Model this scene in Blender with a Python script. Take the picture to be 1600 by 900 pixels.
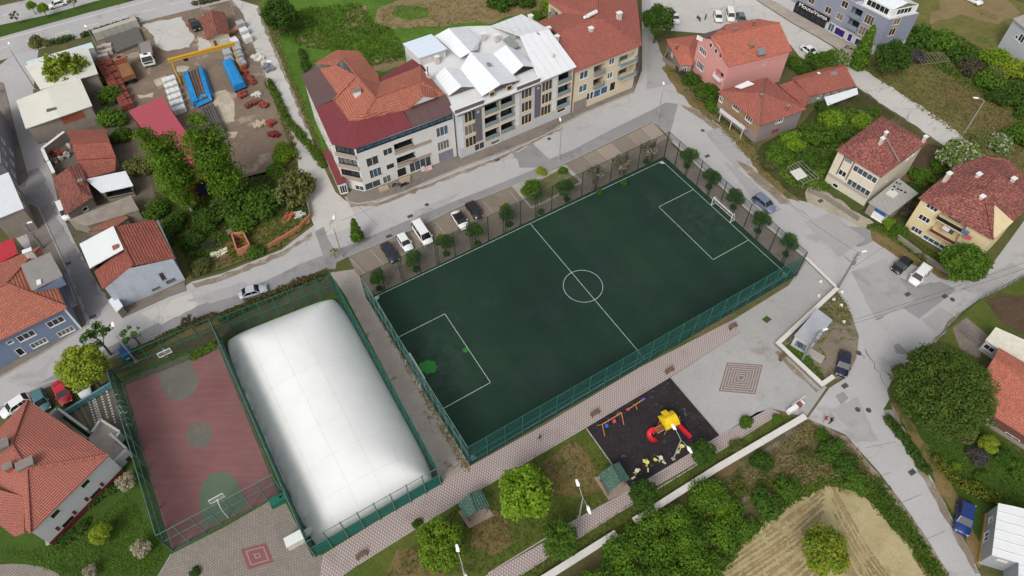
import bpy, math, random
from mathutils import Vector, Matrix
for o in list(bpy.data.objects): bpy.data.objects.remove(o)
random.seed(7)
D = bpy.data; scene = bpy.context.scene; COL = scene.collection
V3 = Vector
# ------------------------------------------------------------------ camera (a drone 100 m above the ground)
FPX, PITCH, ROLL, CY, CAMH = 1103.142, 0.8540027, -0.0086881, 352.263, 100.0
_cp, _sp = math.cos(PITCH), math.sin(PITCH)
FW = V3((0, _cp, -_sp)); _r0 = V3((1, 0, 0)); _u0 = V3((0, _sp, _cp))
RT = math.cos(ROLL) * _r0 + math.sin(ROLL) * _u0; UP = -math.sin(ROLL) * _r0 + math.cos(ROLL) * _u0
cam = D.objects.new('camera', D.cameras.new('camera')); COL.objects.link(cam)
cam.matrix_world = Matrix(((RT.x, UP.x, -FW.x, 0), (RT.y, UP.y, -FW.y, 0), (RT.z, UP.z, -FW.z, CAMH), (0, 0, 0, 1)))
cam.data.sensor_width = 36; cam.data.lens = FPX / 1600 * 36
cam.data.shift_y = (CY - 450) / 1600; cam.data.clip_start = 1; cam.data.clip_end = 6000
scene.camera = cam
# ------------------------------------------------------------------ overcast daylight
SUN_EL, SUN_AZ = math.radians(47), math.radians(205)      # azimuth clockwise from +Y
w = D.worlds.new('World'); scene.world = w; w.use_nodes = True
nt = w.node_tree; bg = nt.nodes['Background']
sky = nt.nodes.new('ShaderNodeTexSky'); sky.sky_type = 'NISHITA'; sky.sun_disc = False
sky.sun_elevation = SUN_EL; sky.sun_rotation = SUN_AZ; sky.air_density = 1.0; sky.dust_density = 4.0; sky.ozone_density = 1.0
hs = nt.nodes.new('ShaderNodeHueSaturation'); hs.inputs['Saturation'].default_value = 0.32      # cloud cover greys the sky
nt.links.new(sky.outputs[0], hs.inputs['Color']); nt.links.new(hs.outputs[0], bg.inputs[0]); bg.inputs[1].default_value = 0.145
sun = D.objects.new('sun', D.lights.new('sun', 'SUN')); COL.objects.link(sun)
sun.data.energy = 1.2; sun.data.angle = math.radians(20); sun.data.color = (1.0, 0.975, 0.95)
sun.rotation_euler = V3((-math.sin(SUN_AZ) * math.cos(SUN_EL), -math.cos(SUN_AZ) * math.cos(SUN_EL), -math.sin(SUN_EL))).to_track_quat('-Z', 'Y').to_euler()
vs = scene.view_settings; vs.view_transform = 'Standard'; vs.look = 'None'; vs.gamma = 1; vs.use_curve_mapping = False
vs.exposure = 0.12
scene.render.engine = 'CYCLES'; scene.render.resolution_x = 1024; scene.render.resolution_y = 576

# ------------------------------------------------------------------ surveying: photo direction -> point on a level plane
def ray(x, y): return FW + RT * ((x - 800) / FPX) + UP * ((CY - y) / FPX)
def G(x, y, z=0.0):
    d = ray(x, y); t = (CAMH - z) / -d.z
    return V3((d.x * t, d.y * t, z))
def mpp(x, y):                                             # metres per photo pixel at the ground there
    return (G(x, y) - V3((0, 0, CAMH))).dot(FW) / FPX
def GS(pts, z=0.0): return [G(p[0], p[1], p[2] if len(p) > 2 else z) for p in pts]
def heading(a, b):
    d = G(*b) - G(*a); return math.atan2(d.y, d.x)

# ------------------------------------------------------------------ materials
def S(r, g, b):
    f = lambda c: ((c / 255 + 0.055) / 1.055) ** 2.4 if c > 10 else c / 255 / 12.92
    return (f(r), f(g), f(b), 1)
class NT:
    def __init__(s, name, rough=0.85):
        s.m = D.materials.new(name); s.m.use_nodes = True; s.t = s.m.node_tree
        s.b = s.t.nodes['Principled BSDF']; s.b.inputs['Roughness'].default_value = rough
        s.b.inputs['Specular IOR Level'].default_value = 0.3
    def n(s, k, **kw):
        x = s.t.nodes.new(k)
        for a, v in kw.items():
            if a in x.inputs: x.inputs[a].default_value = v
            else: setattr(x, a, v)
        return x
    def l(s, a, b): s.t.links.new(a, b)
    def coord(s, kind='Object', scale=(1, 1, 1), rot=(0, 0, 0)):
        c = s.n('ShaderNodeTexCoord'); mp = s.n('ShaderNodeMapping'); s.l(c.outputs[kind], mp.inputs[0])
        mp.inputs['Scale'].default_value = scale; mp.inputs['Rotation'].default_value = rot
        return mp.outputs[0]
    def noise(s, co, scale, detail=4, rough=0.6, dist=0.0):
        x = s.n('ShaderNodeTexNoise'); s.l(co, x.inputs['Vector']); x.inputs['Scale'].default_value = scale
        x.inputs['Detail'].default_value = detail; x.inputs['Roughness'].default_value = rough; x.inputs['Distortion'].default_value = dist
        return x.outputs['Fac']
    def ramp(s, f, stops):
        r = s.n('ShaderNodeValToRGB'); s.l(f, r.inputs[0]); e = r.color_ramp.elements
        while len(e) < len(stops): e.new(0.5)
        for i, (p, c) in enumerate(stops):
            e[i].position = p; e[i].color = c if not isinstance(c, (int, float)) else (c, c, c, 1)
        return r.outputs[0]
    def mix(s, f, a, b, mode='MIX'):
        x = s.n('ShaderNodeMix'); x.data_type = 'RGBA'; x.blend_type = mode
        for i, v in ((0, f), (6, a), (7, b)):
            if isinstance(v, (int, float, tuple)): x.inputs[i].default_value = v
            else: s.l(v, x.inputs[i])
        return x.outputs[2]
    def math(s, op, a, b=0.0):
        x = s.n('ShaderNodeMath'); x.operation = op
        for i, v in ((0, a), (1, b)):
            if isinstance(v, (int, float)): x.inputs[i].default_value = v
            else: s.l(v, x.inputs[i])
        return x.outputs[0]
    def col(s, c):
        if isinstance(c, tuple): s.b.inputs['Base Color'].default_value = c
        else: s.l(c, s.b.inputs['Base Color'])
        return s
    def bump(s, h, strength=0.5, dist=0.05):
        x = s.n('ShaderNodeBump'); x.inputs['Strength'].default_value = strength; x.inputs['Distance'].default_value = dist
        s.l(h, x.inputs['Height']); s.l(x.outputs[0], s.b.inputs['Normal']); return s
def sc(c, k): return (min(1, c[0] * k), min(1, c[1] * k), min(1, c[2] * k), 1)
MC = {}
def plain(name, c, rough=0.6, metal=0.0, var=0.12, scale=1.5, spec=0.3):
    if name in MC: return MC[name]
    m = NT(name, rough); m.b.inputs['Metallic'].default_value = metal; m.b.inputs['Specular IOR Level'].default_value = spec
    if var:
        n = m.noise(m.coord(), scale, 5); m.col(m.mix(m.ramp(n, [(0.3, 0), (0.75, 1)]), sc(c, 1 - var), sc(c, 1 + var)))
    else: m.col(c)
    MC[name] = m.m; return m.m
def ground(name, c1, c2, big=0.06, c3=None, thr=(0.55, 0.62), fine=3.0, cracks=0.0, bump=0.3, fv=0.18):
    m = NT(name, 0.95); m.b.inputs['Specular IOR Level'].default_value = .12; co = m.coord()
    c = m.mix(m.ramp(m.noise(co, big, 6, 0.62), [(0.35, 0), (0.65, 1)]), c1, c2)
    if c3: c = m.mix(m.ramp(m.noise(co, big * 2.3, 7, 0.65, 0.4), [(thr[0], 0), (thr[1], 1)]), c, c3)
    f = m.noise(co, fine, 6, 0.7)
    c = m.mix(1.0, c, m.ramp(f, [(0.25, 1 - fv * 1.6), (0.75, 1 + fv)]), 'MULTIPLY')
    c = m.mix(1.0, c, m.ramp(m.noise(co, 0.33, 4, 0.6), [(0.3, 1 - fv * .7), (0.7, 1 + fv * .4)]), 'MULTIPLY')
    if cracks:
        v = m.n('ShaderNodeTexVoronoi'); v.feature = 'DISTANCE_TO_EDGE'; v.inputs['Scale'].default_value = 0.10
        wv = m.n('ShaderNodeVectorMath'); wv.operation = 'ADD'; nz = m.n('ShaderNodeTexNoise'); m.l(co, nz.inputs['Vector']); nz.inputs['Scale'].default_value = 0.5
        sm = m.n('ShaderNodeVectorMath'); sm.operation = 'SCALE'; sm.inputs['Scale'].default_value = 2.5; m.l(nz.outputs['Color'], sm.inputs[0])
        m.l(co, wv.inputs[0]); m.l(sm.outputs[0], wv.inputs[1]); m.l(wv.outputs[0], v.inputs['Vector'])
        k = m.ramp(v.outputs['Distance'], [(0.003, cracks), (0.010, 0)])
        k = m.mix(1.0, k, m.ramp(m.noise(co, 0.045, 2), [(0.45, 0), (0.6, 1)]), 'MULTIPLY')
        c = m.mix(k, c, sc(c1, 0.35))
    m.col(c)
    if bump: m.bump(f, bump, 0.04)
    MC[name] = m.m; return m.m
def tiles(name, c1, c2, c3=None, row=0.46, colw=0.38, dirt=0.35, amt=0.5):
    m = NT(name, 0.8); co = m.coord('UV')
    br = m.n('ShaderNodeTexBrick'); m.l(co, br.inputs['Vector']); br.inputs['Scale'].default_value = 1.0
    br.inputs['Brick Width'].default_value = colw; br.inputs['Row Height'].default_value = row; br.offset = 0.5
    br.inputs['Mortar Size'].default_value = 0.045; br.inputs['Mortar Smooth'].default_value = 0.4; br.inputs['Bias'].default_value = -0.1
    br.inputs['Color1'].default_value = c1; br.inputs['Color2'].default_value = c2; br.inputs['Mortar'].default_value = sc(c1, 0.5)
    c = br.outputs['Color']
    if c3: c = m.mix(m.ramp(m.noise(co, 2.2, 3, 0.8), [(0.5, 0), (0.60, amt)]), c, c3)
    c = m.mix(m.ramp(m.noise(m.coord('Object'), 0.25, 6, 0.65), [(0.4, 0), (0.75, dirt)]), c, (c1[0] * .34, c1[1] * .46, c1[2] * .5, 1))
    c = m.mix(m.ramp(m.noise(m.coord('Object'), 1.1, 4, 0.7), [(0.5, 0), (0.72, 0.45)]), c, (c1[0] * .6, c1[1] * .72, c1[2] * .75, 1))
    m.col(c)
    sp = m.n('ShaderNodeSeparateXYZ'); m.l(co, sp.inputs[0])
    saw = m.math('FRACT', m.math('DIVIDE', sp.outputs[1], row)); hump = m.math('ABSOLUTE', m.math('SINE', m.math('MULTIPLY', sp.outputs[0], math.pi / colw)))
    step = m.ramp(saw, [(0.0, 0.0), (0.22, 1.0), (1.0, 0.15)])
    m.bump(m.math('ADD', step, m.math('MULTIPLY', hump, 0.35)), 1.0, 0.085)
    MC[name] = m.m; return m.m
def wall_m(name, c, dirt=0.25, rough=0.9):
    if name in MC: return MC[name]
    m = NT(name, rough); co = m.coord()
    n = m.noise(co, 0.5, 6, 0.65); st = m.noise(m.coord('Object', (1.2, 1.2, 0.15)), 1.0, 5)
    k = m.mix(m.ramp(n, [(0.4, 0), (0.75, dirt)]), c, sc(c, 0.62))
    k = m.mix(m.ramp(st, [(0.5, 0), (0.8, dirt)]), k, sc(c, 0.55)); m.col(k)
    m.bump(m.noise(co, 8, 4), 0.15, 0.02); MC[name] = m.m; return m.m
def net_m(name, c, opac):
    m = NT(name, 0.7); co = m.coord()
    tr = m.n('ShaderNodeBsdfTransparent'); mx = m.n('ShaderNodeMixShader')
    n = m.noise(co, 0.7, 3); m.l(m.ramp(n, [(0.3, max(0, opac - .07)), (0.7, min(1, opac + .07))]), mx.inputs[0])
    m.col(m.mix(n, sc(c, 0.85), sc(c, 1.15)))
    out = m.t.nodes['Material Output']; m.l(tr.outputs[0], mx.inputs[1]); m.l(m.b.outputs[0], mx.inputs[2]); m.l(mx.outputs[0], out.inputs[0])
    return m.m
def leaf_m(name, c1, c2, scale=0.9, c3=None):
    c1, c2 = [((c[0] * 1.62, c[1] * 1.6, c[2] * .95, 1) if c[1] > c[0] * 1.12 else c) for c in (c1, c2)]
    m = NT(name, 0.75); co = m.coord(); oi = m.n('ShaderNodeObjectInfo')
    n = m.noise(co, scale, 3, 0.6)
    c = m.mix(m.ramp(n, [(0.35, 0), (0.65, 1)]), c1, c2)
    n2 = m.noise(co, 9, 2); c = m.mix(1.0, c, m.ramp(n2, [(0.3, 0.62), (0.7, 1.4)]), 'MULTIPLY')
    if c3: c = m.mix(m.ramp(m.noise(co, 4.5, 3), [(0.52, 0), (0.60, 1)]), c, c3)
    c = m.mix(1.0, c, m.ramp(oi.outputs['Random'], [(0, 0.85), (1, 1.15)]), 'MULTIPLY')
    m.col(c); tl = m.n('ShaderNodeBsdfTranslucent'); m.l(c, tl.inputs[0]); mx = m.n('ShaderNodeMixShader'); mx.inputs[0].default_value = 0.4
    out = m.t.nodes['Material Output']; m.l(m.b.outputs[0], mx.inputs[1]); m.l(tl.outputs[0], mx.inputs[2]); m.l(mx.outputs[0], out.inputs[0])
    MC[name] = m.m; return m.m
def rib_m(name, c, pitch=0.5, dirt=0.2, rough=0.5):
    if name in MC: return MC[name]
    m = NT(name, rough); co = m.coord('UV'); sp = m.n('ShaderNodeSeparateXYZ'); m.l(co, sp.inputs[0])
    rb = m.math('FRACT', m.math('DIVIDE', sp.outputs[0], pitch)); rib = m.ramp(rb, [(0.0, 0), (0.08, 1), (0.16, 0)])
    k = m.mix(m.ramp(m.noise(m.coord(), 0.5, 6, 0.65), [(0.45, 0), (0.8, dirt)]), c, sc(c, 0.5))
    k = m.mix(1.0, k, m.ramp(rb, [(0.0, 0.8), (0.1, 1.0), (0.9, 1.0)]), 'MULTIPLY'); m.col(k)
    m.bump(rib, 0.8, 0.05); MC[name] = m.m; return m.m

# ------------------------------------------------------------------ mesh building
ORG = {}
class MB:
    def __init__(s): s.v = []; s.f = []; s.mi = []; s.k = 0
    def add(s, vs, fs):
        b = len(s.v); s.v += [tuple(v) for v in vs]; s.f += [tuple(b + i for i in f) for f in fs]; s.mi += [s.k] * len(fs); return s
    def face(s, pts): return s.add(pts, [tuple(range(len(pts)))])
    def box(s, c, size, rz=0.0):                            # c = centre of the base
        ca, sa = math.cos(rz), math.sin(rz); x, y, z = size[0] / 2, size[1] / 2, size[2]; vs = []
        for dz in (0, z):
            for dx, dy in ((-x, -y), (x, -y), (x, y), (-x, y)):
                vs.append((c[0] + dx * ca - dy * sa, c[1] + dx * sa + dy * ca, c[2] + dz))
        return s.add(vs, [(3, 2, 1, 0), (4, 5, 6, 7), (0, 1, 5, 4), (1, 2, 6, 5), (2, 3, 7, 6), (3, 0, 4, 7)])
    def slab(s, pts, t):                                   # polygon in 3-D, thickness t straight down
        n = len(pts); pts = [V3(p) for p in pts]; a = sum(pts[i].x * pts[(i + 1) % n].y - pts[(i + 1) % n].x * pts[i].y for i in range(n))
        if a < 0: pts = pts[::-1]
        lo = [p - V3((0, 0, t)) for p in pts]
        return s.add(pts + lo, [tuple(range(n)), tuple(range(2 * n - 1, n - 1, -1))] + [(i, n + i, n + (i + 1) % n, (i + 1) % n) for i in range(n)])
    def prism(s, pts, z0, z1): return s.slab([V3((p[0], p[1], z1)) for p in pts], z1 - z0)
    def bar(s, a, b, w, h=None):
        a, b = V3(a), V3(b); h = h or w; d = (b - a).normalized()
        up = V3((0, 0, 1)) if abs(d.z) < 0.95 else V3((1, 0, 0))
        x = d.cross(up).normalized() * (w / 2); y = x.normalized().cross(d).normalized() * (h / 2)
        vs = [a - x - y, a + x - y, a + x + y, a - x + y, b - x - y, b + x - y, b + x + y, b - x + y]
        return s.add(vs, [(0, 1, 2, 3), (7, 6, 5, 4), (0, 4, 5, 1), (1, 5, 6, 2), (2, 6, 7, 3), (3, 7, 4, 0)])
    def tube(s, pts, rs, n=6, cap=True):
        pts = [V3(p) for p in pts]; rs = rs if isinstance(rs, (list, tuple)) else [rs] * len(pts); rings = []
        for i, p in enumerate(pts):
            d = (pts[min(i + 1, len(pts) - 1)] - pts[max(i - 1, 0)]).normalized()
            up = V3((0, 0, 1)) if abs(d.z) < 0.9 else V3((1, 0, 0))
            x = d.cross(up).normalized(); y = d.cross(x)
            rings.append([p + (x * math.cos(2 * math.pi * k / n) + y * math.sin(2 * math.pi * k / n)) * rs[i] for k in range(n)])
        vs = [v for r in rings for v in r]; fs = []
        for i in range(len(pts) - 1):
            for k in range(n): fs.append((i * n + k, i * n + (k + 1) % n, (i + 1) * n + (k + 1) % n, (i + 1) * n + k))
        if cap: fs += [tuple(range(n - 1, -1, -1)), tuple(range((len(pts) - 1) * n, len(pts) * n))]
        return s.add(vs, fs)
    def loft(s, rings, cap=True):
        n = len(rings[0]); fs = []
        for i in range(len(rings) - 1):
            for k in range(n): fs.append((i * n + k, i * n + (k + 1) % n, (i + 1) * n + (k + 1) % n, (i + 1) * n + k))
        if cap: fs += [tuple(range(n - 1, -1, -1)), tuple(range((len(rings) - 1) * n, len(rings) * n))]
        return s.add([v for r in rings for v in r], fs)
    def ball(s, c, r, nu=8, nv=5, sq=(1, 1, 1)):
        rings = []
        for j in range(nv + 1):
            a = -math.pi / 2 + math.pi * j / nv; q = max(0.02, math.cos(a))
            rings.append([(c[0] + r * sq[0] * q * math.cos(2 * math.pi * k / nu), c[1] + r * sq[1] * q * math.sin(2 * math.pi * k / nu), c[2] + r * sq[2] * math.sin(a)) for k in range(nu)])
        return s.loft(rings)
    def build(s, name, mats, parent=None, org=None, smooth=False, uv=None, kind=None, label=None, cat=None, group=None):
        me = D.meshes.new(name); o = org if org is not None else (ORG.get(parent.as_pointer(), V3()) if parent else V3())
        me.from_pydata([(v[0] - o[0], v[1] - o[1], v[2] - o[2]) for v in s.v], [], s.f)
        for m in (mats if isinstance(mats, (list, tuple)) else [mats]): me.materials.append(m)
        me.polygons.foreach_set('material_index', s.mi)
        if smooth: me.polygons.foreach_set('use_smooth', [True] * len(s.f))
        if uv is None: uv = len(s.f) < 6000
        if uv:
            lay = me.uv_layers.new(name='UVMap').data; Z = V3((0, 0, 1))
            for p in me.polygons:
                nn = p.normal
                if abs(nn.z) > 0.999 or nn.length < 0.5: u, t = V3((1, 0, 0)), V3((0, 1, 0))
                else: u = Z.cross(nn).normalized(); t = nn.cross(u)
                for li in p.loop_indices:
                    c = me.vertices[me.loops[li].vertex_index].co; lay[li].uv = (c.dot(u), c.dot(t))
        me.update()
        ob = D.objects.new(name, me); COL.objects.link(ob)
        if parent: ob.parent = parent; ORG[ob.as_pointer()] = ORG.get(parent.as_pointer(), V3())
        else: ob.location = o; ORG[ob.as_pointer()] = V3(o)
        if kind: ob['kind'] = kind
        if label: ob['label'] = label
        if cat: ob['category'] = cat
        if group: ob['group'] = group
        return ob
def thing(name, label, cat, loc=(0, 0, 0), group=None, rz=0.0):
    o = D.objects.new(name, None); COL.objects.link(o); o.location = loc; o.rotation_euler = (0, 0, rz); o.empty_display_size = 0.5
    o['label'] = label; o['category'] = cat
    if group: o['group'] = group
    ORG[o.as_pointer()] = V3(loc) if rz == 0 else V3(); return o
def copy_thing(src, loc, rz=0.0, scale=(1, 1, 1), label=None, group=None, name=None):
    r = src.copy(); COL.objects.link(r); r.location = loc; r.rotation_euler = (0, 0, rz); r.scale = scale
    if name: r.name = name
    if label: r['label'] = label
    if group: r['group'] = group
    for ch in src.children:
        c = ch.copy(); COL.objects.link(c); c.parent = r
        for g in ch.children:
            d = g.copy(); COL.objects.link(d); d.parent = c
    return r
SHN = [0]
def sheet(name, px, z, mat, kind='structure', jag=0.0, n=1):
    SHN[0] += 1; z += .0004 * (SHN[0] % 9); pts = GS(px, z)
    if jag:                                                # uneven natural edge
        out = []
        for i, p in enumerate(pts):
            q = pts[(i + 1) % len(pts)]; L = (q - p).length; m = max(1, int(L / max(1.0, jag * 2.5)))
            nn = V3((-(q - p).y, (q - p).x, 0)).normalized() if L > 0 else V3()
            for k in range(m): out.append(p.lerp(q, k / m) + nn * (random.gauss(0, jag * .5) if k else 0))
        pts = out
    a = sum(pts[i].x * pts[(i + 1) % len(pts)].y - pts[(i + 1) % len(pts)].x * pts[i].y for i in range(len(pts)))
    if a < 0: pts = pts[::-1]
    return MB().face(pts).build(name, mat, kind=kind, org=V3())
def raised(name, px, h, mat, kind='structure', label=None, cat=None):
    pts = GS(px, h)
    return MB().slab(pts, h).build(name, mat, kind=kind, org=V3(), label=label, cat=cat)
def inset(pts, d):
    n = len(pts); a = sum(pts[i].x * pts[(i + 1) % n].y - pts[(i + 1) % n].x * pts[i].y for i in range(n)); sg = 1 if a > 0 else -1; out = []
    for i in range(n):
        p0, p1, p2 = pts[i - 1], pts[i], pts[(i + 1) % n]
        e1 = V3((p1.x - p0.x, p1.y - p0.y, 0)).normalized(); e2 = V3((p2.x - p1.x, p2.y - p1.y, 0)).normalized()
        n1 = V3((-e1.y, e1.x, 0)) * sg; n2 = V3((-e2.y, e2.x, 0)) * sg; b = n1 + n2
        k = d / max(0.35, (1 + n1.dot(n2)) / 2) / 2
        out.append(V3((p1.x, p1.y, 0)) + b * k)
    return out
# ------------------------------------------------------------------ shared materials
GLASS = plain('window glass', S(38, 44, 50), 0.08, 0, 0.35, 0.8, 0.6)
GLASSB = plain('blue window glass', S(62, 88, 104), 0.08, 0, 0.4, 0.6, 0.6)
GLV = [GLASS, GLASS, plain('curtained glass', S(104, 104, 100), .15, 0, .4, 1.2, .5), plain('grey glass', S(66, 72, 78), .08, 0, .4, .9, .6)]
WHITE = plain('white paint', S(222, 222, 218), 0.5, 0, 0.05)
OFFW = plain('off white paint', S(205, 202, 194), 0.6, 0, 0.08)
CREAM = plain('cream trim', S(216, 190, 150), 0.6, 0, 0.06)
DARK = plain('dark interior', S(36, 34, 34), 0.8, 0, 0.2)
BLACKM = plain('black metal', S(34, 36, 38), 0.5, 0.3, 0.1)
GREYM = plain('grey metal', S(150, 153, 155), 0.45, 0.5, 0.1)
GALV = plain('galvanised steel', S(168, 170, 170), 0.5, 0.3, 0.12)
TEALM = plain('green painted steel', S(34, 104, 84), 0.5, 0.1, 0.15)
CONC = plain('concrete', S(160, 154, 146), 0.95, 0, 0.15, 0.8)
CONCD = plain('old concrete', S(128, 121, 112), 0.95, 0, 0.2, 0.6)
LAMPW = plain('lamp cover', S(235, 235, 232), 0.3, 0, 0)
RAILG = plain('grey glass railing', S(124, 140, 142), 0.2, 0, 0.12)
BARK = plain('bark', S(96, 82, 68), 0.95, 0, 0.3, 3)
WOODD = plain('weathered wood', S(112, 92, 74), 0.9, 0, 0.3, 2)
CHIM = plain('chimney plaster', S(196, 190, 182), 0.9, 0, 0.15)
BRICKM = plain('brick chimney', S(150, 92, 74), 0.9, 0, 0.2)
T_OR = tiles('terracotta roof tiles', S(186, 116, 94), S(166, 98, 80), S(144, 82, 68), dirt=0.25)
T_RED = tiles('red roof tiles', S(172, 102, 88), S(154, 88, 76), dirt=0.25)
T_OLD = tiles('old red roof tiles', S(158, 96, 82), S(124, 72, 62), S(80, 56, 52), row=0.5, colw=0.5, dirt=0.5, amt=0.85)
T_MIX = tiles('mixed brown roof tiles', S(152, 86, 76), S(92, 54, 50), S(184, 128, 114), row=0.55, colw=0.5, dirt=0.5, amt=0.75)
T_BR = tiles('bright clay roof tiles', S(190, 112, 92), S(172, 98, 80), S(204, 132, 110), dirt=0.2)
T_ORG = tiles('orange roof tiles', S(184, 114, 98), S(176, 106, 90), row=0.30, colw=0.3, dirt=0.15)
R_WH = rib_m('white ribbed sheet', S(222, 224, 226), 1.1, 0.10)
R_WH2 = rib_m('white corrugated sheet', S(216, 220, 222), 0.5, 0.18)
R_CRM = rib_m('cream ribbed sheet', S(214, 211, 198), 1.0, 0.12)
R_GRY = rib_m('grey corrugated sheet', S(150, 146, 140), 0.42, 0.35)
R_CRIM = rib_m('crimson ribbed sheet', S(166, 76, 86), 0.9, 0.12)
R_MAR = rib_m('maroon sheet', S(116, 54, 58), 2.2, 0.15)
R_BRN = rib_m('brown sheet', S(98, 76, 74), 2.2, 0.15)
Z1 = V3((0, 0, 1))
class Facade:
    def __init__(s, A, B, z0, z1, mat=None):
        s.A = V3((A.x, A.y, 0)); s.B = V3((B.x, B.y, 0)); s.U = (s.B - s.A).normalized(); s.N = s.U.cross(Z1); s.L = (s.B - s.A).length
        s.z0, s.z1, s.op, s.gab, s.mat, s.parts = z0, z1, [], None, mat, []
    def uz(s, px, py):
        d = ray(px, py); o = V3((0, 0, CAMH)); t = (s.A - o).dot(s.N) / d.dot(s.N); p = o + d * t; return (p - s.A).dot(s.U), p.z
    def P(s, u, z, d=0.0): return s.A + s.U * u + Z1 * z + s.N * d
    def rbox(s, m, u0, u1, z0, z1, d0, d1):
        m.add([s.P(u, z, d) for d in (d0, d1) for (u, z) in ((u0, z0), (u1, z0), (u1, z1), (u0, z1))],
              [(3, 2, 1, 0), (4, 5, 6, 7), (0, 1, 5, 4), (1, 2, 6, 5), (2, 3, 7, 6), (3, 0, 4, 7)])
    def _fit(s, u, z, w, h):
        u0, u1, z0, z1 = u - w / 2, u + w / 2, z - h / 2, z + h / 2
        return max(.08, u0), min(s.L - .08, u1), max(s.z0 + .05, z0), min(s.z1 - .08, z1)
    def free(s, r):
        return r[1] - r[0] > .3 and r[3] - r[2] > .3 and all(r[1] <= o[0] or r[0] >= o[1] or r[3] <= o[2] or r[2] >= o[3] for o in s.op)
    def win(s, px, py, w, h, mull=2, fr=None, pane=None, name='window', at=None, label=None):
        u, z = at or s.uz(px, py); r = s._fit(u, z, w, h)
        if s.free(r): s.op.append((*r, 0.16)); s.parts.append(('w', r, mull, fr or WHITE, (random.choice(GLV) if name == 'window' and pane in (None, GLASS) else pane or GLASS), name, label))
    def row(s, zc, w, h, n, mull=2, fr=None, u0=1.5, u1=None, pane=None):
        u1 = u1 or s.L - 1.5
        for i in range(n): s.win(0, 0, w, h, mull, fr, pane, at=(u0 + (u1 - u0) * (i + .5) / n, zc))
    def bal(s, px, py, w, h, depth=1.3, out=0.0, rail=None, back=None, fr=None, at=None, rh=1.0):
        u, z = at or s.uz(px, py); r = s._fit(u, z, w, h)
        if s.free(r): s.op.append((*r, depth)); s.parts.append(('b', r, depth, out, rail or RAILG, back or DARK, fr, rh))
    def panel(s, u0, u1, z0, z1, mat, name='cladding_panel', t=0.05):
        s.parts.append(('p', (u0, u1, z0, z1), mat, name, t))
    def build(s, parent, mat=None, name='wall'):
        mat = s.mat or mat; m = MB(); us = sorted({0, s.L, *[o[0] for o in s.op], *[o[1] for o in s.op]}); zs = sorted({s.z0, s.z1, *[o[2] for o in s.op], *[o[3] for o in s.op]})
        for i in range(len(us) - 1):
            for j in range(len(zs) - 1):
                cu, cz = (us[i] + us[i + 1]) / 2, (zs[j] + zs[j + 1]) / 2
                if any(o[0] < cu < o[1] and o[2] < cz < o[3] for o in s.op): continue
                m.face([s.P(us[i], zs[j]), s.P(us[i + 1], zs[j]), s.P(us[i + 1], zs[j + 1]), s.P(us[i], zs[j + 1])])
        for (a, b, c, d, dp) in s.op:
            q = [(a, c), (b, c), (b, d), (a, d)]
            for k in range(4):
                (x0, y0), (x1, y1) = q[k], q[(k + 1) % 4]; m.face([s.P(x0, y0), s.P(x0, y0, -dp), s.P(x1, y1, -dp), s.P(x1, y1)])
        if s.gab: m.face([s.P(0, s.z1), s.P(s.L, s.z1)] + [s.P(u, z) for (u, z) in s.gab])
        m.build(name, mat, parent)
        for p in s.parts:
            if p[0] == 'w':
                _, (a, b, c, d), mull, fr, pane, nm, lab = p; f = MB(); t = 0.09
                s.rbox(f, a - .03, b + .03, c - .06, c + t, -.14, .05); s.rbox(f, a, b, d - t, d, -.14, .03)
                s.rbox(f, a, a + t, c + t, d - t, -.14, .03); s.rbox(f, b - t, b, c + t, d - t, -.14, .03)
                for k in range(1, mull):
                    u = a + (b - a) * k / mull; s.rbox(f, u - .04, u + .04, c + t, d - t, -.14, -.02)
                fo = f.build(nm, fr, parent, label=lab); g = MB(); g.face([s.P(a, c, -.10), s.P(b, c, -.10), s.P(b, d, -.10), s.P(a, d, -.10)]); g.build('pane', pane, fo)
            elif p[0] == 'b':
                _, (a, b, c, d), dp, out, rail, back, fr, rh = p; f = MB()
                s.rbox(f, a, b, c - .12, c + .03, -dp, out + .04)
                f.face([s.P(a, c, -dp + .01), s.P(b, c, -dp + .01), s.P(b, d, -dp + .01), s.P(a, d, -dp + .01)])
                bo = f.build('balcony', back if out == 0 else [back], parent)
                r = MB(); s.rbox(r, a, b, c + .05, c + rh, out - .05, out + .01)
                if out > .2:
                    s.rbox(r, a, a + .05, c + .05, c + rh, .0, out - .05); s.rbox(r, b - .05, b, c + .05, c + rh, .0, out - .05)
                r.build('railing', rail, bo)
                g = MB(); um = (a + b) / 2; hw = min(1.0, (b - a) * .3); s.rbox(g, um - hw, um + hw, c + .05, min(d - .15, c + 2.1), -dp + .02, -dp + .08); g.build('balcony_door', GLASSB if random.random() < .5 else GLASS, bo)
                if fr:
                    e = MB(); t = .14
                    s.rbox(e, a - t, a, c - t, d + t, .0, .07); s.rbox(e, b, b + t, c - t, d + t, .0, .07); s.rbox(e, a, b, d, d + t, .0, .07); s.rbox(e, a, b, c - t, c, .0, .07); e.build('frame', fr, bo)
            else:
                _, (a, b, c, d), mt, nm, t = p; f = MB(); s.rbox(f, a, b, c, d, 0.003, t); f.build(nm, mt, parent)
class House:
    def __init__(s, name, label, eave, over, wall, z1=None, z0=0.0, cat='house'):
        P = GS(eave); s.z1 = z1 if z1 else P[0].z - .15; fp = inset(P, over); c = sum(fp, V3()) / len(fp)
        s.t = thing(name, label, cat, c); s.wall = wall; s.fp = fp
        s.f = [Facade(fp[i], fp[(i + 1) % len(fp)], z0, s.z1) for i in range(len(fp))]
    def done(s):
        for f in s.f: f.build(s.t, s.wall)
        return s.t
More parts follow.
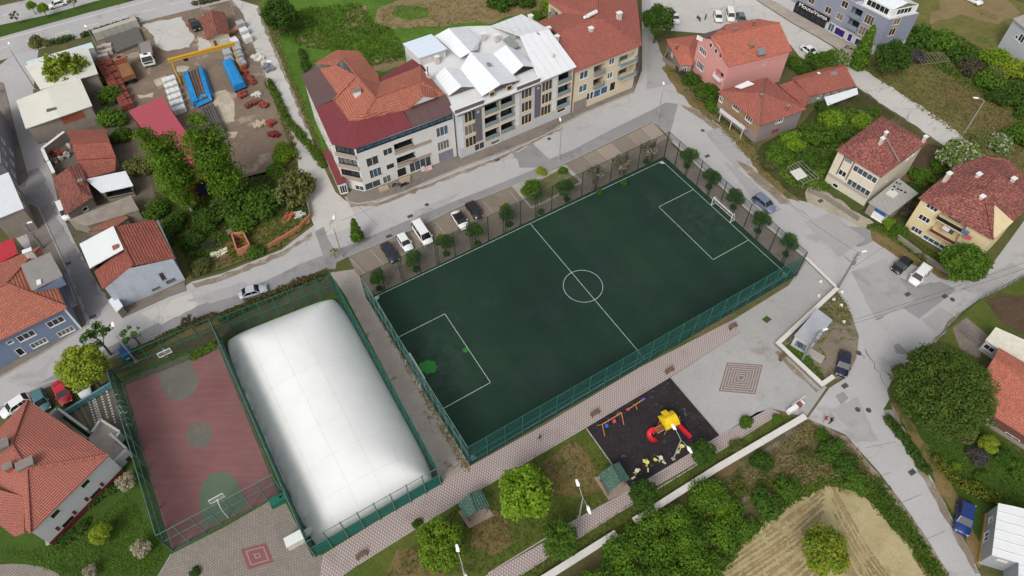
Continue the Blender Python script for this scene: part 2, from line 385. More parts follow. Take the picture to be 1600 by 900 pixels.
def roof(t, faces, mat, th=0.16, name='roof', ridges=(), rmat=None, rw=0.3):
    m = MB()
    for f in faces: m.slab(GS(f), th)
    ro = m.build(name, mat, t)
    if ridges:
        r = MB()
        for k in ridges:
            q = GS(k)
            for i in range(len(q) - 1): r.bar(q[i] + Z1 * .05, q[i + 1] + Z1 * .05, rw, .14)
        r.build('ridge_cap', rmat or mat, ro)
    return ro
def chimney(t, x, y, z0, h, mat=CHIM, s=(.7, .7), rz=.5, cap=True):
    c = G(x, y, z0); m = MB().box((c.x, c.y, z0 - .8), (s[0], s[1], h + .8), rz)
    o = m.build('chimney', mat, t)
    if cap: MB().box((c.x, c.y, z0 + h + .003), (s[0] + .25, s[1] + .25, .12), rz).build('chimney_cap', CONCD if mat is not CHIM else WHITE, o)

# ------------------------------------------------------------------ the setting: ground, roads, pavements
M_BASE = ground('mixed dry grass', S(98, 94, 62), S(78, 86, 46), 0.05, S(116, 100, 74), (0.52, 0.66))
big = MB(); big.add([(-2500, -1500, 0), (2500, -1500, 0), (2500, 4000, 0), (-2500, 4000, 0)], [(0, 1, 2, 3)]); big.build('ground', M_BASE, kind='structure', org=V3())
M_ASPH = ground('light worn asphalt', S(177, 175, 173), S(168, 166, 164), 0.05, S(158, 156, 153), (0.58, 0.66), 2.2, 0.3, 0.1, 0.05)
M_ASPD = ground('dark asphalt', S(136, 134, 134), S(145, 143, 142), 0.08, S(120, 116, 116), (0.55, 0.7), 2.5, 0, 0.1, 0.06)
M_HWY = ground('main road asphalt', S(168, 166, 165), S(174, 171, 169), 0.05, S(136, 133, 132), (0.56, 0.7), 2.5, 0.4, 0.1, 0.06)
M_CONC = ground('pale concrete road', S(194, 190, 184), S(184, 180, 173), 0.07, S(166, 161, 153), (0.6, 0.7), 2.0, 0.7, 0.1, 0.07)
M_WALK = ground('grey pavement', S(132, 123, 113), S(120, 112, 104), 0.10, S(104, 97, 90), (0.55, 0.68), 3, 0, 0.1, 0.1)
M_DIRT = ground('trodden yard dirt', S(120, 104, 90), S(134, 118, 102), 0.06, S(158, 144, 128), (0.56, 0.62), 1.2, 0, 0.2, 0.14)
M_LAWN = ground('lawn', S(76, 92, 36), S(94, 100, 48), 0.10, S(110, 96, 62), (0.58, 0.68), 2.5, 0, 0.5, 0.22)
M_LAWNG = ground('lush lawn', S(60, 84, 32), S(70, 92, 38), 0.12, S(78, 88, 38), (0.62, 0.72), 3, 0, 0.5, 0.2)
M_BARE = ground('bare trampled soil', S(124, 104, 72), S(112, 96, 62), 0.15, S(92, 92, 48), (0.55, 0.63), 2.5, 0, 0.4, 0.2)
M_FIELD = ground('green field', S(90, 122, 46), S(76, 106, 38), 0.05, S(112, 98, 62), (0.56, 0.68), 1.5, 0, 0.5, 0.25)
M_SOIL = ground('dry field soil', S(144, 126, 94), S(132, 116, 82), 0.06, S(96, 100, 52), (0.60, 0.68), 2.0, 0, 0.4, 0.2)
M_OLIVE = ground('olive meadow', S(104, 104, 56), S(118, 110, 68), 0.05, S(90, 102, 46), (0.54, 0.64), 1.5, 0, 0.5, 0.22)
M_GARD = ground('garden ground', S(58, 72, 34), S(78, 76, 46), 0.12, S(94, 80, 58), (0.56, 0.66), 2, 0, 0.5, 0.25)
M_BROWN = ground('dug garden soil', S(92, 76, 60), S(82, 68, 52), 0.2, S(78, 84, 46), (0.62, 0.7), 2.5, 0, 0.5, 0.2)
M_RUB = ground('rubble and litter ground', S(128, 114, 100), S(112, 102, 84), 0.2, S(82, 88, 48), (0.55, 0.62), 3.5, 0, 0.5, 0.3)
M_VERGE = ground('dry verge', S(132, 112, 76), S(112, 98, 62), 0.2, S(90, 92, 48), (0.52, 0.6), 3.0, 0, 0.5, 0.22)

# main road, verges and fields (far side)
sheet('main_road', [(-200, 62), (0, 9), (60, -4), (200, -35), (700, -150), (700, -82), (420, -14), (290, 17), (165, 48), (50, 80), (-80, 118), (-200, 150)], .006, M_HWY)
sheet('median_strip', [(-160, 82), (0, 39), (80, 22), (148, 2), (330, -46), (700, -135), (700, -118), (330, -30), (212, 0), (140, 19), (68, 39), (0, 58), (-160, 100)], .030, M_LAWNG)
sheet('field', [(404, 8), (417, 45), (439, 96), (454, 135), (480, 200), (505, 265), (760, 200), (905, 60), (880, -60), (440, -60)], .004, M_FIELD)
for p in ([(590, 12), (640, -5), (700, -10), (860, -30), (862, 20), (840, 30), (815, 22), (767, 38), (728, 36), (690, 42), (650, 42), (612, 45), (585, 35)],
          [(620, 8), (668, 12), (672, 26), (640, 32), (612, 24)], [(462, 60), (500, 52), (520, 66), (478, 74)], [(560, 94), (620, 90), (640, 100), (600, 112), (565, 108)], [(540, 22), (572, 8), (568, 40), (530, 50)]):
    sheet('bare_soil' if p[0][0] != 620 else 'grass_patch', p, .008 if p[0][0] != 620 else .012, M_SOIL if p[0][0] != 620 else M_FIELD, jag=1.2)
sheet('meadow', [(1320, -40), (1470, -40), (1760, 60), (1760, 330), (1600, 330), (1560, 255), (1515, 222), (1470, 185), (1400, 140), (1330, 95), (1330, 60), (1400, 60)], .004, M_OLIVE)
sheet('bare_soil', [(1470, -6), (1560, -20), (1595, 20), (1560, 38), (1500, 22), (1450, 42)], .008, M_SOIL, jag=1.2)
sheet('bare_soil', [(1480, 120), (1530, 140), (1600, 200), (1560, 210), (1510, 190), (1470, 150)], .008, ground('worn meadow', S(118, 102, 68), S(104, 94, 56), .1, S(94, 94, 50), (.52, .62), 2, 0, .4, .2), jag=1.2)
# builders' yard
sheet('yard', [(150, 62), (235, 28), (300, 6), (376, -4), (382, 24), (393, 62), (412, 105), (428, 150), (444, 190), (458, 240), (440, 268), (380, 280), (330, 300), (280, 240), (200, 175), (165, 105)], .004, M_DIRT)
for p in ([(240, 50), (282, 28), (304, 56), (296, 74), (262, 80), (244, 72)], [(222, 38), (284, 26), (290, 40), (240, 56)], [(308, 58), (324, 62), (336, 78), (312, 84)]): sheet('concrete_apron', p, .009, M_CONC, jag=.3)
for p in ([(332, 146), (352, 140), (366, 160), (366, 190), (344, 190)], [(352, 205), (372, 206), (366, 216), (350, 214)], [(240, 125), (258, 118), (262, 128), (246, 136)], [(276, 104), (296, 104), (292, 112), (276, 112)], [(214, 148), (240, 144), (238, 152), (218, 154)]): sheet('sand_spill', p, .012, ground('pale sand', S(190, 180, 160), S(176, 164, 142), .3, None, (0, 1), 2) if 'pale sand' not in MC else MC['pale sand'], jag=.5)
sheet('vacant_lot', [(240, 300), (330, 290), (440, 262), (466, 252), (490, 345), (440, 388), (345, 424), (300, 436), (288, 400)], .004, M_GARD)
sheet('bare_soil', [(330, 396), (400, 352), (452, 336), (488, 346), (440, 384), (345, 420), (318, 425)], .010, M_BARE, jag=.8)
sheet('back_yards', [(52, 140), (150, 118), (160, 130), (215, 190), (240, 300), (290, 440), (200, 480), (170, 462), (115, 372), (96, 330), (66, 222)], .005, ground('back yard dirt', S(112, 102, 90), S(98, 92, 78), .2, S(84, 86, 56), (.58, .66), 2, 0, .3, .2))
# pavement blocks carry kerbs; streets between them
sheet('side_street', [(-60, 150), (20, 85), (60, 78), (52, 140), (50, 175), (66, 222), (80, 270), (95, 330), (115, 375), (162, 462), (200, 500), (140, 512), (-10, 330), (-20, 300), (-10, 200)], .010, M_ASPH)
sheet('asphalt_patch', [(30, 297), (44, 268), (60, 262), (80, 300), (92, 345), (150, 440), (172, 470), (150, 500), (136, 492), (104, 418), (78, 366), (60, 326), (40, 318)], .014, M_ASPD, jag=.4)
sheet('concrete_lane', [(360, -4), (403, 9), (417, 45), (439, 96), (454, 135), (480, 198), (503, 255), (524, 300), (545, 318), (560, 350), (500, 372), (488, 346), (470, 290), (465, 252), (453, 217), (441, 180), (426, 146), (410, 105), (392, 60), (380, 22)], .016, M_CONC)
sheet('street', [(-200, 700), (-60, 628), (0, 590), (60, 556), (138, 508), (192, 490), (270, 460), (300, 440), (345, 428), (440, 390), (490, 352), (535, 312), (561, 319), (588, 314), (633, 300), (671, 283), (721, 262), (777, 242), (850, 212), (880, 194), (922, 173), (990, 145), (1003, 110), (1003, 0), (1000, -60), (1022, -60), (1016, 20), (1022, 60), (1040, 115), (1090, 168), (1050, 222), (1030, 195), (1020, 190), (887, 254), (793, 294), (713, 325), (647, 358), (544, 401), (510, 418), (430, 456), (380, 473), (240, 530), (150, 570), (0, 640), (-200, 760)], .012, M_ASPH)
sheet('asphalt_patch', [(-60, 668), (0, 636), (51, 609), (91, 592), (60, 600), (100, 576), (150, 552), (240, 508), (275, 490), (330, 470), (400, 446), (470, 412), (540, 385), (600, 360), (700, 318), (793, 282), (840, 262), (800, 245), (830, 235), (850, 252), (893, 235), (960, 200), (1010, 176), (1040, 160), (1088, 166), (1050, 222), (1030, 194), (1020, 190), (887, 254), (793, 294), (713, 325), (647, 358), (544, 401), (510, 418), (430, 456), (380, 473), (240, 530), (150, 570), (0, 640), (-60, 672)], .017, M_ASPD)
sheet('asphalt_patch', [(492, 362), (506, 354), (512, 372), (528, 400), (524, 420), (512, 420), (500, 385)], .020, M_ASPD)
sheet('concrete_patch', [(218, 490), (298, 458), (308, 478), (252, 508)], .019, M_CONC, jag=.2)
sheet('asphalt_patch', [(806, 240), (832, 224), (858, 248), (842, 262), (812, 262)], .019, M_ASPD)
sheet('road_right', [(1046, 214), (1060, 160), (1090, 166), (1120, 193), (1150, 213), (1179, 258), (1200, 283), (1237, 310), (1290, 323), (1356, 358), (1402, 396), (1480, 436), (1530, 440), (1560, 400), (1600, 345), (1720, 270), (1720, 380), (1600, 432), (1567, 450), (1527, 470), (1503, 487), (1460, 533), (1400, 580), (1386, 610), (1390, 625), (1418, 682), (1461, 757), (1499, 831), (1530, 894), (1570, 980), (1520, 980), (1483, 900), (1455, 853), (1418, 797), (1374, 738), (1321, 679), (1262, 654), (1296, 606), (1322, 590), (1338, 560), (1342, 525), (1330, 490), (1306, 452)], .022, M_ASPH)
sheet('asphalt_patch', [(1386, 442), (1404, 432), (1432, 446), (1470, 440), (1494, 452), (1462, 478), (1436, 498), (1412, 482), (1392, 466)], .026, M_ASPD)
sheet('asphalt_patch', [(1300, 362), (1320, 352), (1356, 358), (1366, 376), (1340, 386)], .026, M_ASPD, jag=.4)
for p in ([(1396, 540), (1404, 536), (1418, 550), (1412, 554), (1400, 552)], [(1305, 552 + 66), (1318, 612), (1326, 622), (1314, 632)], [(1190, 285), (1206, 298), (1232, 320), (1218, 318)], [(1380, 640), (1400, 640), (1408, 664), (1396, 668)], [(560 + 230, 232), (812, 238), (806, 246)]): sheet('tar_patch', p, .029, M_ASPD, jag=.3)
for (a, b) in (((1352, 545), (1404, 640)), ((1404, 640), (1468, 760)), ((1258, 345), (1330, 410)), ((1195, 290), (1300, 365)), ((1370, 500), (1455, 440)), ((1120, 205), (1160, 245)), ((1350, 560), (1330, 530))):
    m = MB(); q0, q1 = G(*a, .0275), G(*b, .0275); dd = q1 - q0; nn = V3((-dd.y, dd.x, 0)).normalized(); L = []; R = []
    for k in range(13):
        c = q0.lerp(q1, k / 12) + nn * random.gauss(0, .14); wd = random.uniform(.03, .09); L.append(c + nn * wd); R.append(c - nn * wd)
    m.face(R + L[::-1]); m.build('tarred_crack', plain('tar', S(92, 89, 88), .8), kind='structure', org=V3())
sheet('parking_lot', [(1010, -40), (1022, 46), (1100, 52), (1180, 44), (1235, 70), (1252, 92), (1330, 100), (1318, 84), (1276, 58), (1235, 35), (1181, 0), (1130, -40)], .018, M_CONC)
sheet('concrete_lane', [(1296, 84), (1330, 96), (1400, 141), (1470, 186), (1520, 226), (1550, 250), (1520, 250), (1470, 224), (1400, 176), (1340, 136), (1310, 104)], .020, M_CONC, jag=.3)
sheet('garden_ground', [(1060, 100), (1090, 120), (1130, 150), (1178, 228), (1150, 214), (1110, 185), (1085, 160), (1040, 108)], .008, M_GARD)
sheet('garden_ground', [(1190, 225), (1250, 195), (1290, 150), (1340, 140), (1400, 180), (1300, 270), (1290, 318), (1240, 306), (1200, 278), (1180, 245)], .008, M_GARD)
sheet('garden_ground', [(1340, 330), (1420, 300), (1450, 225), (1520, 240), (1500, 300), (1410, 360), (1500, 420), (1480, 436), (1402, 396)], .008, M_GARD)
sheet('garden_ground', [(1420, 240), (1452, 226), (1480, 240), (1470, 262), (1430, 268)], .012, M_BROWN, jag=.5)
sheet('driveway', [(1258, 302), (1264, 290), (1284, 294), (1340, 332), (1366, 348), (1352, 358), (1310, 338), (1262, 316)], .026, ground('sandy concrete', S(172, 162, 144), S(160, 150, 132), .2, None, (0, 1), 2, .5), jag=.3)
for p in ([(1034, 105), (1046, 100), (1068, 130), (1100, 165), (1128, 190), (1112, 188), (1082, 168), (1052, 132)], [(1176, 250), (1200, 270), (1232, 300), (1250, 316), (1218, 306), (1186, 276)], [(1356, 352), (1400, 378), (1440, 408), (1500, 425), (1480, 438), (1402, 402), (1362, 374)], [(1120, 192), (1150, 206), (1180, 232), (1180, 262), (1158, 235)]): sheet('dry_verge', p, .030, M_VERGE, jag=.5)
sheet('garden_ground', [(1380, 640), (1392, 620), (1460, 560), (1520, 560), (1520, 650), (1600, 712), (1700, 780), (1700, 900), (1600, 800), (1545, 800), (1530, 894), (1461, 757), (1418, 682)], .024, M_LAWNG)
sheet('dry_verge', [(1390, 628), (1418, 676), (1461, 750), (1499, 824), (1530, 888), (1545, 870), (1520, 830), (1480, 745), (1432, 670), (1404, 632)], .028, M_VERGE, jag=.5)
sheet('garden_ground', [(1462, 530), (1504, 488), (1530, 470), (1568, 452), (1640, 420), (1700, 500), (1640, 560), (1540, 560)], .024, M_LAWN)
sheet('dug_soil', [(1538, 470), (1568, 458), (1640, 470), (1640, 530), (1590, 520), (1562, 500)], .028, M_BROWN, jag=.4)
# rough ground, thicket floor and stubble field at the bottom right
sheet('rough_ground', [(1262, 656), (1321, 681), (1374, 740), (1418, 800), (1455, 856), (1483, 902), (1520, 990), (760, 990), (862, 902), (995, 816), (1120, 740), (1202, 702)], .004, ground('rough weeds', S(74, 82, 44), S(98, 90, 62), .12, S(110, 98, 78), (.55, .64), 2.5, 0, .5, .25))
sheet('rubble', [(1232, 672), (1262, 664), (1300, 682), (1290, 720), (1240, 740), (1200, 750), (1160, 790), (1130, 780), (1170, 730)], .008, M_RUB, jag=.8)
m = NT('stubble field', 0.95); co = m.coord()
c = m.mix(m.ramp(m.noise(co, .3, 6, .7), [(.38, 0), (.66, 1)]), S(178, 164, 124), S(160, 146, 106)); c = m.mix(m.ramp(m.noise(co, .2, 6, .7), [(.58, 0), (.68, .7)]), c, S(118, 112, 68))
c = m.mix(1.0, c, m.ramp(m.noise(co, 4, 5, .7), [(.25, .74), (.75, 1.16)]), 'MULTIPLY'); m.col(c); m.bump(m.noise(co, 3, 5, .7), .6, .06); M_STUB = m.m
sheet('stubble_field', [(1110, 910), (1150, 845), (1205, 800), (1240, 772), (1292, 750), (1330, 758), (1372, 795), (1420, 850), (1452, 910), (1480, 990), (1060, 990)], .012, M_STUB, jag=.8)
fu = MB()
for fam, cnt in ((0, 17), (1, 15)):
    for kk in range(cnt):
        a0 = (1296 + 1.5 * kk + random.uniform(0, 6), 760 + 9.5 * kk) if fam else (1290 - .5 * kk - random.uniform(0, 6), 760 + 9.5 * kk); b0 = (a0[0] - 190, a0[1] + 132) if not fam else (a0[0] + 95, a0[1] + 150)
        zf = .021 + .0016 * kk + .028 * fam; a1, b1 = G(*a0, zf), G(*b0, zf); nn = V3((-(b1 - a1).y, (b1 - a1).x, 0)).normalized(); Lq = []; Rq = []; ph = random.random() * 6; N_ = 60; bow = -.5 if fam else .5
        for s2 in range(N_ + 1):
            c2 = a1.lerp(b1, s2 / N_) + nn * (bow * math.sin(math.pi * s2 / N_) + .12 * math.sin(s2 * .12 + ph) + random.gauss(0, .03)); wd = max(.04, random.gauss(.17, .05)); Lq.append(c2 + nn * wd); Rq.append(c2 - nn * wd)
        for s2 in range(N_):
            px_ = (a0[0] + (b0[0] - a0[0]) * s2 / N_, a0[1] + (b0[1] - a0[1]) * s2 / N_)
            if px_[1] < 985 and px_[0] > 1100 + (900 - px_[1]) * .85 and px_[0] < 1440 - (900 - px_[1]) * .85 and random.random() < .97: fu.face([Rq[s2], Rq[s2 + 1], Lq[s2 + 1], Lq[s2]])
fu.build('furrows', ground('furrow soil', S(152, 134, 98), S(138, 120, 86), .25, S(166, 150, 110), (.5, .6), 4), kind='stuff', org=V3(), label='dark furrows across the stubble field', cat='furrows')
sheet('verge_grass', [(1330, 755), (1352, 752), (1400, 800), (1440, 850), (1476, 905), (1450, 905), (1410, 840), (1370, 790)], .016, M_VERGE, jag=.6)

# the park
sheet('park_ground', [(160, 600), (345, 525), (515, 432), (560, 425), (585, 470), (735, 730), (500, 905), (440, 990), (-100, 990), (-60, 700)], .006, M_LAWNG)
M_PAV = ground('grey block paving', S(167, 165, 162), S(158, 156, 152), .07, S(144, 138, 130), (.56, .68), 2.0, 0, .1, .07)
m = NT('small block paving', .9); co = m.coord('Object', (1, 1, 1), (0, 0, .55)); br = m.n('ShaderNodeTexBrick'); m.l(co, br.inputs['Vector']); br.inputs['Scale'].default_value = 1; br.inputs['Brick Width'].default_value = .5; br.inputs['Row Height'].default_value = .25; br.inputs['Mortar Size'].default_value = .035
br.inputs['Color1'].default_value = S(150, 141, 131); br.inputs['Color2'].default_value = S(138, 128, 118); br.inputs['Mortar'].default_value = S(104, 98, 92); m.col(m.mix(m.ramp(m.noise(co, .2, 5), [(.5, 0), (.75, .35)]), br.outputs[0], S(98, 92, 86))); M_BLK = m.m
m = NT('pink and white hexagon paving', .9); co = m.coord('Object', (1, 1, 1), (0, 0, .55)); vo = m.n('ShaderNodeTexVoronoi'); vo.inputs['Scale'].default_value = 2.7; vo.inputs['Randomness'].default_value = 0.0
sk = m.n('ShaderNodeVectorMath'); sk.operation = 'MULTIPLY_ADD'; m.l(co, sk.inputs[0]); sk.inputs[1].default_value = (1, 1, 1)
sx = m.n('ShaderNodeSeparateXYZ'); m.l(co, sx.inputs[0]); cx = m.n('ShaderNodeCombineXYZ'); m.l(m.math('MULTIPLY', sx.outputs[1], .5), cx.inputs[0]); m.l(cx.outputs[0], sk.inputs[2]); m.l(sk.outputs[0], vo.inputs['Vector'])
pk = m.mix(m.ramp(vo.outputs['Distance'], [(.26, 1), (.38, 0)]), S(146, 128, 124), S(186, 178, 172)); pk = m.mix(m.ramp(m.noise(co, .15, 6), [(.55, 0), (.75, .55)]), pk, S(112, 98, 94)); m.col(pk); M_HEX = m.m
sheet('plaza', [(1047, 590), (1157, 519), (1142, 502), (1232, 446), (1262, 405), (1308, 453), (1212, 540), (1292, 605), (1259, 652), (1222, 642), (1206, 638), (1125, 681)], .024, M_PAV)
sheet('plaza', [(1044, 222), (1262, 405), (1243, 436), (1036, 248)], .030, ground('far strip paving', S(140, 128, 118), S(150, 138, 128), .3, S(148, 112, 106), (.6, .66), 2, 0, .1, .1))
sheet('court_forecourt', [(267, 866), (350, 824), (440, 772), (487, 868), (510, 866), (512, 905), (520, 990), (180, 990), (245, 905)], .020, M_BLK)
sheet('footpath', [(504, 867), (690, 751), (735, 728), (850, 664), (1000, 574), (1142, 501), (1158, 518), (1047, 589), (915, 668), (756, 761), (675, 810), (560, 882), (480, 940), (500, 905)], .028, M_HEX)
sheet('footpath', [(700, 935), (763, 897), (843, 851), (895, 816), (985, 767), (1019, 745), (1111, 690), (1183, 644), (1206, 638), (1219, 645), (1169, 675), (1134, 698), (1082, 727), (1027, 759), (960, 804), (904, 839), (814, 897), (750, 940)], .026, M_HEX)
sheet('alley', [(515, 426), (556, 420), (585, 462), (735, 728), (692, 752), (540, 462)], .022, ground('alley gravel', S(160, 152, 144), S(150, 141, 132), .12, S(112, 104, 86), (.6, .68), 2.5, 0, .2, .12))
sheet('lawn', [(915, 669), (985, 767), (895, 815), (763, 896), (700, 934), (480, 990), (430, 990), (560, 883), (675, 811), (756, 762)], .018, M_LAWN)
sheet('lawn', [(1219, 647), (1258, 654), (1120, 736), (995, 814), (862, 900), (760, 970), (720, 970), (814, 898), (904, 840), (1027, 760)], .016, M_LAWN)
for p in ([(850, 720), (900, 690), (930, 735), (945, 765), (900, 780), (868, 770)], [(735, 800), (790, 800), (800, 850), (770, 868), (735, 852)], [(620, 860), (700, 880), (690, 910), (600, 905)], [(1110, 735), (1150, 712), (1160, 726), (1120, 750)]): sheet('bare_soil', p, .022, M_BARE, jag=.7)
m = NT('playground rubber', .95); co = m.coord(); c = m.mix(m.ramp(m.noise(co, .5, 6, .7), [(.4, 0), (.65, 1)]), S(40, 36, 38), S(50, 44, 46)); c = m.mix(m.ramp(m.noise(co, 1.4, 4, .5, 1.5), [(.64, 0), (.70, .7)]), c, S(104, 102, 104)); c = m.mix(m.ramp(m.noise(co, .9, 3), [(.66, 0), (.72, .6)]), c, S(92, 46, 58)); c = m.mix(m.ramp(m.noise(m.coord('Object', (1, 1, 1), (0, 0, 1)), .8, 3), [(.66, 0), (.72, .6)]), c, S(46, 56, 84)); m.col(c)
sheet('playground', [(915, 668), (1047, 589), (1125, 681), (985, 767)], .034, m.m)
# parking strip of slabs along the far touchline
sheet('parking_strip', [(544, 402), (647, 359), (713, 326), (793, 295), (887, 255), (1020, 191), (1050, 222), (1037, 250), (900, 318), (587, 462), (556, 425)], .024, ground('parking concrete', S(134, 123, 110), S(126, 116, 104), .1, S(108, 100, 90), (.56, .66), 2, .3, .1, .1))
SL = [(1020, 191), (1000, 201), (978, 212), (955, 223), (930, 235), (910, 245), (890, 254)]; SB = [(1044, 216), (1026, 226), (1004, 237), (982, 249), (960, 262), (940, 275), (920, 288)]
strip = D.objects['parking_strip']
for i in range(6):
    q = GS([SL[i], SL[i + 1], SB[i + 1], SB[i]]); q = [V3((p.x, p.y, .055)) for p in inset(q, .08)]
    MB().slab(q, .028).build('concrete_slab', plain('slab %d' % (i % 3), [S(150, 138, 124), S(138, 127, 114), S(128, 118, 106)][i % 3], .95, 0, .08), strip)
for (a, b) in (((544, 402), (597, 455)), ((575, 388), (625, 440)), ((607, 374), (655, 428)), ((640, 362), (690, 412)), ((676, 344), (722, 395)), ((713, 327), (758, 378)), ((752, 312), (795, 360)), ((793, 296), (830, 340))):
    MB().bar(G(a[0] + 3, a[1] + 2, .027), G((a[0] + b[0]) / 2, (a[1] + b[1]) / 2, .027), .12, .02).build('bay_line', plain('worn white line', S(160, 152, 142), .9), strip)
raised('planting_bed', [(806, 298), (800, 291), (884, 257), (912, 284), (850, 318), (830, 326)], .10, CONC)
sheet('bed_soil', [(812, 299), (880, 262), (906, 284), (846, 316), (830, 322)], .104, ground('bed soil', S(122, 114, 94), S(106, 104, 72), .5, S(92, 100, 52), (.55, .62), 3, 0, .4, .2))
# kerbs and pavements
def kerb(px, w=.3, h=.14, mat=CONC, name='kerb'):
    m = MB(); q = GS(px)
    for i in range(len(q) - 1): m.bar(q[i] + Z1 * h * .5, q[i + 1] + Z1 * h * .5, w, h)
    return m.build(name, mat, kind='structure', org=V3())
raised('pavement', [(540, 308), (545, 316), (561, 319), (588, 314), (633, 300), (671, 283), (721, 262), (777, 242), (850, 212), (880, 194), (922, 173), (990, 145), (1001, 100), (1000, 60), (900, 130), (716, 225), (560, 285)], .12, M_WALK)
kerb([(540, 308), (545, 316), (561, 319), (588, 314), (633, 300), (671, 283), (721, 262), (777, 242), (850, 212), (880, 194), (922, 173), (990, 145)], .35, .14)
raised('pavement', [(-40, 612), (0, 590), (60, 556), (138, 508), (104, 420), (80, 368), (60, 324), (48, 318), (30, 330), (60, 420), (100, 500), (0, 550), (-40, 570)], .12, M_WALK)
kerb([(0, 590), (60, 556), (138, 508), (104, 420), (80, 368), (60, 324), (48, 318)], .25)
raised('pavement', [(190, 490), (196, 494), (262, 464), (291, 454), (288, 440), (200, 476)], .12, M_WALK)
raised('pavement', [(18, 180), (40, 262), (43, 272), (38, 290), (28, 296), (-10, 310), (-20, 200), (-20, 120), (5, 130)], .12, M_WALK)
raised('pavement', [(1181, -2), (1235, 33), (1276, 56), (1330, 88), (1350, 94), (1350, 80), (1204, -2)], .12, ground('shop pavement', S(170, 160, 150), S(158, 150, 140), .2, None, (0, 1), 2))
for k in ([(544, 401), (647, 358), (713, 325), (793, 294), (887, 254), (1020, 190), (1050, 216)], [(560, 882), (675, 810), (756, 761), (915, 668), (1047, 589)], [(763, 896), (895, 815), (985, 766), (1125, 681), (1206, 637)], [(814, 898), (960, 805), (1134, 699), (1218, 646)], [(915, 668), (985, 766)], [(1047, 589), (1125, 680)], [(268, 866), (245, 905), (220, 960)]): kerb(k, .16, .10)
# painted lines on the main road
def stripe(a, b, w, z, mat, name='road_marking'):
    p, q = G(*a, z), G(*b, z); n = V3((-(q - p).y, (q - p).x, 0)).normalized() * w / 2
    return MB().face([p - n, q - n, q + n, p + n]).build(name, mat, kind='structure', org=V3())
PAINT = plain('road paint', S(206, 204, 200), .8, 0, .1, .8)
stripe((-60, 78), (26, 56), .25, .012, PAINT); stripe((26, 56), (232, 1), .25, .012, PAINT); stripe((232, 1), (420, -48), .25, .012, PAINT)
for k in range(-1, 8): stripe((7 + 45 * k - 11, 74 - 11.6 * k + 2.8), (7 + 45 * k + 12, 74 - 11.6 * k - 3), .2, .013, PAINT)
for k in range(-1, 4): stripe((12 + 42 * k - 8, 22 - 10.6 * k + 2), (12 + 42 * k + 8, 22 - 10.6 * k - 2), .2, .012, PAINT)
# manholes and drains
for i, (x, y, k) in enumerate([(667, 320, 1), (641, 338, 0), (608, 369, 0), (858, 217, 1), (1340, 640, 1), (1357, 641, 1), (1320, 603, 0), (1476, 463, 0), (1488, 468, 1), (1418, 460, 0), (1098, 204, 1), (1105, 244, 0), (1282, 314, 0), (106, 412, 0), (145, 495, 0), (1425, 738, 0), (777, 250, 0), (1342, 552, 1)]):
    c = G(x, y); m = MB()
    if k: m.tube([(c.x, c.y, .02), (c.x, c.y, .042)], .42, 14)
    else: m.box((c.x, c.y, .02), (1.1, .7, .022), .5)
    m.build('manhole_cover' if k else 'drain_grate', plain('cast iron', S(84, 80, 78), .7, .2, .3, 4), kind='structure', org=V3())

sheet('scrub_bank', [(168, 590), (341, 532), (531, 455), (516, 428), (345, 504), (163, 580)], .034, ground('scrub bank soil', S(84, 80, 62), S(72, 72, 50), .3, S(96, 88, 66), (.55, .65), 2.5, 0, .4, .2))
for (a_, b_) in (((1352, 752), (1392, 738)), ((1382, 796), (1440, 772)), ((1425, 852), (1476, 830)), ((1400, 690), (1352, 700)), ((420, 88), (436, 84)), ((452, 168), (466, 160)), ((1408, 160), (1420, 148)), ((1452, 196), (1466, 182)), ((1330, 420), (1380, 386)), ((590, 352), (560, 322))): stripe(a_, b_, .07, .031, plain('joint grey', S(128, 122, 116), .95, 0, .2, 2), 'road_joint')  # transverse road joints drawn as thin grey lines

M_ASPM = ground('mid grey asphalt', S(164, 162, 160), S(157, 155, 153), .08, S(146, 141, 136), (.56, .68), 2.5, 0.3, .1, .07); M_GRIME = ground('road edge dirt', S(142, 128, 112), S(128, 116, 100), .2, S(156, 146, 134), (.5, .62), 2, 0, .3, .14)
for p_ in ([(1100, 205), (1128, 198), (1176, 256), (1150, 264)], [(1130, 252), (1156, 266), (1222, 328), (1196, 334)], [(1256, 346), (1300, 332), (1352, 374), (1310, 402)], [(1330, 424), (1384, 404), (1430, 470), (1368, 500)], [(1012, 60), (1024, 58), (1052, 130), (1010, 140)], [(640, 345), (700, 318), (720, 300), (650, 328)], [(290, 470), (380, 440), (400, 452), (330, 474)], [(1440, 500), (1470, 480), (1490, 492), (1462, 520)], [(1300, 640), (1340, 620), (1372, 690), (1340, 690)], [(1500, 452), (1580, 410), (1600, 420), (1540, 462)], [(60, 210), (72, 222), (88, 276), (76, 270)]): sheet('asphalt_patch', p_, .0325 if p_[0][0] > 1040 else .0225, M_ASPM, jag=.15)
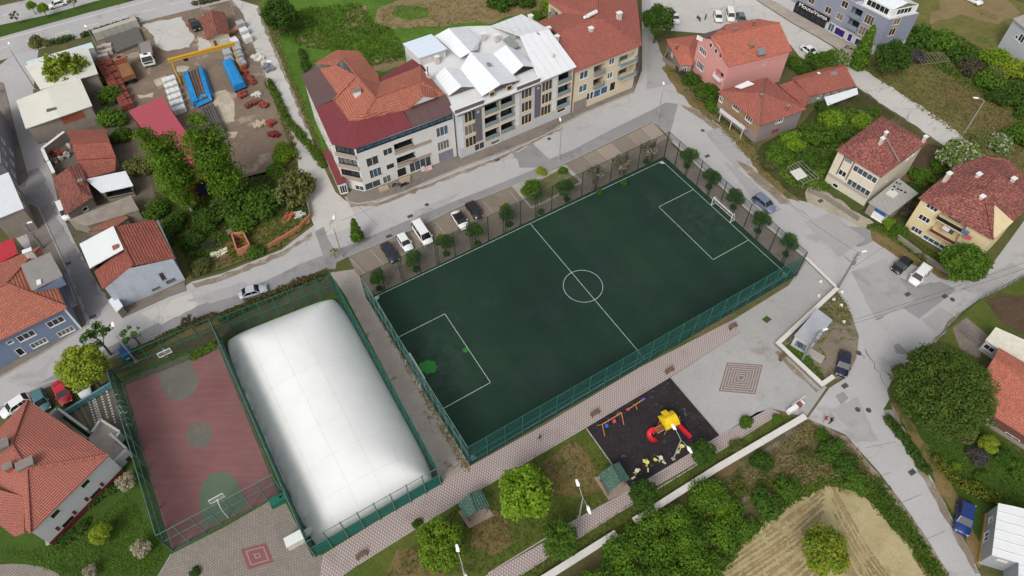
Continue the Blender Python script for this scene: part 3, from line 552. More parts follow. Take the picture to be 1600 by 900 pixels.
for p_ in ([(1150, 250), (1176, 262), (1210, 292), (1236, 316), (1222, 318), (1186, 290)], [(1268, 658), (1322, 682), (1374, 741), (1420, 800), (1458, 856), (1486, 904), (1480, 904), (1448, 856), (1408, 802), (1362, 744), (1312, 690)], [(1392, 632), (1420, 684), (1462, 759), (1500, 832), (1532, 896), (1524, 896), (1490, 836), (1450, 762), (1408, 690)], [(1216, 548), (1280, 610), (1276, 614), (1210, 550)], [(1058, 160), (1090, 172), (1124, 198), (1116, 202), (1086, 180)], [(300, 443), (345, 431), (440, 393), (486, 362), (488, 368), (442, 400), (350, 437), (306, 450)], [(545, 318), (588, 317), (671, 287), (777, 246), (880, 198), (880, 201), (777, 250), (671, 292), (590, 322), (548, 324)], [(404, 12), (440, 98), (482, 200), (478, 202), (436, 100), (400, 14)], [(1500, 490), (1462, 536), (1456, 534), (1496, 488)]): sheet('dirt_edge', p_, .036, M_GRIME, jag=.3)
# ------------------------------------------------------------------ football pitch
PX, PY, PYAW, PL, PW, BD, BW, PR = 12.3025, 72.9529, 0.546721, 63.905, 34.198, 8.711, 7.602, 3.4426
_pc, _ps = math.cos(PYAW), math.sin(PYAW)
def pt(u, v, z=0.0): return V3((PX + u * _pc - v * _ps, PY + u * _ps + v * _pc, z))
m = NT('artificial turf', .95); m.b.inputs['Specular IOR Level'].default_value = .05; co = m.coord('Object', (1, 1, 1), (0, 0, -PYAW))
c = m.mix(m.ramp(m.noise(co, .06, 5, .6), [(.35, 0), (.65, 1)]), S(34, 52, 44), S(40, 61, 48)); c = m.mix(m.ramp(m.noise(co, .10, 4, .6), [(.55, 0), (.72, .6)]), c, S(48, 54, 58)); c = m.mix(1.0, c, m.ramp(m.noise(co, 2.5, 4, .7), [(.3, .86), (.7, 1.12)]), 'MULTIPLY')
c = m.mix(m.ramp(m.noise(co, .05, 6, .7), [(.62, 0), (.75, .5)]), c, S(44, 84, 52)); st = m.n('ShaderNodeTexWave'); st.inputs['Scale'].default_value = .05; st.inputs['Distortion'].default_value = .3; m.l(co, st.inputs['Vector']); c = m.mix(1.0, c, m.ramp(st.outputs['Fac'], [(.40, .975), (.60, 1.02)]), 'MULTIPLY')
for su in (-1, 1):
    gp = pt(su * (PL / 2 - 3), 0); dn = m.n('ShaderNodeVectorMath'); dn.operation = 'DISTANCE'; oc_ = m.n('ShaderNodeTexCoord'); m.l(oc_.outputs['Object'], dn.inputs[0]); dn.inputs[1].default_value = gp
    c = m.mix(m.math('MULTIPLY', m.ramp(m.math('DIVIDE', dn.outputs['Value'], 9.0), [(.2, .4), (1.0, 0)]), m.ramp(m.noise(co, .5, 5, .7), [(.4, 0), (.65, 1)])), c, S(66, 80, 72))
m.col(c); M_TURF = m.m
FTL, FTR, FBR, FBL = G(563, 431, 6.6), G(1046, 206, 6.6), G(1262, 394, 6.6), G(731, 700, 6.0)
fl = lambda p: V3((p.x, p.y, 0))
pitch = MB().face([fl(p) + Z1 * .040 for p in (FBL, FBR, FTR, FTL)]).build('football_pitch', M_TURF, kind='structure', org=V3())
LINE = plain('pitch line white', S(164, 178, 170), .9, 0, .2, 1.0)
def pline(a, b, w=.10):
    p, q = pt(*a, .045), pt(*b, .045); n = V3((-(q - p).y, (q - p).x, 0)).normalized() * w / 2; MB().face([p - n, q - n, q + n, p + n]).build('pitch_line', LINE, pitch)
hl, hw = PL / 2, PW / 2
for a, b in (((-hl, hw), (hl, hw)), ((hl, hw - .07), (hl, -hw + .07)), ((hl, -hw), (-hl, -hw)), ((-hl, -hw + .07), (-hl, hw - .07)), ((0, hw - .07), (0, -hw + .07)),
             ((-hl + .07, BW), (-hl + BD, BW)), ((-hl + BD, BW - .07), (-hl + BD, -BW + .07)), ((-hl + BD, -BW), (-hl + .07, -BW)), ((hl - .07, BW), (hl - BD, BW)), ((hl - BD, BW - .07), (hl - BD, -BW + .07)), ((hl - BD, -BW), (hl - .07, -BW))): pline(a, b)
ring = MB(); N = 64; rin = [pt((PR - .05) * math.cos(6.28319 * k / N), (PR - .05) * math.sin(6.28319 * k / N), .0475) for k in range(N)]; rout = [pt((PR + .05) * math.cos(6.28319 * k / N), (PR + .05) * math.sin(6.28319 * k / N), .0475) for k in range(N)]
ring.add(rin + rout, [(k, (k + 1) % N, N + (k + 1) % N, N + k) for k in range(N)]); ring.build('pitch_line', LINE, pitch)
for su in (-1, 1):
    for sv in (-1, 1):
        MB().face([pt(su * hl, sv * hw, .049), pt(su * (hl - .9), sv * hw, .049), pt(su * (hl - .6), sv * (hw - .6), .049), pt(su * hl, sv * (hw - .9), .049)][::su * sv]).build('pitch_line', LINE, pitch)
mg = plain('fresh green turf', S(44, 112, 46), .9, 0, .12)
for cx, cy, rr in ((669, 573, 14), (727, 547, 4.5)):
    pp = []
    for k in range(22):
        a = 6.283 * k / 22; r2 = rr * random.uniform(.78, 1.12); pp.append((cx + r2 * math.cos(a), cy + r2 * .85 * math.sin(a)))
    MB().face(GS(pp[::-1], .044)).build('turf_patch', mg, pitch)
def goal(su, label):
    t = thing('football_goal', label, 'goal', pt(su * hl, 0)); W, Hh, dp = 2.6, 2.2, 1.2
    A, B = pt(su * (hl + .1), -W), pt(su * (hl + .1), W); Ab, Bb = pt(su * (hl + dp), -W), pt(su * (hl + dp), W); up = Z1 * Hh
    for p in (A, B): MB().tube([p + Z1 * .04, p + up], .07, 8).build('goal_post', WHITE, t)
    MB().tube([A + up, B + up], .07, 8).build('crossbar', WHITE, t)
    fr = MB(); Au, Bu = pt(su * (hl + .6), -W, Hh), pt(su * (hl + .6), W, Hh)
    for a, b in ((A + up, Au), (B + up, Bu), (Au, Ab + Z1 * .06), (Bu, Bb + Z1 * .06), (Ab + Z1 * .06, Bb + Z1 * .06), (A + Z1 * .06, Ab + Z1 * .06), (B + Z1 * .06, Bb + Z1 * .06)): fr.tube([a, b], .035, 6)
    fr.build('net_frame', WHITE, t)
    n = MB(); n.face([Au, Bu, Bb + Z1 * .1, Ab + Z1 * .1]); n.face([A + up, Au, Ab, A]); n.face([B + up, B, Bb, Bu]); n.face([A + up, B + up, Bu, Au]); n.build('goal_net', NETW, t)
NETW = net_m('white goal net', S(200, 200, 198), .16)
goal(-1, 'white football goal at the end nearest the white dome'); goal(1, 'white football goal at the far end by the silver car street')
# ------------------------------------------------------------------ fences
NET_FAR = net_m('dark green mesh', S(26, 52, 44), .34); NET_NEAR = net_m('teal shade net', S(40, 88, 84), .50); NET_CLEAR = net_m('thin wire mesh', S(60, 74, 70), .10)
TARP = net_m('teal tarpaulin', S(14, 96, 84), .93); TARPD = net_m('dark teal net', S(22, 74, 66), .62)
POSTD = plain('dark fence steel', S(44, 56, 54), .6, .2, .1); POSTG = plain('pale green fence steel', S(96, 128, 116), .6, .2, .1)
BANDM = plain('shade band', S(22, 58, 54), .8, 0, .1)
def fence(t, A, B, h, n, net, post=POSTD, rails=(1.0,), lat=0, netz=(0.02, 1.0), pw=.08, striped=0):
    A, B = fl(A), fl(B); d = (B - A).normalized()
    for i in range(n + 1):
        p = A.lerp(B, i / n); m = MB()
        if lat and i % lat == 0 and 0 < i < n:
            for s_ in (-.22, .22): m.tube([p + d * s_, p + d * s_ + Z1 * h], pw * .7, 5)
            for k in range(int(h / 1.0)): m.tube([p + d * (-.22 if k % 2 else .22) + Z1 * k, p + d * (.22 if k % 2 else -.22) + Z1 * (k + 1)], pw * .35, 4)
        else: m.tube([p, p + Z1 * h], pw, 6)
        m.build('post', post, t)
    for r in rails: MB().tube([A + Z1 * h * r, B + Z1 * h * r], pw * .6, 5).build('rail', post, t)
    nn = d.cross(Z1) * .03
    for i in range(n):
        p, q = A.lerp(B, i / n) + nn, A.lerp(B, (i + 1) / n) + nn; z0, z1 = h * netz[0], h * netz[1]
        m = MB().face([p + Z1 * z0, q + Z1 * z0, q + Z1 * z1, p + Z1 * z1]); o = m.build('net_panel', net, t)
        if striped:
            b = MB()
            for k in range(1, striped): b.bar(p + nn + Z1 * h * k / (striped + 1), q + nn + Z1 * h * k / (striped + 1), .05, .18)
            b.build('net_band', BANDM, o)
pf = thing('pitch_fence', 'tall green mesh fence all round the football pitch', 'fence', fl(FTL))
fence(pf, FTL, FTR, 6.6, 19, NET_FAR, lat=2); fence(pf, FTR, FBR, 6.6, 11, NET_FAR, lat=2)
fence(pf, FBR, FBL, 6.2, 22, NET_NEAR, TEALM, (1.0, .5), striped=6); fence(pf, FBL, FTL, 6.2, 16, NET_NEAR, POSTG, (1.0, .5), striped=3)
CTL, CTR, CBR, CBL = G(163, 567, 6.2), G(326, 498, 6.2), G(424, 742, 6.2), G(243, 837, 6.2)
DTR, DBR, DBL = G(515, 426, 6.2), G(683, 730, 6.2), G(477, 846, 6.2); DTL = CTR
df = thing('dome_fence', 'teal covered fence round the white air dome', 'fence', fl(DBL))
fence(df, DTL, DTR, 5.6, 8, net_m('thin green net', S(30, 88, 70), .22), TEALM, (1.0, .5)); fence(df, DBL, DTL, 6.2, 14, TARP, POSTG, (1.0,)); fence(df, DTR, DBR, 6.2, 14, TARPD, TEALM, (1.0, .5))
fence(df, DBL, DBR, 6.2, 8, TARP, POSTG, (.55,), netz=(.02, .54)); fence(df, fl(DBL) + V3((.05, -.1, 0)), fl(DBR) + V3((.05, -.1, 0)), 6.2, 8, NET_CLEAR, POSTG, (1.0,), netz=(.55, 1.0))
cf = thing('court_fence', 'green mesh fence round the red basketball court', 'fence', fl(CBL))
fence(cf, CTR, CTL, 6.2, 6, NET_CLEAR, TEALM, (1.0, .55)); fence(cf, CTL, CBL, 6.2, 9, TARPD, POSTG, (1.0, .6)); fence(cf, CBL, fl(CBR), 6.2, 7, net_m('clear green mesh', S(44, 80, 72), .22), POSTG, (1.0, .6))
# ------------------------------------------------------------------ basketball court
m = NT('worn red court', .85); co = m.coord('Object', (1, 1, 1), (0, 0, -.42)); c = m.mix(m.ramp(m.noise(co, .12, 5), [(.35, 0), (.7, 1)]), S(120, 80, 80), S(130, 92, 90))
c = m.mix(m.ramp(m.noise(m.coord('Object', (.12, 1.3, 1), (0, 0, -.42)), 1.2, 6, .7), [(.45, 0), (.8, .34)]), c, S(148, 114, 110)); c = m.mix(m.ramp(m.noise(co, .18, 6), [(.58, 0), (.75, .4)]), c, S(94, 88, 80)); m.col(c)
cc = [fl(CTL), fl(CTR), fl(CBR), fl(CBL)]
sheet('court_margin', [(186, 594), (341, 536), (440, 771), (267, 864)], .040, ground('court margin moss', S(76, 84, 70), S(92, 92, 80), .3, None, (0, 1), 2))
sheet('basketball_court', [(196, 602), (342, 546), (434, 772), (268, 856)], .046, m.m)
GK = ground('court green', S(112, 108, 98), S(104, 104, 94), .2, S(128, 112, 106), (.58, .7), 2, 0, .1, .08); GK2 = ground('court fresh green', S(92, 110, 90), S(98, 112, 92), .2, None, (0, 1), 2, 0, .1, .07)
sheet('court_key', [(246, 584), (297, 562), (311, 592), (309, 603), (301, 615), (288, 624), (273, 626), (261, 620), (255, 611)], .050, GK)
sheet('court_key', [(321, 825), (313, 796), (311, 776), (316, 756), (327, 742), (344, 737), (361, 742), (371, 753), (381, 776), (384, 793), (358, 809)], .050, GK2)
sheet('centre_circle', [(311 + 21 * math.cos(k * .3142), 680 + 20 * math.sin(k * .3142)) for k in range(20)], .050, GK)
def hoop(base, rz, label):
    t = thing('basketball_hoop', label, 'hoop', G(*base)); b = G(*base); d = V3((math.cos(rz), math.sin(rz), 0)); s_ = d.cross(Z1)
    MB().tube([b, b + Z1 * 2.4, b + Z1 * 3.3 + d * .5, b + Z1 * 3.5 + d * 1.5], .08, 6).build('pole', WHITE, t)
    c = b + d * 1.6 + Z1 * 3.0; f = MB()
    for z in (0, 1.1): f.bar(c - s_ * .95 + Z1 * z, c + s_ * .95 + Z1 * z, .08, .1)
    for k in (-.95, .95): f.bar(c + s_ * k, c + s_ * k + Z1 * 1.1, .08, .1)
    bo = f.build('backboard_frame', WHITE, t); MB().bar(c - s_ * .9 + Z1 * .55, c + s_ * .9 + Z1 * .55, .02, 1.0).build('backboard', NETW, bo)
    rg = MB(); hc = c + d * .35 + Z1 * .15; rg.tube([hc + V3((.23 * math.cos(k * .5236), .23 * math.sin(k * .5236), 0)) for k in range(13)], .025, 5, False); rg.build('rim', plain('orange rim', S(190, 90, 60)), t)
u_c = (fl(CTL) - fl(CBL)).normalized(); aa = math.atan2(u_c.y, u_c.x)
hoop((357, 809), aa, 'white basketball hoop at the near end of the red court'); hoop((266, 558), aa + math.pi, 'white basketball hoop at the street end of the red court')
# ------------------------------------------------------------------ the air dome
d0, d1, d2, d3 = [fl(p) for p in (DBL, DBR, DTR, DTL)]; oc = (d0 + d1 + d2 + d3) / 4
dm = thing('air_dome', 'large white inflated dome over a court beside the football pitch', 'dome', oc); md = MB(); NU, NV = 48, 84; vs = []; fs = []; DA, DB = (d1 - d0).length / 2, (d3 - d0).length / 2
def dome_z(u, v):
    du, dv = DA * (1 - abs(u)) + .001, DB * (1 - abs(v)) + .001; p = 5.0; s_ = min(1, (du ** -p + dv ** -p) ** (-1 / p) / (DA * .93)); return 4.6 * max(0, 1 - (1 - s_) ** 1.8) ** .86
def dome_p(u, v): return (d0 * (1 - u) * (1 - v) + d1 * (1 + u) * (1 - v) + d2 * (1 + u) * (1 + v) + d3 * (1 - u) * (1 + v)) / 4
for i in range(NV + 1):
    for k in range(NU + 1):
        u, v = math.sin(math.pi / 2 * (2 * k / NU - 1)), math.sin(math.pi / 2 * (2 * i / NV - 1)); q_ = 1 - .06 * (abs(u) * abs(v)) ** 6; p = dome_p(u * .992 * q_, v * .992 * q_)
        vs.append(p + Z1 * (dome_z(u, v) + .03 + .010 * math.sin(40 * v) * (1 - abs(v))))
for i in range(NV):
    for k in range(NU): a = i * (NU + 1) + k; fs.append((a, a + 1, a + NU + 2, a + NU + 1))
md.add(vs, fs); m = NT('dome membrane', .9); m.b.inputs['Specular IOR Level'].default_value = .1; co = m.coord(); m.col(m.mix(m.ramp(m.noise(co, .25, 5), [(.35, 0), (.7, .5)]), S(226, 226, 222), S(214, 214, 211))); m.bump(m.noise(co, .5, 4), .25, .12)
md.build('membrane', m.m, dm, smooth=True)
sm = MB()
for u in (-.6, -.2, .2, .6): sm.tube([dome_p(u * .992, v * .992) + Z1 * (dome_z(u, v) + .03) for v in [-.97 + 1.94 * k / 40 for k in range(41)]], .022, 4)
for v in (-.75, -.5, -.25, 0, .25, .5, .75): sm.tube([dome_p(u * .992, v * .992) + Z1 * (dome_z(u, v) + .03) for u in [-.97 + 1.94 * k / 30 for k in range(31)]], .022, 4)
sm.build('seam', plain('dome seam', S(198, 199, 197), .8), dm)
sheet('dome_court', [(341, 538), (533, 462), (692, 752), (488, 870)], .042, ground('dome floor', S(60, 62, 58), S(72, 76, 66), .2, None, (0, 1)))
bx = thing('inflation_unit', 'white box at the near left corner of the dome', 'machine', G(461, 845)); c = G(463, 847); MB().box((c.x, c.y, 0), (2.3, 1.3, 1.5), .52).build('cabinet', OFFW, bx); MB().tube([c + Z1 * .8 + V3((.9, .5, 0)), c + Z1 * 1.1 + V3((2.2, 1.4, 0))], .55, 10).build('duct', WHITE, bx); MB().box((c.x, c.y, 1.503), (2.4, 1.4, .06), .52).build('lid', WHITE, bx)
gn = thing('generator', 'green machine unit beside the dome and court corner', 'machine', G(437, 783)); c = G(437, 785); MB().box((c.x, c.y, .15), (2.2, 1.1, 1.2), .5).build('housing', TEALM, gn); MB().box((c.x, c.y, 0), (2.0, .9, .15), .5).build('skid', BLACKM, gn); MB().tube([c + V3((.4, .2, 1.35)), c + V3((.4, .2, 1.8))], .12, 8).build('exhaust', BLACKM, gn)
# ------------------------------------------------------------------ low white park walls
def lowwall(px, w, h, label, mat):
    t = thing('low_wall', label, 'wall', G(*px[0])); q = GS(px)
    for i in range(len(q) - 1):
        d = (q[i + 1] - q[i]).normalized(); n = max(1, int((q[i + 1] - q[i]).length / 6))
        for k in range(n):
            a, b = q[i].lerp(q[i + 1], k / n), q[i].lerp(q[i + 1], (k + 1) / n); hi_ = h + .05 + .004 * i; cap = MB().bar(a + Z1 * hi_ - d * (w * .5 if k == 0 and i else 0), b + Z1 * hi_ + d * (w * .5 - .02 if k == n - 1 else -.03), w + .12, .10)
            cap.build('coping', mat, t); MB().bar(a + Z1 * h * .5 - d * (w * .44 - .01 * i if k == 0 and i else 0), b + Z1 * h * .5 + d * (w * .4 if k == n - 1 else 0), w, h - .003 + .002 * i).build('wall_section', CONCD, t)
COP = plain('white coping', S(206, 202, 194), .9, 0, .08, .5)
lowwall([(1050, 222), (1098, 268), (1173, 334), (1262, 408), (1305, 450)], .4, .35, 'long low white kerb wall between the pitch and the right street', COP)
lowwall([(1306, 454), (1214, 540), (1282, 604), (1298, 593)], .6, .75, 'white topped wall bent round the kiosk lot at the plaza edge', COP)
lowwall([(1256, 654), (1120, 734), (993, 815)], .8, .8, 'long white wall between the park lawn and the rough ground', COP)
lowwall([(962, 836), (862, 899), (780, 950)], .8, .8, 'white wall continuing at the bottom edge below the thicket', COP)
# ------------------------------------------------------------------ vehicles
def paint(c, name):
    if name in MC: return MC[name]
    m = NT(name, .3); m.b.inputs['Specular IOR Level'].default_value = .5; m.b.inputs['Coat Weight'].default_value = .5; m.b.inputs['Coat Roughness'].default_value = .08
    m.col(m.mix(m.ramp(m.noise(m.coord(), 1.2, 3), [(.4, 0), (.7, .3)]), c, sc(c, .82))); MC[name] = m.m; return m.m
CARGL = plain('car glass', S(24, 30, 36), .05, 0, .2, .8, .7); TYRE = plain('tyre', S(28, 28, 28), .9); RIM = plain('wheel rim', S(150, 152, 154), .35, .6, .1)
HEAD = plain('headlight', S(215, 218, 220), .15, 0, 0); TAIL = plain('tail light', S(140, 24, 22), .25, 0, 0); TRIM = plain('black trim', S(26, 26, 28), .6)
KIND = {  # length, width, belt height, roof height, bonnet end, windscreen top, roof end, rear glass base  (x from front = +)
    'sedan': (4.5, 1.78, .92, 1.44, 1.05, .35, -.95, -1.65), 'hatch': (4.1, 1.74, .94, 1.48, 1.05, .40, -1.35, -1.85), 'suv': (4.5, 1.86, 1.05, 1.68, 1.15, .50, -1.65, -2.10),
    'van': (4.5, 1.80, 1.10, 1.84, 1.40, .85, -2.0, -2.18), 'mini': (5.2, 1.95, 1.15, 2.0, 1.9, 1.25, -2.35, -2.52)}
def car(kind, px, front, col, cname, label, dark_roof=False):
    L, W, hb, hr, xb, xw, xr, xt = KIND[kind]; loc = G(px[0], px[1], .7); loc.z = .03; d = G(*front, .7) - G(px[0], px[1], .7); rz = math.atan2(d.y, d.x)
    t = thing('van' if kind in ('van', 'mini') else 'car', label, 'van' if kind in ('van', 'mini') else 'car', loc, None, rz); t.scale = (1.08, 1.08, 1.08); P = paint(col, cname); h = L / 2; w = W / 2; k = L / 4.5
    def sec(x, ww, z0, z1): return [(x, -ww * .92, z0), (x, -ww, z0 + .18), (x, -ww, z1 - .16), (x, -ww * .9, z1 - .02), (x, 0, z1 + .03), (x, ww * .9, z1 - .02), (x, ww, z1 - .16), (x, ww, z0 + .18), (x, ww * .92, z0)]
    b = MB(); zb = hb
    b.loft([sec(-h, w * .78, .42, hb * .86), sec(-h + .12, w * .92, .24, hb * .95), sec(-h + .5, w, .2, zb), sec(xt, w, .2, zb), sec(0, w, .2, zb), sec(xb, w, .2, zb - .02), sec(h - .55, w * .98, .2, zb - .14), sec(h - .16, w * .88, .24, zb - .24), sec(h, w * .7, .40, zb - .34)])
    b.build('body', P, t, smooth=True)
    wt = w * .78; wb = w * .93; rf = MB()
    cab = lambda x0, x1, y, z: [(x0, -y, z), (x1, -y, z), (x1, y, z), (x0, y, z)]
    g = MB(); lo = cab(xt, xb, wb, hb - .01); hi = cab(xr, xw, wt, hr - .03)
    g.add([lo[1], lo[2], hi[2], hi[1]], [(0, 1, 2, 3)]); g.build('windscreen', CARGL, t)
    MB().add([lo[3], lo[0], hi[0], hi[3]], [(0, 1, 2, 3)]).build('rear_window', CARGL, t)
    MB().add([lo[0], lo[1], hi[1], hi[0]], [(0, 1, 2, 3)]).build('side_window', CARGL, t); MB().add([lo[2], lo[3], hi[3], hi[2]], [(0, 1, 2, 3)]).build('side_window', CARGL, t)
    r = MB(); rt = [V3(p) for p in cab(xr - .02, xw + .04, wt + .01, hr - .03)]; up = [V3((p.x * .96 + (xr + xw) * .02, p.y * .88, hr + .02)) for p in rt]
    r.loft([[p for p in rt], [p for p in up]]); 
    for s_ in (-1, 1):
        r.bar((xb, s_ * wb, hb), (xw, s_ * wt, hr - .02), .07, .07); r.bar((xt, s_ * wb, hb), (xr, s_ * wt, hr - .02), .10, .10); xm = (xw + xr) / 2 + .1; r.bar((xm, s_ * wb, hb), (xm, s_ * wt, hr - .02), .09, .05)
        if kind in ('suv', 'van', 'mini', 'hatch'): r.bar((xr * .72, s_ * wb, hb), (xr * .74, s_ * wt, hr - .02), .10, .05)
    r.build('roof', TRIM if dark_roof else P, t)
    for x in (h - .82 * k, -h + .86 * k):
        for s_ in (-1, 1):
            ty = MB().tube([(x, s_ * (w - .2), .32), (x, s_ * (w + .015), .32)], .32, 14).build('wheel', TYRE, t); MB().tube([(x, s_ * (w - .05), .32), (x, s_ * (w + .03), .32)], .2, 10).build('rim', RIM, ty)
    for s_ in (-1, 1):
        MB().box((h - .17, s_ * w * .62, hb - .42), (.22, .38, .14), s_ * -.3).build('headlight', HEAD, t); MB().box((-h + .09, s_ * w * .66, hb * .70), (.14, .34, .2)).build('tail_light', TAIL, t)
        MB().box((xb - .25, s_ * (w + .08), hb - .04), (.16, .2, .15)).build('mirror', P, t)
    MB().box((h - .06, 0, .36), (.10, W * .5, .16)).build('grille', TRIM, t)
    return t
SIL, WHT, BLK = S(176, 180, 184), S(226, 227, 226), S(24, 25, 28)
car('sedan', (395, 455), (412, 450), SIL, 'silver paint', 'silver sedan driving along the street behind the dome')
car('sedan', (609, 394), (616, 405), S(36, 40, 50), 'charcoal paint', 'dark saloon parked nearest the dome in the roadside bays')
car('hatch', (632, 378), (640, 390), WHT, 'white paint', 'small white hatchback parked between the dark saloon and white van')
car('mini', (660, 365), (668, 377), WHT, 'white paint', 'large white people carrier in the roadside bays')
car('sedan', (719, 344), (727, 356), WHT, 'white paint', 'white sedan parked beside the dark maroon car', True)
car('hatch', (741, 328), (749, 339), S(40, 28, 32), 'maroon black paint', 'dark maroon hatchback last in the roadside bays')
car('suv', (1194, 318), (1204, 326), S(106, 118, 138), 'blue silver paint', 'silver blue estate car on the street behind the far goal')
car('hatch', (1409, 414), (1400, 422), BLK, 'black paint', 'black hatchback at the junction beside the white van')
car('van', (1436, 431), (1427, 441), WHT, 'white paint', 'white van at the junction below the cream house')
car('sedan', (1318, 568), (1315, 584), S(28, 34, 56), 'navy paint', 'navy sedan parked on the dirt by the kiosk')
car('suv', (1506, 809), (1504, 822), S(26, 50, 110), 'blue paint', 'bright blue car parked beside the white roofed house')
car('hatch', (64, 626), (70, 638), S(70, 112, 116), 'teal paint', 'teal hatchback behind the orange roofed hall')
car('sedan', (97, 613), (102, 624), S(186, 30, 48), 'red paint', 'red car parked by the blue panel wall')
car('hatch', (129, 603), (133, 614), WHT, 'white paint', 'white hatchback half hidden under the street tree')
car('hatch', (24, 634), (15, 640), WHT, 'white paint', 'white car poking out behind the orange hall roof')
car('van', (102, 330), (106, 340), WHT, 'white paint', 'white van against the old red roofed house')
car('sedan', (89, 6), (76, 10), WHT, 'white paint', 'white car driving on the main road at the top left')
car('hatch', (1122, 26), (1125, 38), WHT, 'white paint', 'white car in the top lot next to the white van')
car('van', (1141, 24), (1144, 38), WHT, 'white paint', 'white van parked in the top lot by the pink house')
car('hatch', (1158, 29), (1162, 42), S(100, 108, 112), 'grey paint', 'grey car behind the pink house roof')
car('sedan', (1265, 79), (1275, 86), WHT, 'white paint', 'white sedan on the street below the grey apartment block')
car('suv', (1521, -1), (1530, 4), WHT, 'white paint', 'white car on the dry ground at the top right edge')
def pickup(px, front, col, cn, label, bed):
    loc = G(px[0], px[1], .7); loc.z = .03; d = G(*front, .7) - G(px[0], px[1], .7); t = thing('pickup_truck', label, 'truck', loc, None, math.atan2(d.y, d.x)); P = paint(col, cn)
    b = MB(); b.box((1.75, 0, .35), (1.4, 1.74, .62)); b.box((.35, 0, .35), (1.45, 1.78, .66)); b.build('body', P, t); g = MB(); lo = [(-.36, -.84, 1.01), (1.25, -.84, 1.01), (1.25, .84, 1.01), (-.36, .84, 1.01)]; hi = [(-.2, -.7, 1.62), (.7, -.7, 1.62), (.7, .7, 1.62), (-.2, .7, 1.62)]
    g.loft([lo, hi], False); g.build('cab_glass', CARGL, t); MB().box((.25, 0, 1.6), (1.0, 1.46, .06)).build('roof', P, t)
    k = MB(); k.box((-1.5, 0, .45), (2.2, 1.7, .08))
    for s_ in (-1, 1): k.box((-1.5, s_ * .85, .5), (2.2, .08, .5))
    k.box((-2.58, 0, .5), (.08, 1.7, .5)); k.build('bed', P, t); MB().box((-1.5, 0, .535), (2.05, 1.5, .25)).build('bed_load', bed, t)
    for x in (1.6, -1.6):
        for s_ in (-1, 1): ty = MB().tube([(x, s_ * .66, .34), (x, s_ * .9, .34)], .34, 12).build('wheel', TYRE, t); MB().tube([(x, s_ * .8, .34), (x, s_ * .92, .34)], .2, 8).build('rim', RIM, ty)
    for s_ in (-1, 1): MB().box((2.43, s_ * .6, .65), (.08, .35, .18)).build('headlight', HEAD, t)
pickup((1054, 27), (1057, 36), WHT, 'white paint', 'white pickup truck alone in the top parking lot', DARK)
pickup((304, 39), (308, 46), BLK, 'black paint', 'dark pickup loaded with scrap beside the tiled hut', WOODD)
def lorry(px, front, cab, cname, tip, label, full):
    loc = G(px[0], px[1], 1.2); loc.z = .02; d = G(*front, 1.2) - G(px[0], px[1], 1.2); t = thing('tipper_truck', label, 'truck', loc, None, math.atan2(d.y, d.x)); t.scale = (1.22, 1.22, 1.22); P = paint(cab, cname)
    c = MB(); c.loft([[(2.2, -1.1, .6), (3.6, -1.1, .6), (3.6, 1.1, .6), (2.2, 1.1, .6)], [(2.2, -1.12, 1.5), (3.6, -1.12, 1.5), (3.6, 1.12, 1.5), (2.2, 1.12, 1.5)], [(2.2, -1.05, 2.5), (3.25, -1.0, 2.5), (3.25, 1.0, 2.5), (2.2, 1.05, 2.5)], [(2.3, -.9, 2.62), (3.1, -.85, 2.62), (3.1, .85, 2.62), (2.3, .9, 2.62)]]); c.build('cab', P, t)
    MB().add([(3.62, -.98, 1.55), (3.62, .98, 1.55), (3.30, .9, 2.42), (3.30, -.9, 2.42)], [(0, 1, 2, 3)]).build('windscreen', CARGL, t)
    for s_ in (-1, 1): MB().add([(2.5, s_ * 1.13, 1.6), (3.4, s_ * 1.13, 1.6), (3.2, s_ * 1.04, 2.3), (2.5, s_ * 1.07, 2.3)], [(0, 1, 2, 3)]).build('side_window', CARGL, t); MB().box((3.62, s_ * .8, .8), (.06, .4, .22)).build('headlight', HEAD, t); MB().box((3.2, s_ * 1.3, 1.7), (.12, .18, .5)).build('mirror', TRIM, t)
    MB().box((-.3, 0, .55), (6.2, .9, .3)).build('chassis', TRIM, t); MB().box((3.63, 0, 1.1), (.05, 1.6, .3)).build('grille', TRIM, t); MB().box((2.7, 0, 2.63), (.5, .7, .06)).build('roof_hatch', TRIM, t)
    b = MB(); b.box((-.6, 0, .95), (4.9, 2.3, .12))
    for s_ in (-1, 1): b.box((-.6, s_ * 1.12, 1.07), (4.9, .1, .85))
    b.box((-3.0, 0, 1.07), (.1, 2.14, .85)); b.box((1.82, 0, 1.07), (.1, 2.14, 1.1)); b.build('tipper_body', tip, t)
    if full:
        MB().box((-.6, 0, 1.08), (4.6, 2.1, .7)).build('load', full, t)
    for x in (2.6, -1.5, -2.4):
        for s_ in (-1, 1): ty = MB().tube([(x, s_ * .75, .5), (x, s_ * 1.1, .5)], .5, 14).build('wheel', TYRE, t); MB().tube([(x, s_ * 1.0, .5), (x, s_ * 1.12, .5)], .28, 10).build('rim', RIM, ty)
lorry((230, 84), (233, 100), WHT, 'white paint', plain('grey tipper', S(128, 124, 118), .7), 'white tipper truck parked in the builders yard', plain('grey gravel load', S(138, 130, 124), .95, 0, .3, 5))
lorry((197, 112), (190, 98), S(150, 88, 70), 'rust red paint', plain('rusty tipper', S(128, 86, 58), .8, 0, .25), 'rusty brown tipper truck beside the brick stacks', plain('rusty load cover', S(138, 96, 62), .9, 0, .2))
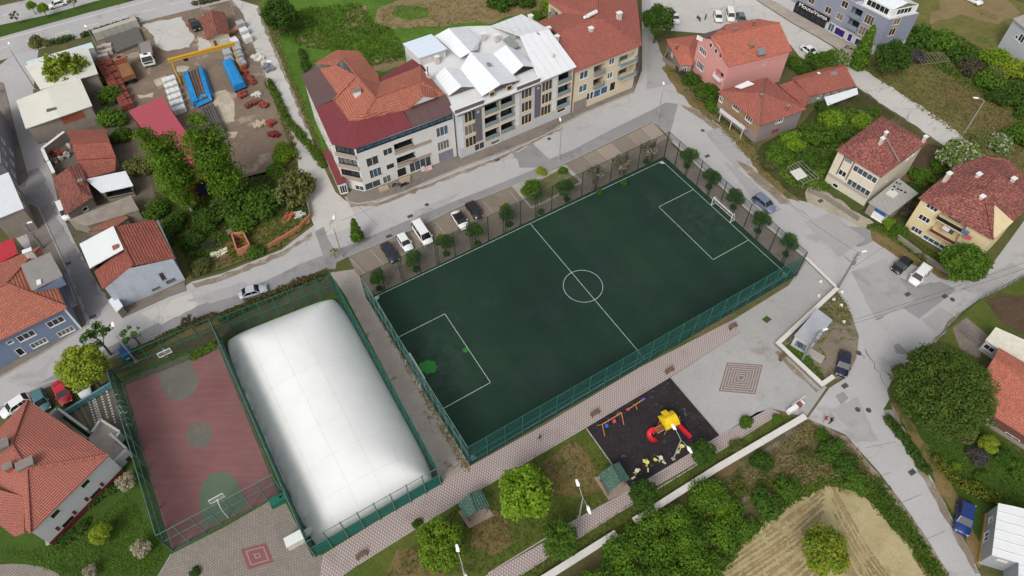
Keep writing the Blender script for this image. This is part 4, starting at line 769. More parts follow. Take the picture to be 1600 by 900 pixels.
# motorcycles, three wheeler
def moto(px, rz, c, cn, label):
    t = thing('motorcycle', label, 'motorcycle', G(*px), None, rz)
    for x in (.65, -.65): w_ = MB().tube([(x, -.06, .3), (x, .06, .3)], .3, 12).build('wheel', TYRE, t); MB().tube([(x, -.07, .3), (x, .07, .3)], .15, 8).build('rim', RIM, w_)
    MB().loft([[(-.5, -.14, .45), (-.5, .14, .45), (-.5, .12, .75), (-.5, -.12, .75)], [(.1, -.16, .45), (.1, .16, .45), (.1, .14, .8), (.1, -.14, .8)], [(.45, -.1, .5), (.45, .1, .5), (.45, .1, .95), (.45, -.1, .95)]]).build('body', paint(c, cn), t)
    MB().box((-.35, 0, .76), (.75, .26, .1)).build('seat', TRIM, t); MB().tube([(.5, -.36, 1.02), (.5, .36, 1.02)], .025, 5).build('handlebar', TRIM, t); MB().tube([(.65, 0, .3), (.48, 0, 1.0)], .04, 5).build('fork', GREYM, t)
moto((1091, 31), 1.9, BLK, 'black paint', 'left black motorcycle in the top parking lot'); moto((1102, 29), 1.2, BLK, 'black paint', 'right black motorcycle in the top parking lot')
moto((632, 291), .6, BLK, 'black paint', 'dark motorcycle by the steps of the corner block'); moto((620, 291), .3, S(90, 90, 96), 'grey scooter paint', 'grey scooter on the pavement before the corner block')
moto((1325, 77), -.5, S(150, 140, 120), 'beige scooter paint', 'pale scooter by the purple shutters'); moto((826, 197), .7, BLK, 'black paint', 'bicycle sized dark moped before the white roofed block')
tw = thing('cargo_tricycle', 'blue covered cargo vehicle by the court corner', 'tricycle', G(199, 553), None, heading((199, 560), (190, 538))); BL = paint(S(30, 92, 148), 'tarp blue')
MB().loft([[(-1.6, -.75, .5), (-1.6, .75, .5), (-1.6, .75, 1.4), (-1.6, 0, 1.6), (-1.6, -.75, 1.4)], [(.5, -.75, .5), (.5, .75, .5), (.5, .75, 1.4), (.5, 0, 1.6), (.5, -.75, 1.4)]]).build('cargo_cover', BL, tw); MB().loft([[(.7, -.5, .4), (.7, .5, .4), (.7, .5, 1.3), (.7, -.5, 1.3)], [(1.6, -.4, .4), (1.6, .4, .4), (1.4, .35, 1.2), (1.4, -.35, 1.2)]]).build('cab', BL, tw); MB().box((-.4, 0, .3), (2.6, 1.2, .18)).build('chassis', TRIM, tw)
for x, y in ((1.3, 0), (-1.1, .7), (-1.1, -.7)): MB().tube([(x, y - .08, .28), (x, y + .08, .28)], .28, 10).build('wheel', TYRE, tw)
MB().box((-1.63, 0, .7), (.04, .5, .2)).build('number_plate', WHITE, tw)
# ------------------------------------------------------------------ buildings
W_WHITE = wall_m('white render', S(206, 204, 200), .18); W_BEIGE = plain('beige band', S(158, 146, 134), .85, 0, .08); W_LG = wall_m('light grey render', S(188, 189, 190), .2)
W_PUR = wall_m('plum grey cladding', S(104, 98, 104), .25); W_DGR = wall_m('dark taupe cladding', S(104, 96, 94), .2); W_CRM = wall_m('cream render', S(206, 192, 166), .15)
W_PINK = wall_m('pink render', S(206, 148, 142), .15); W_TAN = wall_m('tan render', S(150, 122, 94), .2); W_MAUVE = wall_m('mauve grey render', S(142, 130, 128), .3); W_CR8 = wall_m('pale cream render', S(208, 200, 180), .2)
W_YEL = wall_m('yellow cream render', S(212, 194, 152), .2); W_BRN = wall_m('brown render', S(108, 74, 64), .2); W_BLUE = wall_m('blue grey render', S(116, 130, 152), .15); W_PALE = wall_m('patchy pale blue render', S(186, 192, 202), .55)
W_GB = wall_m('grey blue render', S(134, 138, 154), .12); W_OLD = wall_m('bare cement render', S(146, 136, 124), .4); W_HALL = wall_m('hall white render', S(206, 204, 206), .1); W_RED = plain('dark red plinth', S(112, 46, 46), .8, 0, .1); W_SID = rib_m('grey siding', S(162, 166, 170), .3, .1)
# corner block with terracotta hips and maroon veranda roof
h = House('apartment_building', 'corner apartment block with terracotta hipped roof and maroon lower roof', [(470, 117, 11.8), (518, 225, 11.8), (554, 232, 11.8), (711, 175, 11.8), (657, 100, 11.8), (646, 92, 11.8), (591, 122, 11.8), (573, 95, 11.8), (526, 78, 11.8), (491, 99, 11.8)], .3, W_WHITE, 11.5, cat='apartment building'); t = h.t
f = h.f[1]
for zc in (10.55, 7.6, 4.6): f.win(0, 0, f.L - .5, 1.5, 4, BLACKM, GLASS, at=(f.L / 2, zc)); f.panel(.05, f.L - .05, zc - 1.75, zc - .82, W_BEIGE, 'balcony_parapet', .25)
f.win(564, 295, 2.4, 1.7, 2, WHITE)
f = h.f[2]; f.win(0, 0, f.L - .4, 1.15, 12, BLACKM, GLASSB, at=(f.L / 2, 10.75))
for x, y, ww, hh, mu in ((582, 252, 2.3, 1.9, 2), (587, 270, 2.3, 1.9, 3), (606, 237, 1.8, 1.4, 2), (610, 260, 1.6, 1.2, 1), (583, 290, 3.0, 1.9, 2), (596, 284, 1.2, 1.9, 1), (605, 281, 1.6, 1.9, 2), (614, 277, 1.2, 1.9, 1), (691, 205, 2.4, 2.0, 3), (693, 227, 2.4, 2.0, 4), (657, 257, 4.4, 2.2, 4), (679, 250, 2.4, 2.0, 3)): f.win(x, y, ww * 1.08, hh * 1.22, mu, OFFW, GLASSB if mu == 3 else GLASS)
for x, y in ((631, 226), (635, 247), (657, 217), (657, 238)):
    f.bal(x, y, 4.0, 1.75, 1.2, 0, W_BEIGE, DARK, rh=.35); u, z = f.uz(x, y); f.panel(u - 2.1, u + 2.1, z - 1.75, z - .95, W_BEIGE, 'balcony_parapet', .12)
f.win(697, 243, 3.2, 2.5, 1, GREYM, plain('grey shutter', S(128, 130, 138), .5), 'garage_door'); f.win(628, 269, 2.0, 2.3, 1, OFFW, DARK, 'entrance')
f = h.f[0]
for zc in (4.5, 7.5, 10.3): f.row(zc, 1.5, 1.3, 4)
h.done()
roof(t, [[(493, 169, 11.9), (518, 225, 11.9), (545, 189, 13.3), (521, 157, 13.3)], [(518, 225, 11.9), (554, 232, 11.9), (558, 189, 13.3), (545, 189, 13.3)], [(554, 232, 11.9), (644, 198, 11.9), (629, 173, 13.3), (558, 189, 13.3)]], R_MAR, name='veranda_roof')
roof(t, [[(470, 117, 11.9), (493, 169, 11.9), (530, 151, 12.9), (497, 105, 12.9)]], R_BRN, name='side_roof')
roof(t, [[(644, 198, 11.9), (711, 175, 11.9), (696, 147, 13.0), (629, 173, 13.0)]], R_BRN, name='side_roof')
roof(t, [[(591, 123, 12.6), (594, 132, 12.9), (660, 103, 12.9), (646, 91, 12.3)]], R_MAR, name='rear_roof')
RZ = 15.6
roof(t, [[(491, 99, 13.0), (535, 91, 14.8), (526, 78, 13.0)], [(491, 99, 13.0), (526, 102, 14.4), (535, 91, 14.8)], [(526, 78, 13.0), (535, 91, 14.8), (557, 118, RZ), (573, 95, 13.0), (560, 79, 13.0)], [(573, 95, 13.0), (557, 118, RZ), (587, 153, RZ), (594, 132, 13.0), (591, 116, 13.0)], [(499, 107, 13.0), (530, 151, 13.0), (557, 118, RZ), (526, 102, 14.4)],
         [(521, 157, 13.2), (545, 190, 13.2), (572, 176, 14.6), (587, 153, RZ), (557, 118, RZ), (534, 146, 13.2)], [(545, 190, 13.2), (566, 188, 13.2), (572, 176, 14.6)], [(566, 188, 13.2), (630, 173, 13.2), (694, 147, 13.2), (658, 127, RZ), (587, 153, RZ), (572, 176, 14.6)], [(587, 153, RZ), (658, 127, RZ), (657, 103, 13.1), (594, 128, 13.1)], [(658, 127, RZ), (694, 147, 13.2), (657, 103, 13.1)]], T_OR,
     ridges=[[(535, 91, 14.8), (557, 118, RZ), (587, 153, RZ), (572, 176, 14.6)], [(587, 153, RZ), (658, 127, RZ)], [(658, 127, RZ), (694, 147, 13.2)], [(557, 118, RZ), (521, 157, 13.2)]])
roof(t, [[(640, 168, 13.9), (661, 150, 15.2), (654, 130, 15.4), (632, 150, 14.2)], [(661, 150, 15.2), (682, 152, 13.9), (676, 138, 14.3), (654, 130, 15.4)]], T_OR, name='dormer_roof')
dg = MB(); q = GS([(641, 167, 13.7), (680, 153, 13.7), (661, 151, 15.0)]); dg.face(q); dg.build('dormer_gable', W_WHITE, t)
chimney(t, 558, 145, 15.2, .6, WHITE, (1.3, .8)); chimney(t, 669, 117, 14.2, .5, CHIM); MB().tube([G(669, 117, 14.5), G(669, 117, 14.5) + Z1 * 1.9], .1, 6).build('flue', BLACKM, t)
an = House('lean_to', 'low maroon roofed lean-to on the lane side of the corner block', [(506, 238, 3.2), (527, 287, 3.2), (541, 283, 3.4), (514, 233, 3.4)], .1, W_WHITE, 3.0, cat='lean-to'); an.f[1].win(0, 0, 1.8, 2.2, 3, WHITE, DARK, 'gate', at=(an.f[1].L / 2, 1.3)); an.done(); roof(an.t, [[(505, 237, 3.2), (527, 289, 3.2), (541, 284, 3.5), (513, 232, 3.5)]], R_MAR)
st = MB(); c = G(632, 284); [st.box((c.x + .25 * k * .5, c.y + .25 * k * .86, .12 + .2 * k), (2.0, 1.4 - .4 * k, .2), .45) for k in range(3)]; st.build('steps', plain('beige stone', S(166, 148, 126)), t); c = G(600, 296); MB().box((c.x, c.y, .12), (2.0, 1.3, .3), .45).build('steps', MC['beige stone'], t)
for i, (x, y) in enumerate(((662, 268), (668, 268), (673, 266))):
    c = G(x, y); b = MB(); b.bar(c + Z1 * .13, c + V3((-.2, .3, 1.1)), .9, .06); b.build('shop_board', plain('board %d' % i, [S(190, 190, 200), S(206, 150, 158), S(200, 176, 176)][i]), label=['pale shop board leaning left of the pink one', 'pink shop board in front of the corner block', 'rightmost pale board outside the corner block shop'][i], cat='board', group='shop boards', org=c)
# long block with the white sheet roofs
h = House('apartment_building', 'long apartment block with folded white sheet roofs', [(713, 178, 12.2), (899, 105, 12.2), (858, 46, 12.2), (838, 33, 12.2), (815, 22, 12.2), (767, 40, 12.2), (728, 40, 12.2), (701, 44, 12.2), (679, 56, 12.2), (629, 70, 12.2), (654, 93, 12.2)], .25, W_LG, 12.0, cat='apartment building'); t = h.t; f = h.f[0]
for x, y in ((734.6, 182), (735, 202), (736, 221), (823, 145), (823, 166), (822.7, 186), (855, 134), (854.5, 153), (853, 172)): f.win(x, y, 2.6, 2.6, 3, CREAM)
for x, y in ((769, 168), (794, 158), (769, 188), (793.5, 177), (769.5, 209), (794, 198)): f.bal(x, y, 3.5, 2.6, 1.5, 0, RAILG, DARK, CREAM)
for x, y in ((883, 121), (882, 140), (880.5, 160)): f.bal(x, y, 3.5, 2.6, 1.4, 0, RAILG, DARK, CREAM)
for x, y in ((748, 197), (840, 158)):
    u, _ = f.uz(x, y); f.panel(u - .75, u + .75, 2.8, 11.0, W_PUR)
    c = f.P(u, 10.2, .08); MB().box((c.x, c.y, c.z), (.5, .1, .5), math.atan2(f.U.y, f.U.x)).build('emblem', plain('pale emblem', S(170, 186, 196)), t)
for x in (719, 808, 864):
    u, _ = f.uz(x, 190); f.panel(max(.1, u - .5), u + .5, 2.8, 11.4, plain('white strip', S(206, 210, 212), .7), t=.06)
u0, _ = f.uz(753, 160); u1, _ = f.uz(811, 135); f.panel(u0, u1, 11.2, 12.0, W_DGR, t=.09); f.panel(.1, u0 - .02, 11.2, 12.0, W_DGR, t=.08); u2, _ = f.uz(842, 128); f.panel(u1 + .02, u2, 11.2, 12.0, W_DGR, t=.08)
for x, y in ((774, 222), (877, 172)): f.win(x, y, 2.2, 1.0, 1, OFFW)
for u in (4.5, 9.0, 17.5, 22.5, 30.0): f.win(0, 0, 2.4, 1.9, 2, OFFW, GLASS, at=(u, 1.3))
h.done()
FZ = 12.3
roof(t, [[(712, 180, FZ), (845, 128, FZ), (850, 110, FZ), (812, 56, FZ), (767, 40, FZ), (728, 41, FZ), (679, 56, FZ), (654, 92, FZ)]], plain('white roof membrane', S(212, 212, 210), .7, 0, .06, .4), name='flat_roof', th=.3)
roof(t, [[(844, 128, 12.45), (901, 104, 12.45), (858, 46, 15.0), (812, 56, 15.0)], [(812, 56, 15.0), (858, 46, 15.0), (838, 33, 13.0), (815, 22, 13.0), (767, 40, 13.0)]], rib_m('white smooth sheet', S(218, 219, 219), 1.6, .12), name='sheet_roof')
roof(t, [[(753, 150, 13.0), (782, 132, 14.8), (735, 81, 14.8), (719, 108, 13.0)], [(782, 132, 14.8), (811, 125, 13.0), (769, 85, 13.0), (735, 81, 14.8)]], R_WH, name='gable_roof'); MB().face(GS([(755, 150, 12.4), (811, 128, 12.4), (811, 126, 12.9), (782, 134, 14.6), (755, 150, 12.9)])).build('gable_wall', W_DGR, t)
roof(t, [[(701, 149, 13.0), (721, 135, 14.3), (695, 105, 14.3), (680, 119, 13.0)], [(721, 135, 14.3), (742, 135, 13.0), (718, 109, 13.0), (695, 105, 14.3)]], R_WH, name='gable_roof'); MB().face(GS([(704, 149, 12.3), (740, 138, 12.3), (740, 136, 12.9), (721, 137, 14.1), (704, 149, 12.9)])).build('gable_wall', W_DGR, t)
roof(t, [[(679, 56, 13.2), (719, 90, 13.2), (735, 81, 14.8), (701, 44, 14.8)], [(701, 44, 14.8), (735, 81, 14.8), (747, 77, 13.2), (750, 63, 13.2), (728, 41, 13.2)]], R_WH, name='gable_roof')
roof(t, [[(802, 116, 13.2), (818, 102, 14.4), (790, 70, 14.4), (770, 84, 13.2)], [(818, 102, 14.4), (837, 104, 13.2), (812, 80, 13.2), (790, 70, 14.4)]], R_WH, name='gable_roof'); MB().face(GS([(804, 117, 12.3), (835, 106, 12.3), (835, 104, 13.1), (818, 104, 14.2), (804, 117, 13.1)])).build('gable_wall', DARK, t)
roof(t, [[(629, 68, 14.6), (654, 91, 14.6), (699, 76, 15.0), (674, 53, 15.0)]], rib_m('pale blue sheet', S(208, 218, 228), 1.2, .08), name='penthouse_roof'); q = inset(GS([(629, 68, 14.6), (654, 91, 14.6), (699, 76, 14.6), (674, 53, 14.6)]), .3); MB().prism(q, 12.2, 14.55).build('penthouse', W_WHITE, t)
for k, (a, b) in enumerate((((711, 178), (756, 161)), ((808, 141), (844, 127)))):
    A, B = G(*a, 12.3), G(*b, 12.3); MB().bar(A + Z1 * .45, B + Z1 * .45, .2, .9).build('parapet', W_DGR, t); MB().bar(A + Z1 * .95, B + Z1 * .95, .3, .1).build('coping', WHITE, t)
for x, y in ((728, 70), (755, 58), (683, 94), (776, 60), (806, 54), (742, 97), (829, 30), (857, 49), (870, 62)): chimney(t, x, y, 13.2 if x != 829 else 13.4, .9, CHIM, (.8, .7))
for x, y, s_ in ((837, 50, 1.0), (864, 86, .6)): c = G(x, y, 14); MB().box((c.x, c.y, 13.2), (s_, .5, 1.1), .6).build('roof_vent', OFFW, t)
for x, y in ((762, 106), (840, 58)): MB().tube([G(x, y, 14.0), G(x, y, 14.0) + V3((.3, .1, .9))], [.1, .55], 10).build('satellite_dish', GREYM, t)
q = GS([(785, 62, 13.4), (797, 55, 13.4), (812, 72, 13.4), (802, 76, 13.4)]); MB().slab(q, .12).build('tarpaulin', plain('grey tarp', S(140, 144, 140), .7, 0, .2), t)
for x, y in ((768, 146), (795, 136)):
    A_, B_ = G(x - 4, y + 2, 13.2), G(x + 4, y - 1.5, 13.2); d_ = (B_ - A_).normalized(); n_ = d_.cross(Z1) * .12; o = MB().bar(A_ + n_, B_ + n_, .12, 1.1).build('window', CREAM, t); MB().bar(A_ + d_ * .15 + n_ * 1.7, B_ - d_ * .15 + n_ * 1.7, .06, .8).build('pane', GLASS, o)
# red roofed block at the end of the row
h = House('apartment_building', 'cream apartment block with broad red tiled roof', [(898, 112, 11.4), (1001, 71, 11.4), (988, -45, 11.4), (870, -45, 11.4), (855, 0, 11.4), (880, 22, 11.4), (842, 36, 11.4), (868, 52, 11.4)], .35, W_CRM, 11.2, cat='apartment building'); t = h.t; f = h.f[0]
for x, y, ww, hh in ((912.5, 117, 2.2, 2.0), (911, 138, 2.2, 2.0), (956, 96, 1.5, 1.7), (953, 118, 1.5, 1.7)): f.win(x, y, ww, hh, 2, WHITE, GLASSB)
for x, y in ((936, 108), (935, 128)): f.bal(x, y, 2.8, 2.2, 1.2, .5, RAILG, W_TAN)
for x, y in ((980, 91), (978, 112)): f.bal(x, y, 4.6, 2.2, 1.2, .9, RAILG, W_CRM)
for x, y, ww in ((919, 151, .9), (924.5, 149, .9), (933, 146, 1.9), (944, 141, 1.9)): f.win(x, y, ww, 2.0, 1, OFFW, plain('blue shop glass', S(58, 92, 128), .1, 0, .2) if ww > 1 else GLASS)
f.win(957, 135, 1.6, 2.4, 1, OFFW, DARK, 'entrance'); f.panel(.1, 3.6, .05, 2.9, W_MAUVE, 'ground_floor_panel')
f = h.f[4]; f.bal(0, 0, 3, 2.2, 1.2, .6, RAILG, W_TAN, at=(2.5, 9)); f.bal(0, 0, 3, 2.2, 1.2, .6, RAILG, W_TAN, at=(2.5, 6))
h.done(); RR = 14.8
roof(t, [[(897, 113, 11.5), (1003, 70, 11.5), (935, 27, RR), (868, 50, 13.2)], [(1003, 70, 11.5), (990, -50, 11.5), (930, -50, RR), (935, 27, RR)], [(868, 50, 13.2), (935, 27, RR), (881, 20, 12.0), (838, 34, 11.5)], [(881, 20, 12.0), (935, 27, RR), (930, -50, RR), (870, -50, 11.5), (855, 1, 11.5)]], T_RED, ridges=[[(868, 50, 13.2), (935, 27, RR), (1002, 70, 11.6)], [(935, 27, RR), (930, -50, RR)]])
chimney(t, 923, 50, 13.6, 1.0, CHIM, (.8, .8)); chimney(t, 967, 27, 13.6, 1.1, CHIM, (1.0, .8))
sw = MB(); a, b = G(918, 25, 15.2), G(932, 18, 15.2); sw.tube([a, b], .45, 10); sw.build('solar_tank', WHITE, t); c = G(914, 27, 14.6); MB().ball(c, .4).build('tank_end', WHITE, t)
# pink house
h = House('house', 'pink three storey house with red tiled gable roof', [(1089, 60, 8.5), (1138, 104, 8.5), (1237, 79, 8.5), (1184, 31, 8.5)], .25, W_PINK, 8.3); t = h.t; f = h.f[0]
um, zm = f.uz(1112, 60); f.gab = [(f.L * .62, 11.0), (f.L * .42, 11.0), (.15, 9.2)]
for x, y, ww, hh, mu in ((1098, 80, 2.6, 1.6, 4), (1094, 103, 2.6, 1.9, 5)): f.win(x, y, ww, hh, mu)
f.bal(1124, 117, 2.6, 2.0, 1.2, .7, WHITE, W_PINK)
f.bal(1118, 140, 2.6, 2.0, 1.2, .7, WHITE, W_PINK)
f = h.f[1]; f.win(1194, 100, .7, .6, 1, OFFW, DARK); f.panel(.05, f.L - .05, 7.35, 7.55, W_PINK, 'string_course', .12)
h.done()
for x, y in ((1111, 71), (1119, 80), (1126, 87)):
    fx = h.f[0]; u, z = fx.uz(x, y); m = MB(); fx.rbox(m, u - .45, u + .45, z - .5, z + .6, .003, .06); o = m.build('window', WHITE, t); m = MB(); fx.rbox(m, u - .35, u + .35, z - .4, z + .5, .05, .07); m.build('pane', GLASS, o)
roof(t, [[(1110, 58, 11.4), (1138, 104, 8.6), (1238, 79, 8.6), (1218, 35, 11.4)], [(1110, 58, 11.4), (1218, 35, 11.4), (1184, 29, 9.6), (1133, 38, 9.6)]], T_BR, ridges=[[(1110, 58, 11.4), (1218, 35, 11.4)]])
roof(t, [[(1094, 54, 10.2), (1104, 59, 10.6), (1138, 50, 10.8), (1132, 43, 10.4)]], R_BRN, name='terrace_cover'); MB().bar(G(1089, 58, 9.0), G(1103, 64, 9.0), .25, 1.0).build('parapet', WHITE, t)
q = GS([(1182, 80, 9.4), (1184, 90, 9.0), (1196, 87, 9.0), (1192, 77, 9.4)]); MB().slab([p + Z1 * .6 for p in q], .2).build('skylight', GREYM, t)
chimney(t, 1148, 50, 11.2, .8, BRICKM, (.5, .4)); chimney(t, 1177, 38, 11.2, .8, BRICKM, (.5, .4)); chimney(t, 1174, 72, 10.0, .4, BRICKM, (.8, .8))
h = House('house', 'small hipped red roof cottage left of the pink house', [(1041, 61, 3), (1062, 101, 3), (1083, 101, 3), (1097, 78, 3), (1089, 55, 3)], .3, W_OLD, 2.9); h.f[0].win(0, 0, 1, 1, 2, at=(4, 1.6)); h.f[1].win(0, 0, 1, 1, 2, at=(1.2, 1.6)); h.done()
roof(h.t, [[(1041, 61, 3), (1062, 101, 3), (1076, 74, 4.6)], [(1062, 101, 3), (1083, 101, 3), (1076, 74, 4.6)], [(1083, 101, 3), (1097, 78, 3), (1089, 55, 3), (1076, 74, 4.6)], [(1089, 55, 3), (1041, 61, 3), (1076, 74, 4.6)]], T_BR); chimney(h.t, 1057, 75, 3.8, .7, BRICKM, (.4, .4))
# tan house
h = House('house', 'tan two storey house with red roof and white balcony', [(1122, 142, 5.3), (1189, 195, 5.3), (1259, 170, 5.3), (1200, 123, 5.3)], .35, W_TAN, 5.2); t = h.t; f = h.f[0]
for x, y, ww, hh, mu in ((1126, 155, 1.3, 1.3, 2), (1150, 168, 1.9, 1.3, 3), (1170, 186, 1.9, 1.3, 3)): f.win(x, y, ww, hh, mu)
f.win(1163, 182, .8, 1.8, 1, WHITE, WHITE, 'balcony_door'); f.panel(.1, f.L - .1, .05, 2.2, W_MAUVE, 'ground_floor_panel')
h.f[1].mat = W_MAUVE; f = h.f[1]; f.win(1218, 189, 1.9, 1.1, 3); f.win(1211, 205, 1.7, 1.2, 2, BRICKM)
h.done(); A, B = G(1130, 172, 2.6), G(1168, 201, 2.6); nn = h.f[0].N; b = MB(); b.slab([A, B, B + nn * 1.0, A + nn * 1.0], .18); bo = b.build('balcony', CONC, t); MB().bar(A + nn * 1.0 + Z1 * .5, B + nn * 1.0 + Z1 * .5, .1, .9).build('railing', OFFW, bo)
for k in (.05, .5, .95): p = A.lerp(B, k) + nn * .9; MB().tube([p - Z1 * .1, V3((p.x, p.y, 0))], .1, 6).build('pillar', OFFW, t)
roof(t, [[(1122, 142, 5.4), (1189, 196, 5.4), (1192, 146, 7.6), (1196, 121, 6.2)], [(1189, 196, 5.4), (1260, 170, 5.4), (1202, 124, 6.2), (1196, 121, 6.2), (1192, 146, 7.6)]], T_RED, ridges=[[(1189, 196, 5.5), (1192, 146, 7.6), (1198, 122, 6.3)]], rmat=plain('ridge mortar', S(120, 84, 72)))
chimney(t, 1189, 152, 7.2, .7, BRICKM, (.5, .5)); chimney(t, 1230, 170, 6.2, .8, BRICKM, (.5, .5)); q = GS([(1148, 137, 6.4), (1158, 140, 6.4), (1178, 133, 6.6), (1168, 128, 6.6)]); MB().slab([p + Z1 * .35 for p in q], .2).build('skylight', WHITE, t)
# long low red house
h = House('house', 'long low house with red roof beside the concrete lane', [(1256, 127, 2.7), (1266, 149, 2.7), (1337, 134, 2.7), (1320, 105, 2.7)], .25, W_OLD, 2.6); t = h.t; h.f[1].row(1.5, 1, 1, 4); h.done()
roof(t, [[(1243, 126, 4.4), (1266, 150, 2.8), (1338, 134, 2.8), (1321, 103, 4.4)], [(1243, 126, 4.4), (1321, 103, 4.4), (1312, 99, 3.6), (1236, 122, 3.6)], [(1217, 133, 3.4), (1258, 167, 2.6), (1266, 152, 2.8), (1256, 128, 3.6), (1240, 125, 3.9)]], T_RED)
q = GS([(1288, 152, 2.5), (1339, 137, 2.5), (1341, 147, 2.1), (1293, 165, 2.1)]); MB().slab(q, .06).build('awning', R_WH2, t); chimney(t, 1278, 118, 3.8, .6, CHIM, (.35, .35)); q = GS([(1297, 113, 4.0), (1298, 119, 3.8), (1308, 117, 3.8), (1306, 110, 4.0)]); MB().slab([p + Z1 * .3 for p in q], .2).build('skylight', GREYM, t)
for x, y in ((1294, 166), (1318, 157), (1340, 148)): p = G(x, y, 2.0); MB().tube([p, V3((p.x, p.y, 0))], .06, 5).build('awning_post', WOODD, t)
# pale cream house with mottled roof
h = House('house', 'pale cream house with mottled dark red pyramid roof', [(1307, 234, 8.4), (1377, 276, 8.4), (1448, 223, 8.4), (1378, 183, 8.4)], .3, W_CR8, 8.3); t = h.t; f = h.f[0]
f.win(1354, 274, 5.6, 1.5, 5); f.win(1343, 294, 5.2, 1.5, 5); f.win(1316, 271, 1.6, 1.4, 2); f.win(1326, 250, 1.4, .9, 1, GREYM, RAILG); f.win(1330, 312, 2.0, 1.2, 2); f.win(1305, 290, 1.2, 1.0, 1)
f.panel(.1, f.L - .1, 2.45, 2.6, CONC, 'ledge', .5)
f = h.f[1]; f.win(1386, 282, .5, .7, 1, OFFW); f.row(6.9, 1.2, 1.2, 2, u0=9); h.done()
roof(t, [[(1306, 234, 8.5), (1377, 277, 8.5), (1382, 212, 10.8), (1378, 181, 9.3)], [(1377, 277, 8.5), (1450, 222, 8.5), (1398, 203, 10.6), (1382, 212, 10.8)], [(1450, 222, 8.5), (1378, 181, 8.9), (1382, 212, 10.8), (1398, 203, 10.6)]], T_MIX, ridges=[[(1382, 212, 10.8), (1405, 253, 9.0)]], rmat=CONCD)
chimney(t, 1375, 225, 10.2, 1.4, CHIM, (.6, .5)); chimney(t, 1382, 213, 10.6, 1.0, CHIM, (.6, .4)); chimney(t, 1442, 222, 8.6, 1.4, CHIM, (.6, .5))
dp = MB(); fx = h.f[0]
for px in (1312, 1331): u, z = fx.uz(px, 262); fx.rbox(dp, u - .08, u + .08, 3.2, 8.0, .01, .14)
dp.build('downpipe', plain('brown pipe', S(104, 62, 52)), t)
h = House('carport', 'grey sheet roofed garage lean-to of the pale cream house', [(1357, 316, 2.9), (1390, 336, 2.9), (1434, 302, 2.9), (1404, 279, 2.9)], .2, W_OLD, 2.7, cat='garage'); h.f[0].win(0, 0, 2.2, 1.9, 1, WHITE, WHITE, 'garage_door', at=(h.f[0].L - 1.5, 1.0)); h.done()
roof(h.t, [[(1357, 316, 2.9), (1390, 336, 2.9), (1435, 302, 3.1), (1404, 278, 3.1)]], rib_m('weathered grey sheet', S(160, 158, 154), .9, .3)); fx = h.f[0]; m = MB(); fx.rbox(m, fx.L - 2.6, fx.L - .4, 1.8, 2.5, .02, .1); m.build('blue_sign', plain('blue board', S(40, 88, 150)), h.t)
for x, y in ((1397, 292), (1401, 286), (1406, 288), (1403, 296), (1414, 301), (1408, 298), (1394, 297)): c = G(x, y, 3.0); MB().box((c.x, c.y, 2.98), (.4, .35, .16), random.random()).build('roof_weight', BLACKM, h.t)
q = GS([(1383, 303, 3.0), (1396, 310, 3.0), (1404, 303, 3.05), (1393, 293, 3.05)]); MB().slab([p + Z1 * .06 for p in q], .03).build('patch_sheet', OFFW, h.t)
# yellow cream house with balconies
h = House('house', 'yellow cream three storey house with balconies and reddish hipped roof', [(1436, 310, 7.9), (1552, 374, 7.9), (1585, 346, 7.9), (1598, 332, 7.9), (1620, 300, 7.9), (1576, 251, 7.9), (1538, 245, 7.9), (1494, 260, 7.9)], .35, W_YEL, 7.8); t = h.t; f = h.f[0]
for x, y, ww, hh in ((1456, 325, 2.0, 1.0), (1444, 342, 2.0, 1.3), (1432, 360, 2.0, 1.3)): f.win(x, y, ww, hh, 3)
for x, y, ww in ((1490, 343, 4.6), (1522, 361, 4.6)): f.bal(x, y, ww, 2.0, 1.2, .9, BLACKM, W_YEL, rh=.8)
f.bal(1478, 362, 4.4, 2.0, 1.2, .9, plain('maroon rail', S(104, 52, 52)), W_YEL, rh=.7); f.bal(1510, 380, 4.4, 2.0, 1.2, .9, plain('maroon rail', S(104, 52, 52)), W_YEL, rh=.7)
f.win(1462, 382, 5.0, 1.6, 5, WHITE, GLASSB); f.win(0, 0, 3.0, 1.6, 3, at=(f.L - 3, 1.4)); h.f[1].row(5.5, .9, 1, 1, u0=.4, u1=2)
h.done(); pk = (1537, 298, 10.6); p2 = (1562, 272, 10.6)
roof(t, [[(1435, 309, 8.0), (1552, 375, 8.0), (1554, 318, 9.4), pk], [(1435, 309, 8.0), pk, p2, (1494, 259, 8.0)], [pk, (1553, 317, 9.4), (1584, 346, 8.0), (1598, 332, 8.0), (1612, 306, 8.4), p2], [p2, (1612, 306, 8.4), (1624, 298, 8.0), (1576, 250, 8.0), (1538, 243, 8.0)], [p2, (1538, 243, 8.0), (1494, 259, 8.0)]], T_MIX, ridges=[[(1436, 309, 8.1), pk, p2], [pk, (1552, 374, 8.1)]])
MB().face(GS([(1552, 374, 7.9), (1584, 346, 7.9), (1553, 319, 9.2)])).build('gable_wall', W_YEL, t); q = GS([(1549, 336, 8.1), (1552, 366, 7.9), (1574, 350, 7.9)]); MB().slab([p + Z1 * .1 for p in q], .1).build('terrace', WHITE, t)
for x, y in ((1478, 280), (1524, 281), (1578, 288), (1529, 316)): chimney(t, x, y, 8.9, 1.5, CHIM, (.8, .55))
for i, (x, y, c_) in enumerate(((1482, 353, S(206, 200, 196)), (1516, 366, S(196, 92, 100)), (1512, 358, S(90, 110, 150)), (1503, 378, S(120, 118, 124)))):
    u, z = f.uz(x, y); m = MB(); f.rbox(m, u - .6, u + .6, z - .4, z + .5, .98, 1.03); m.build('laundry', plain('cloth %d' % i, c_, .9), t)
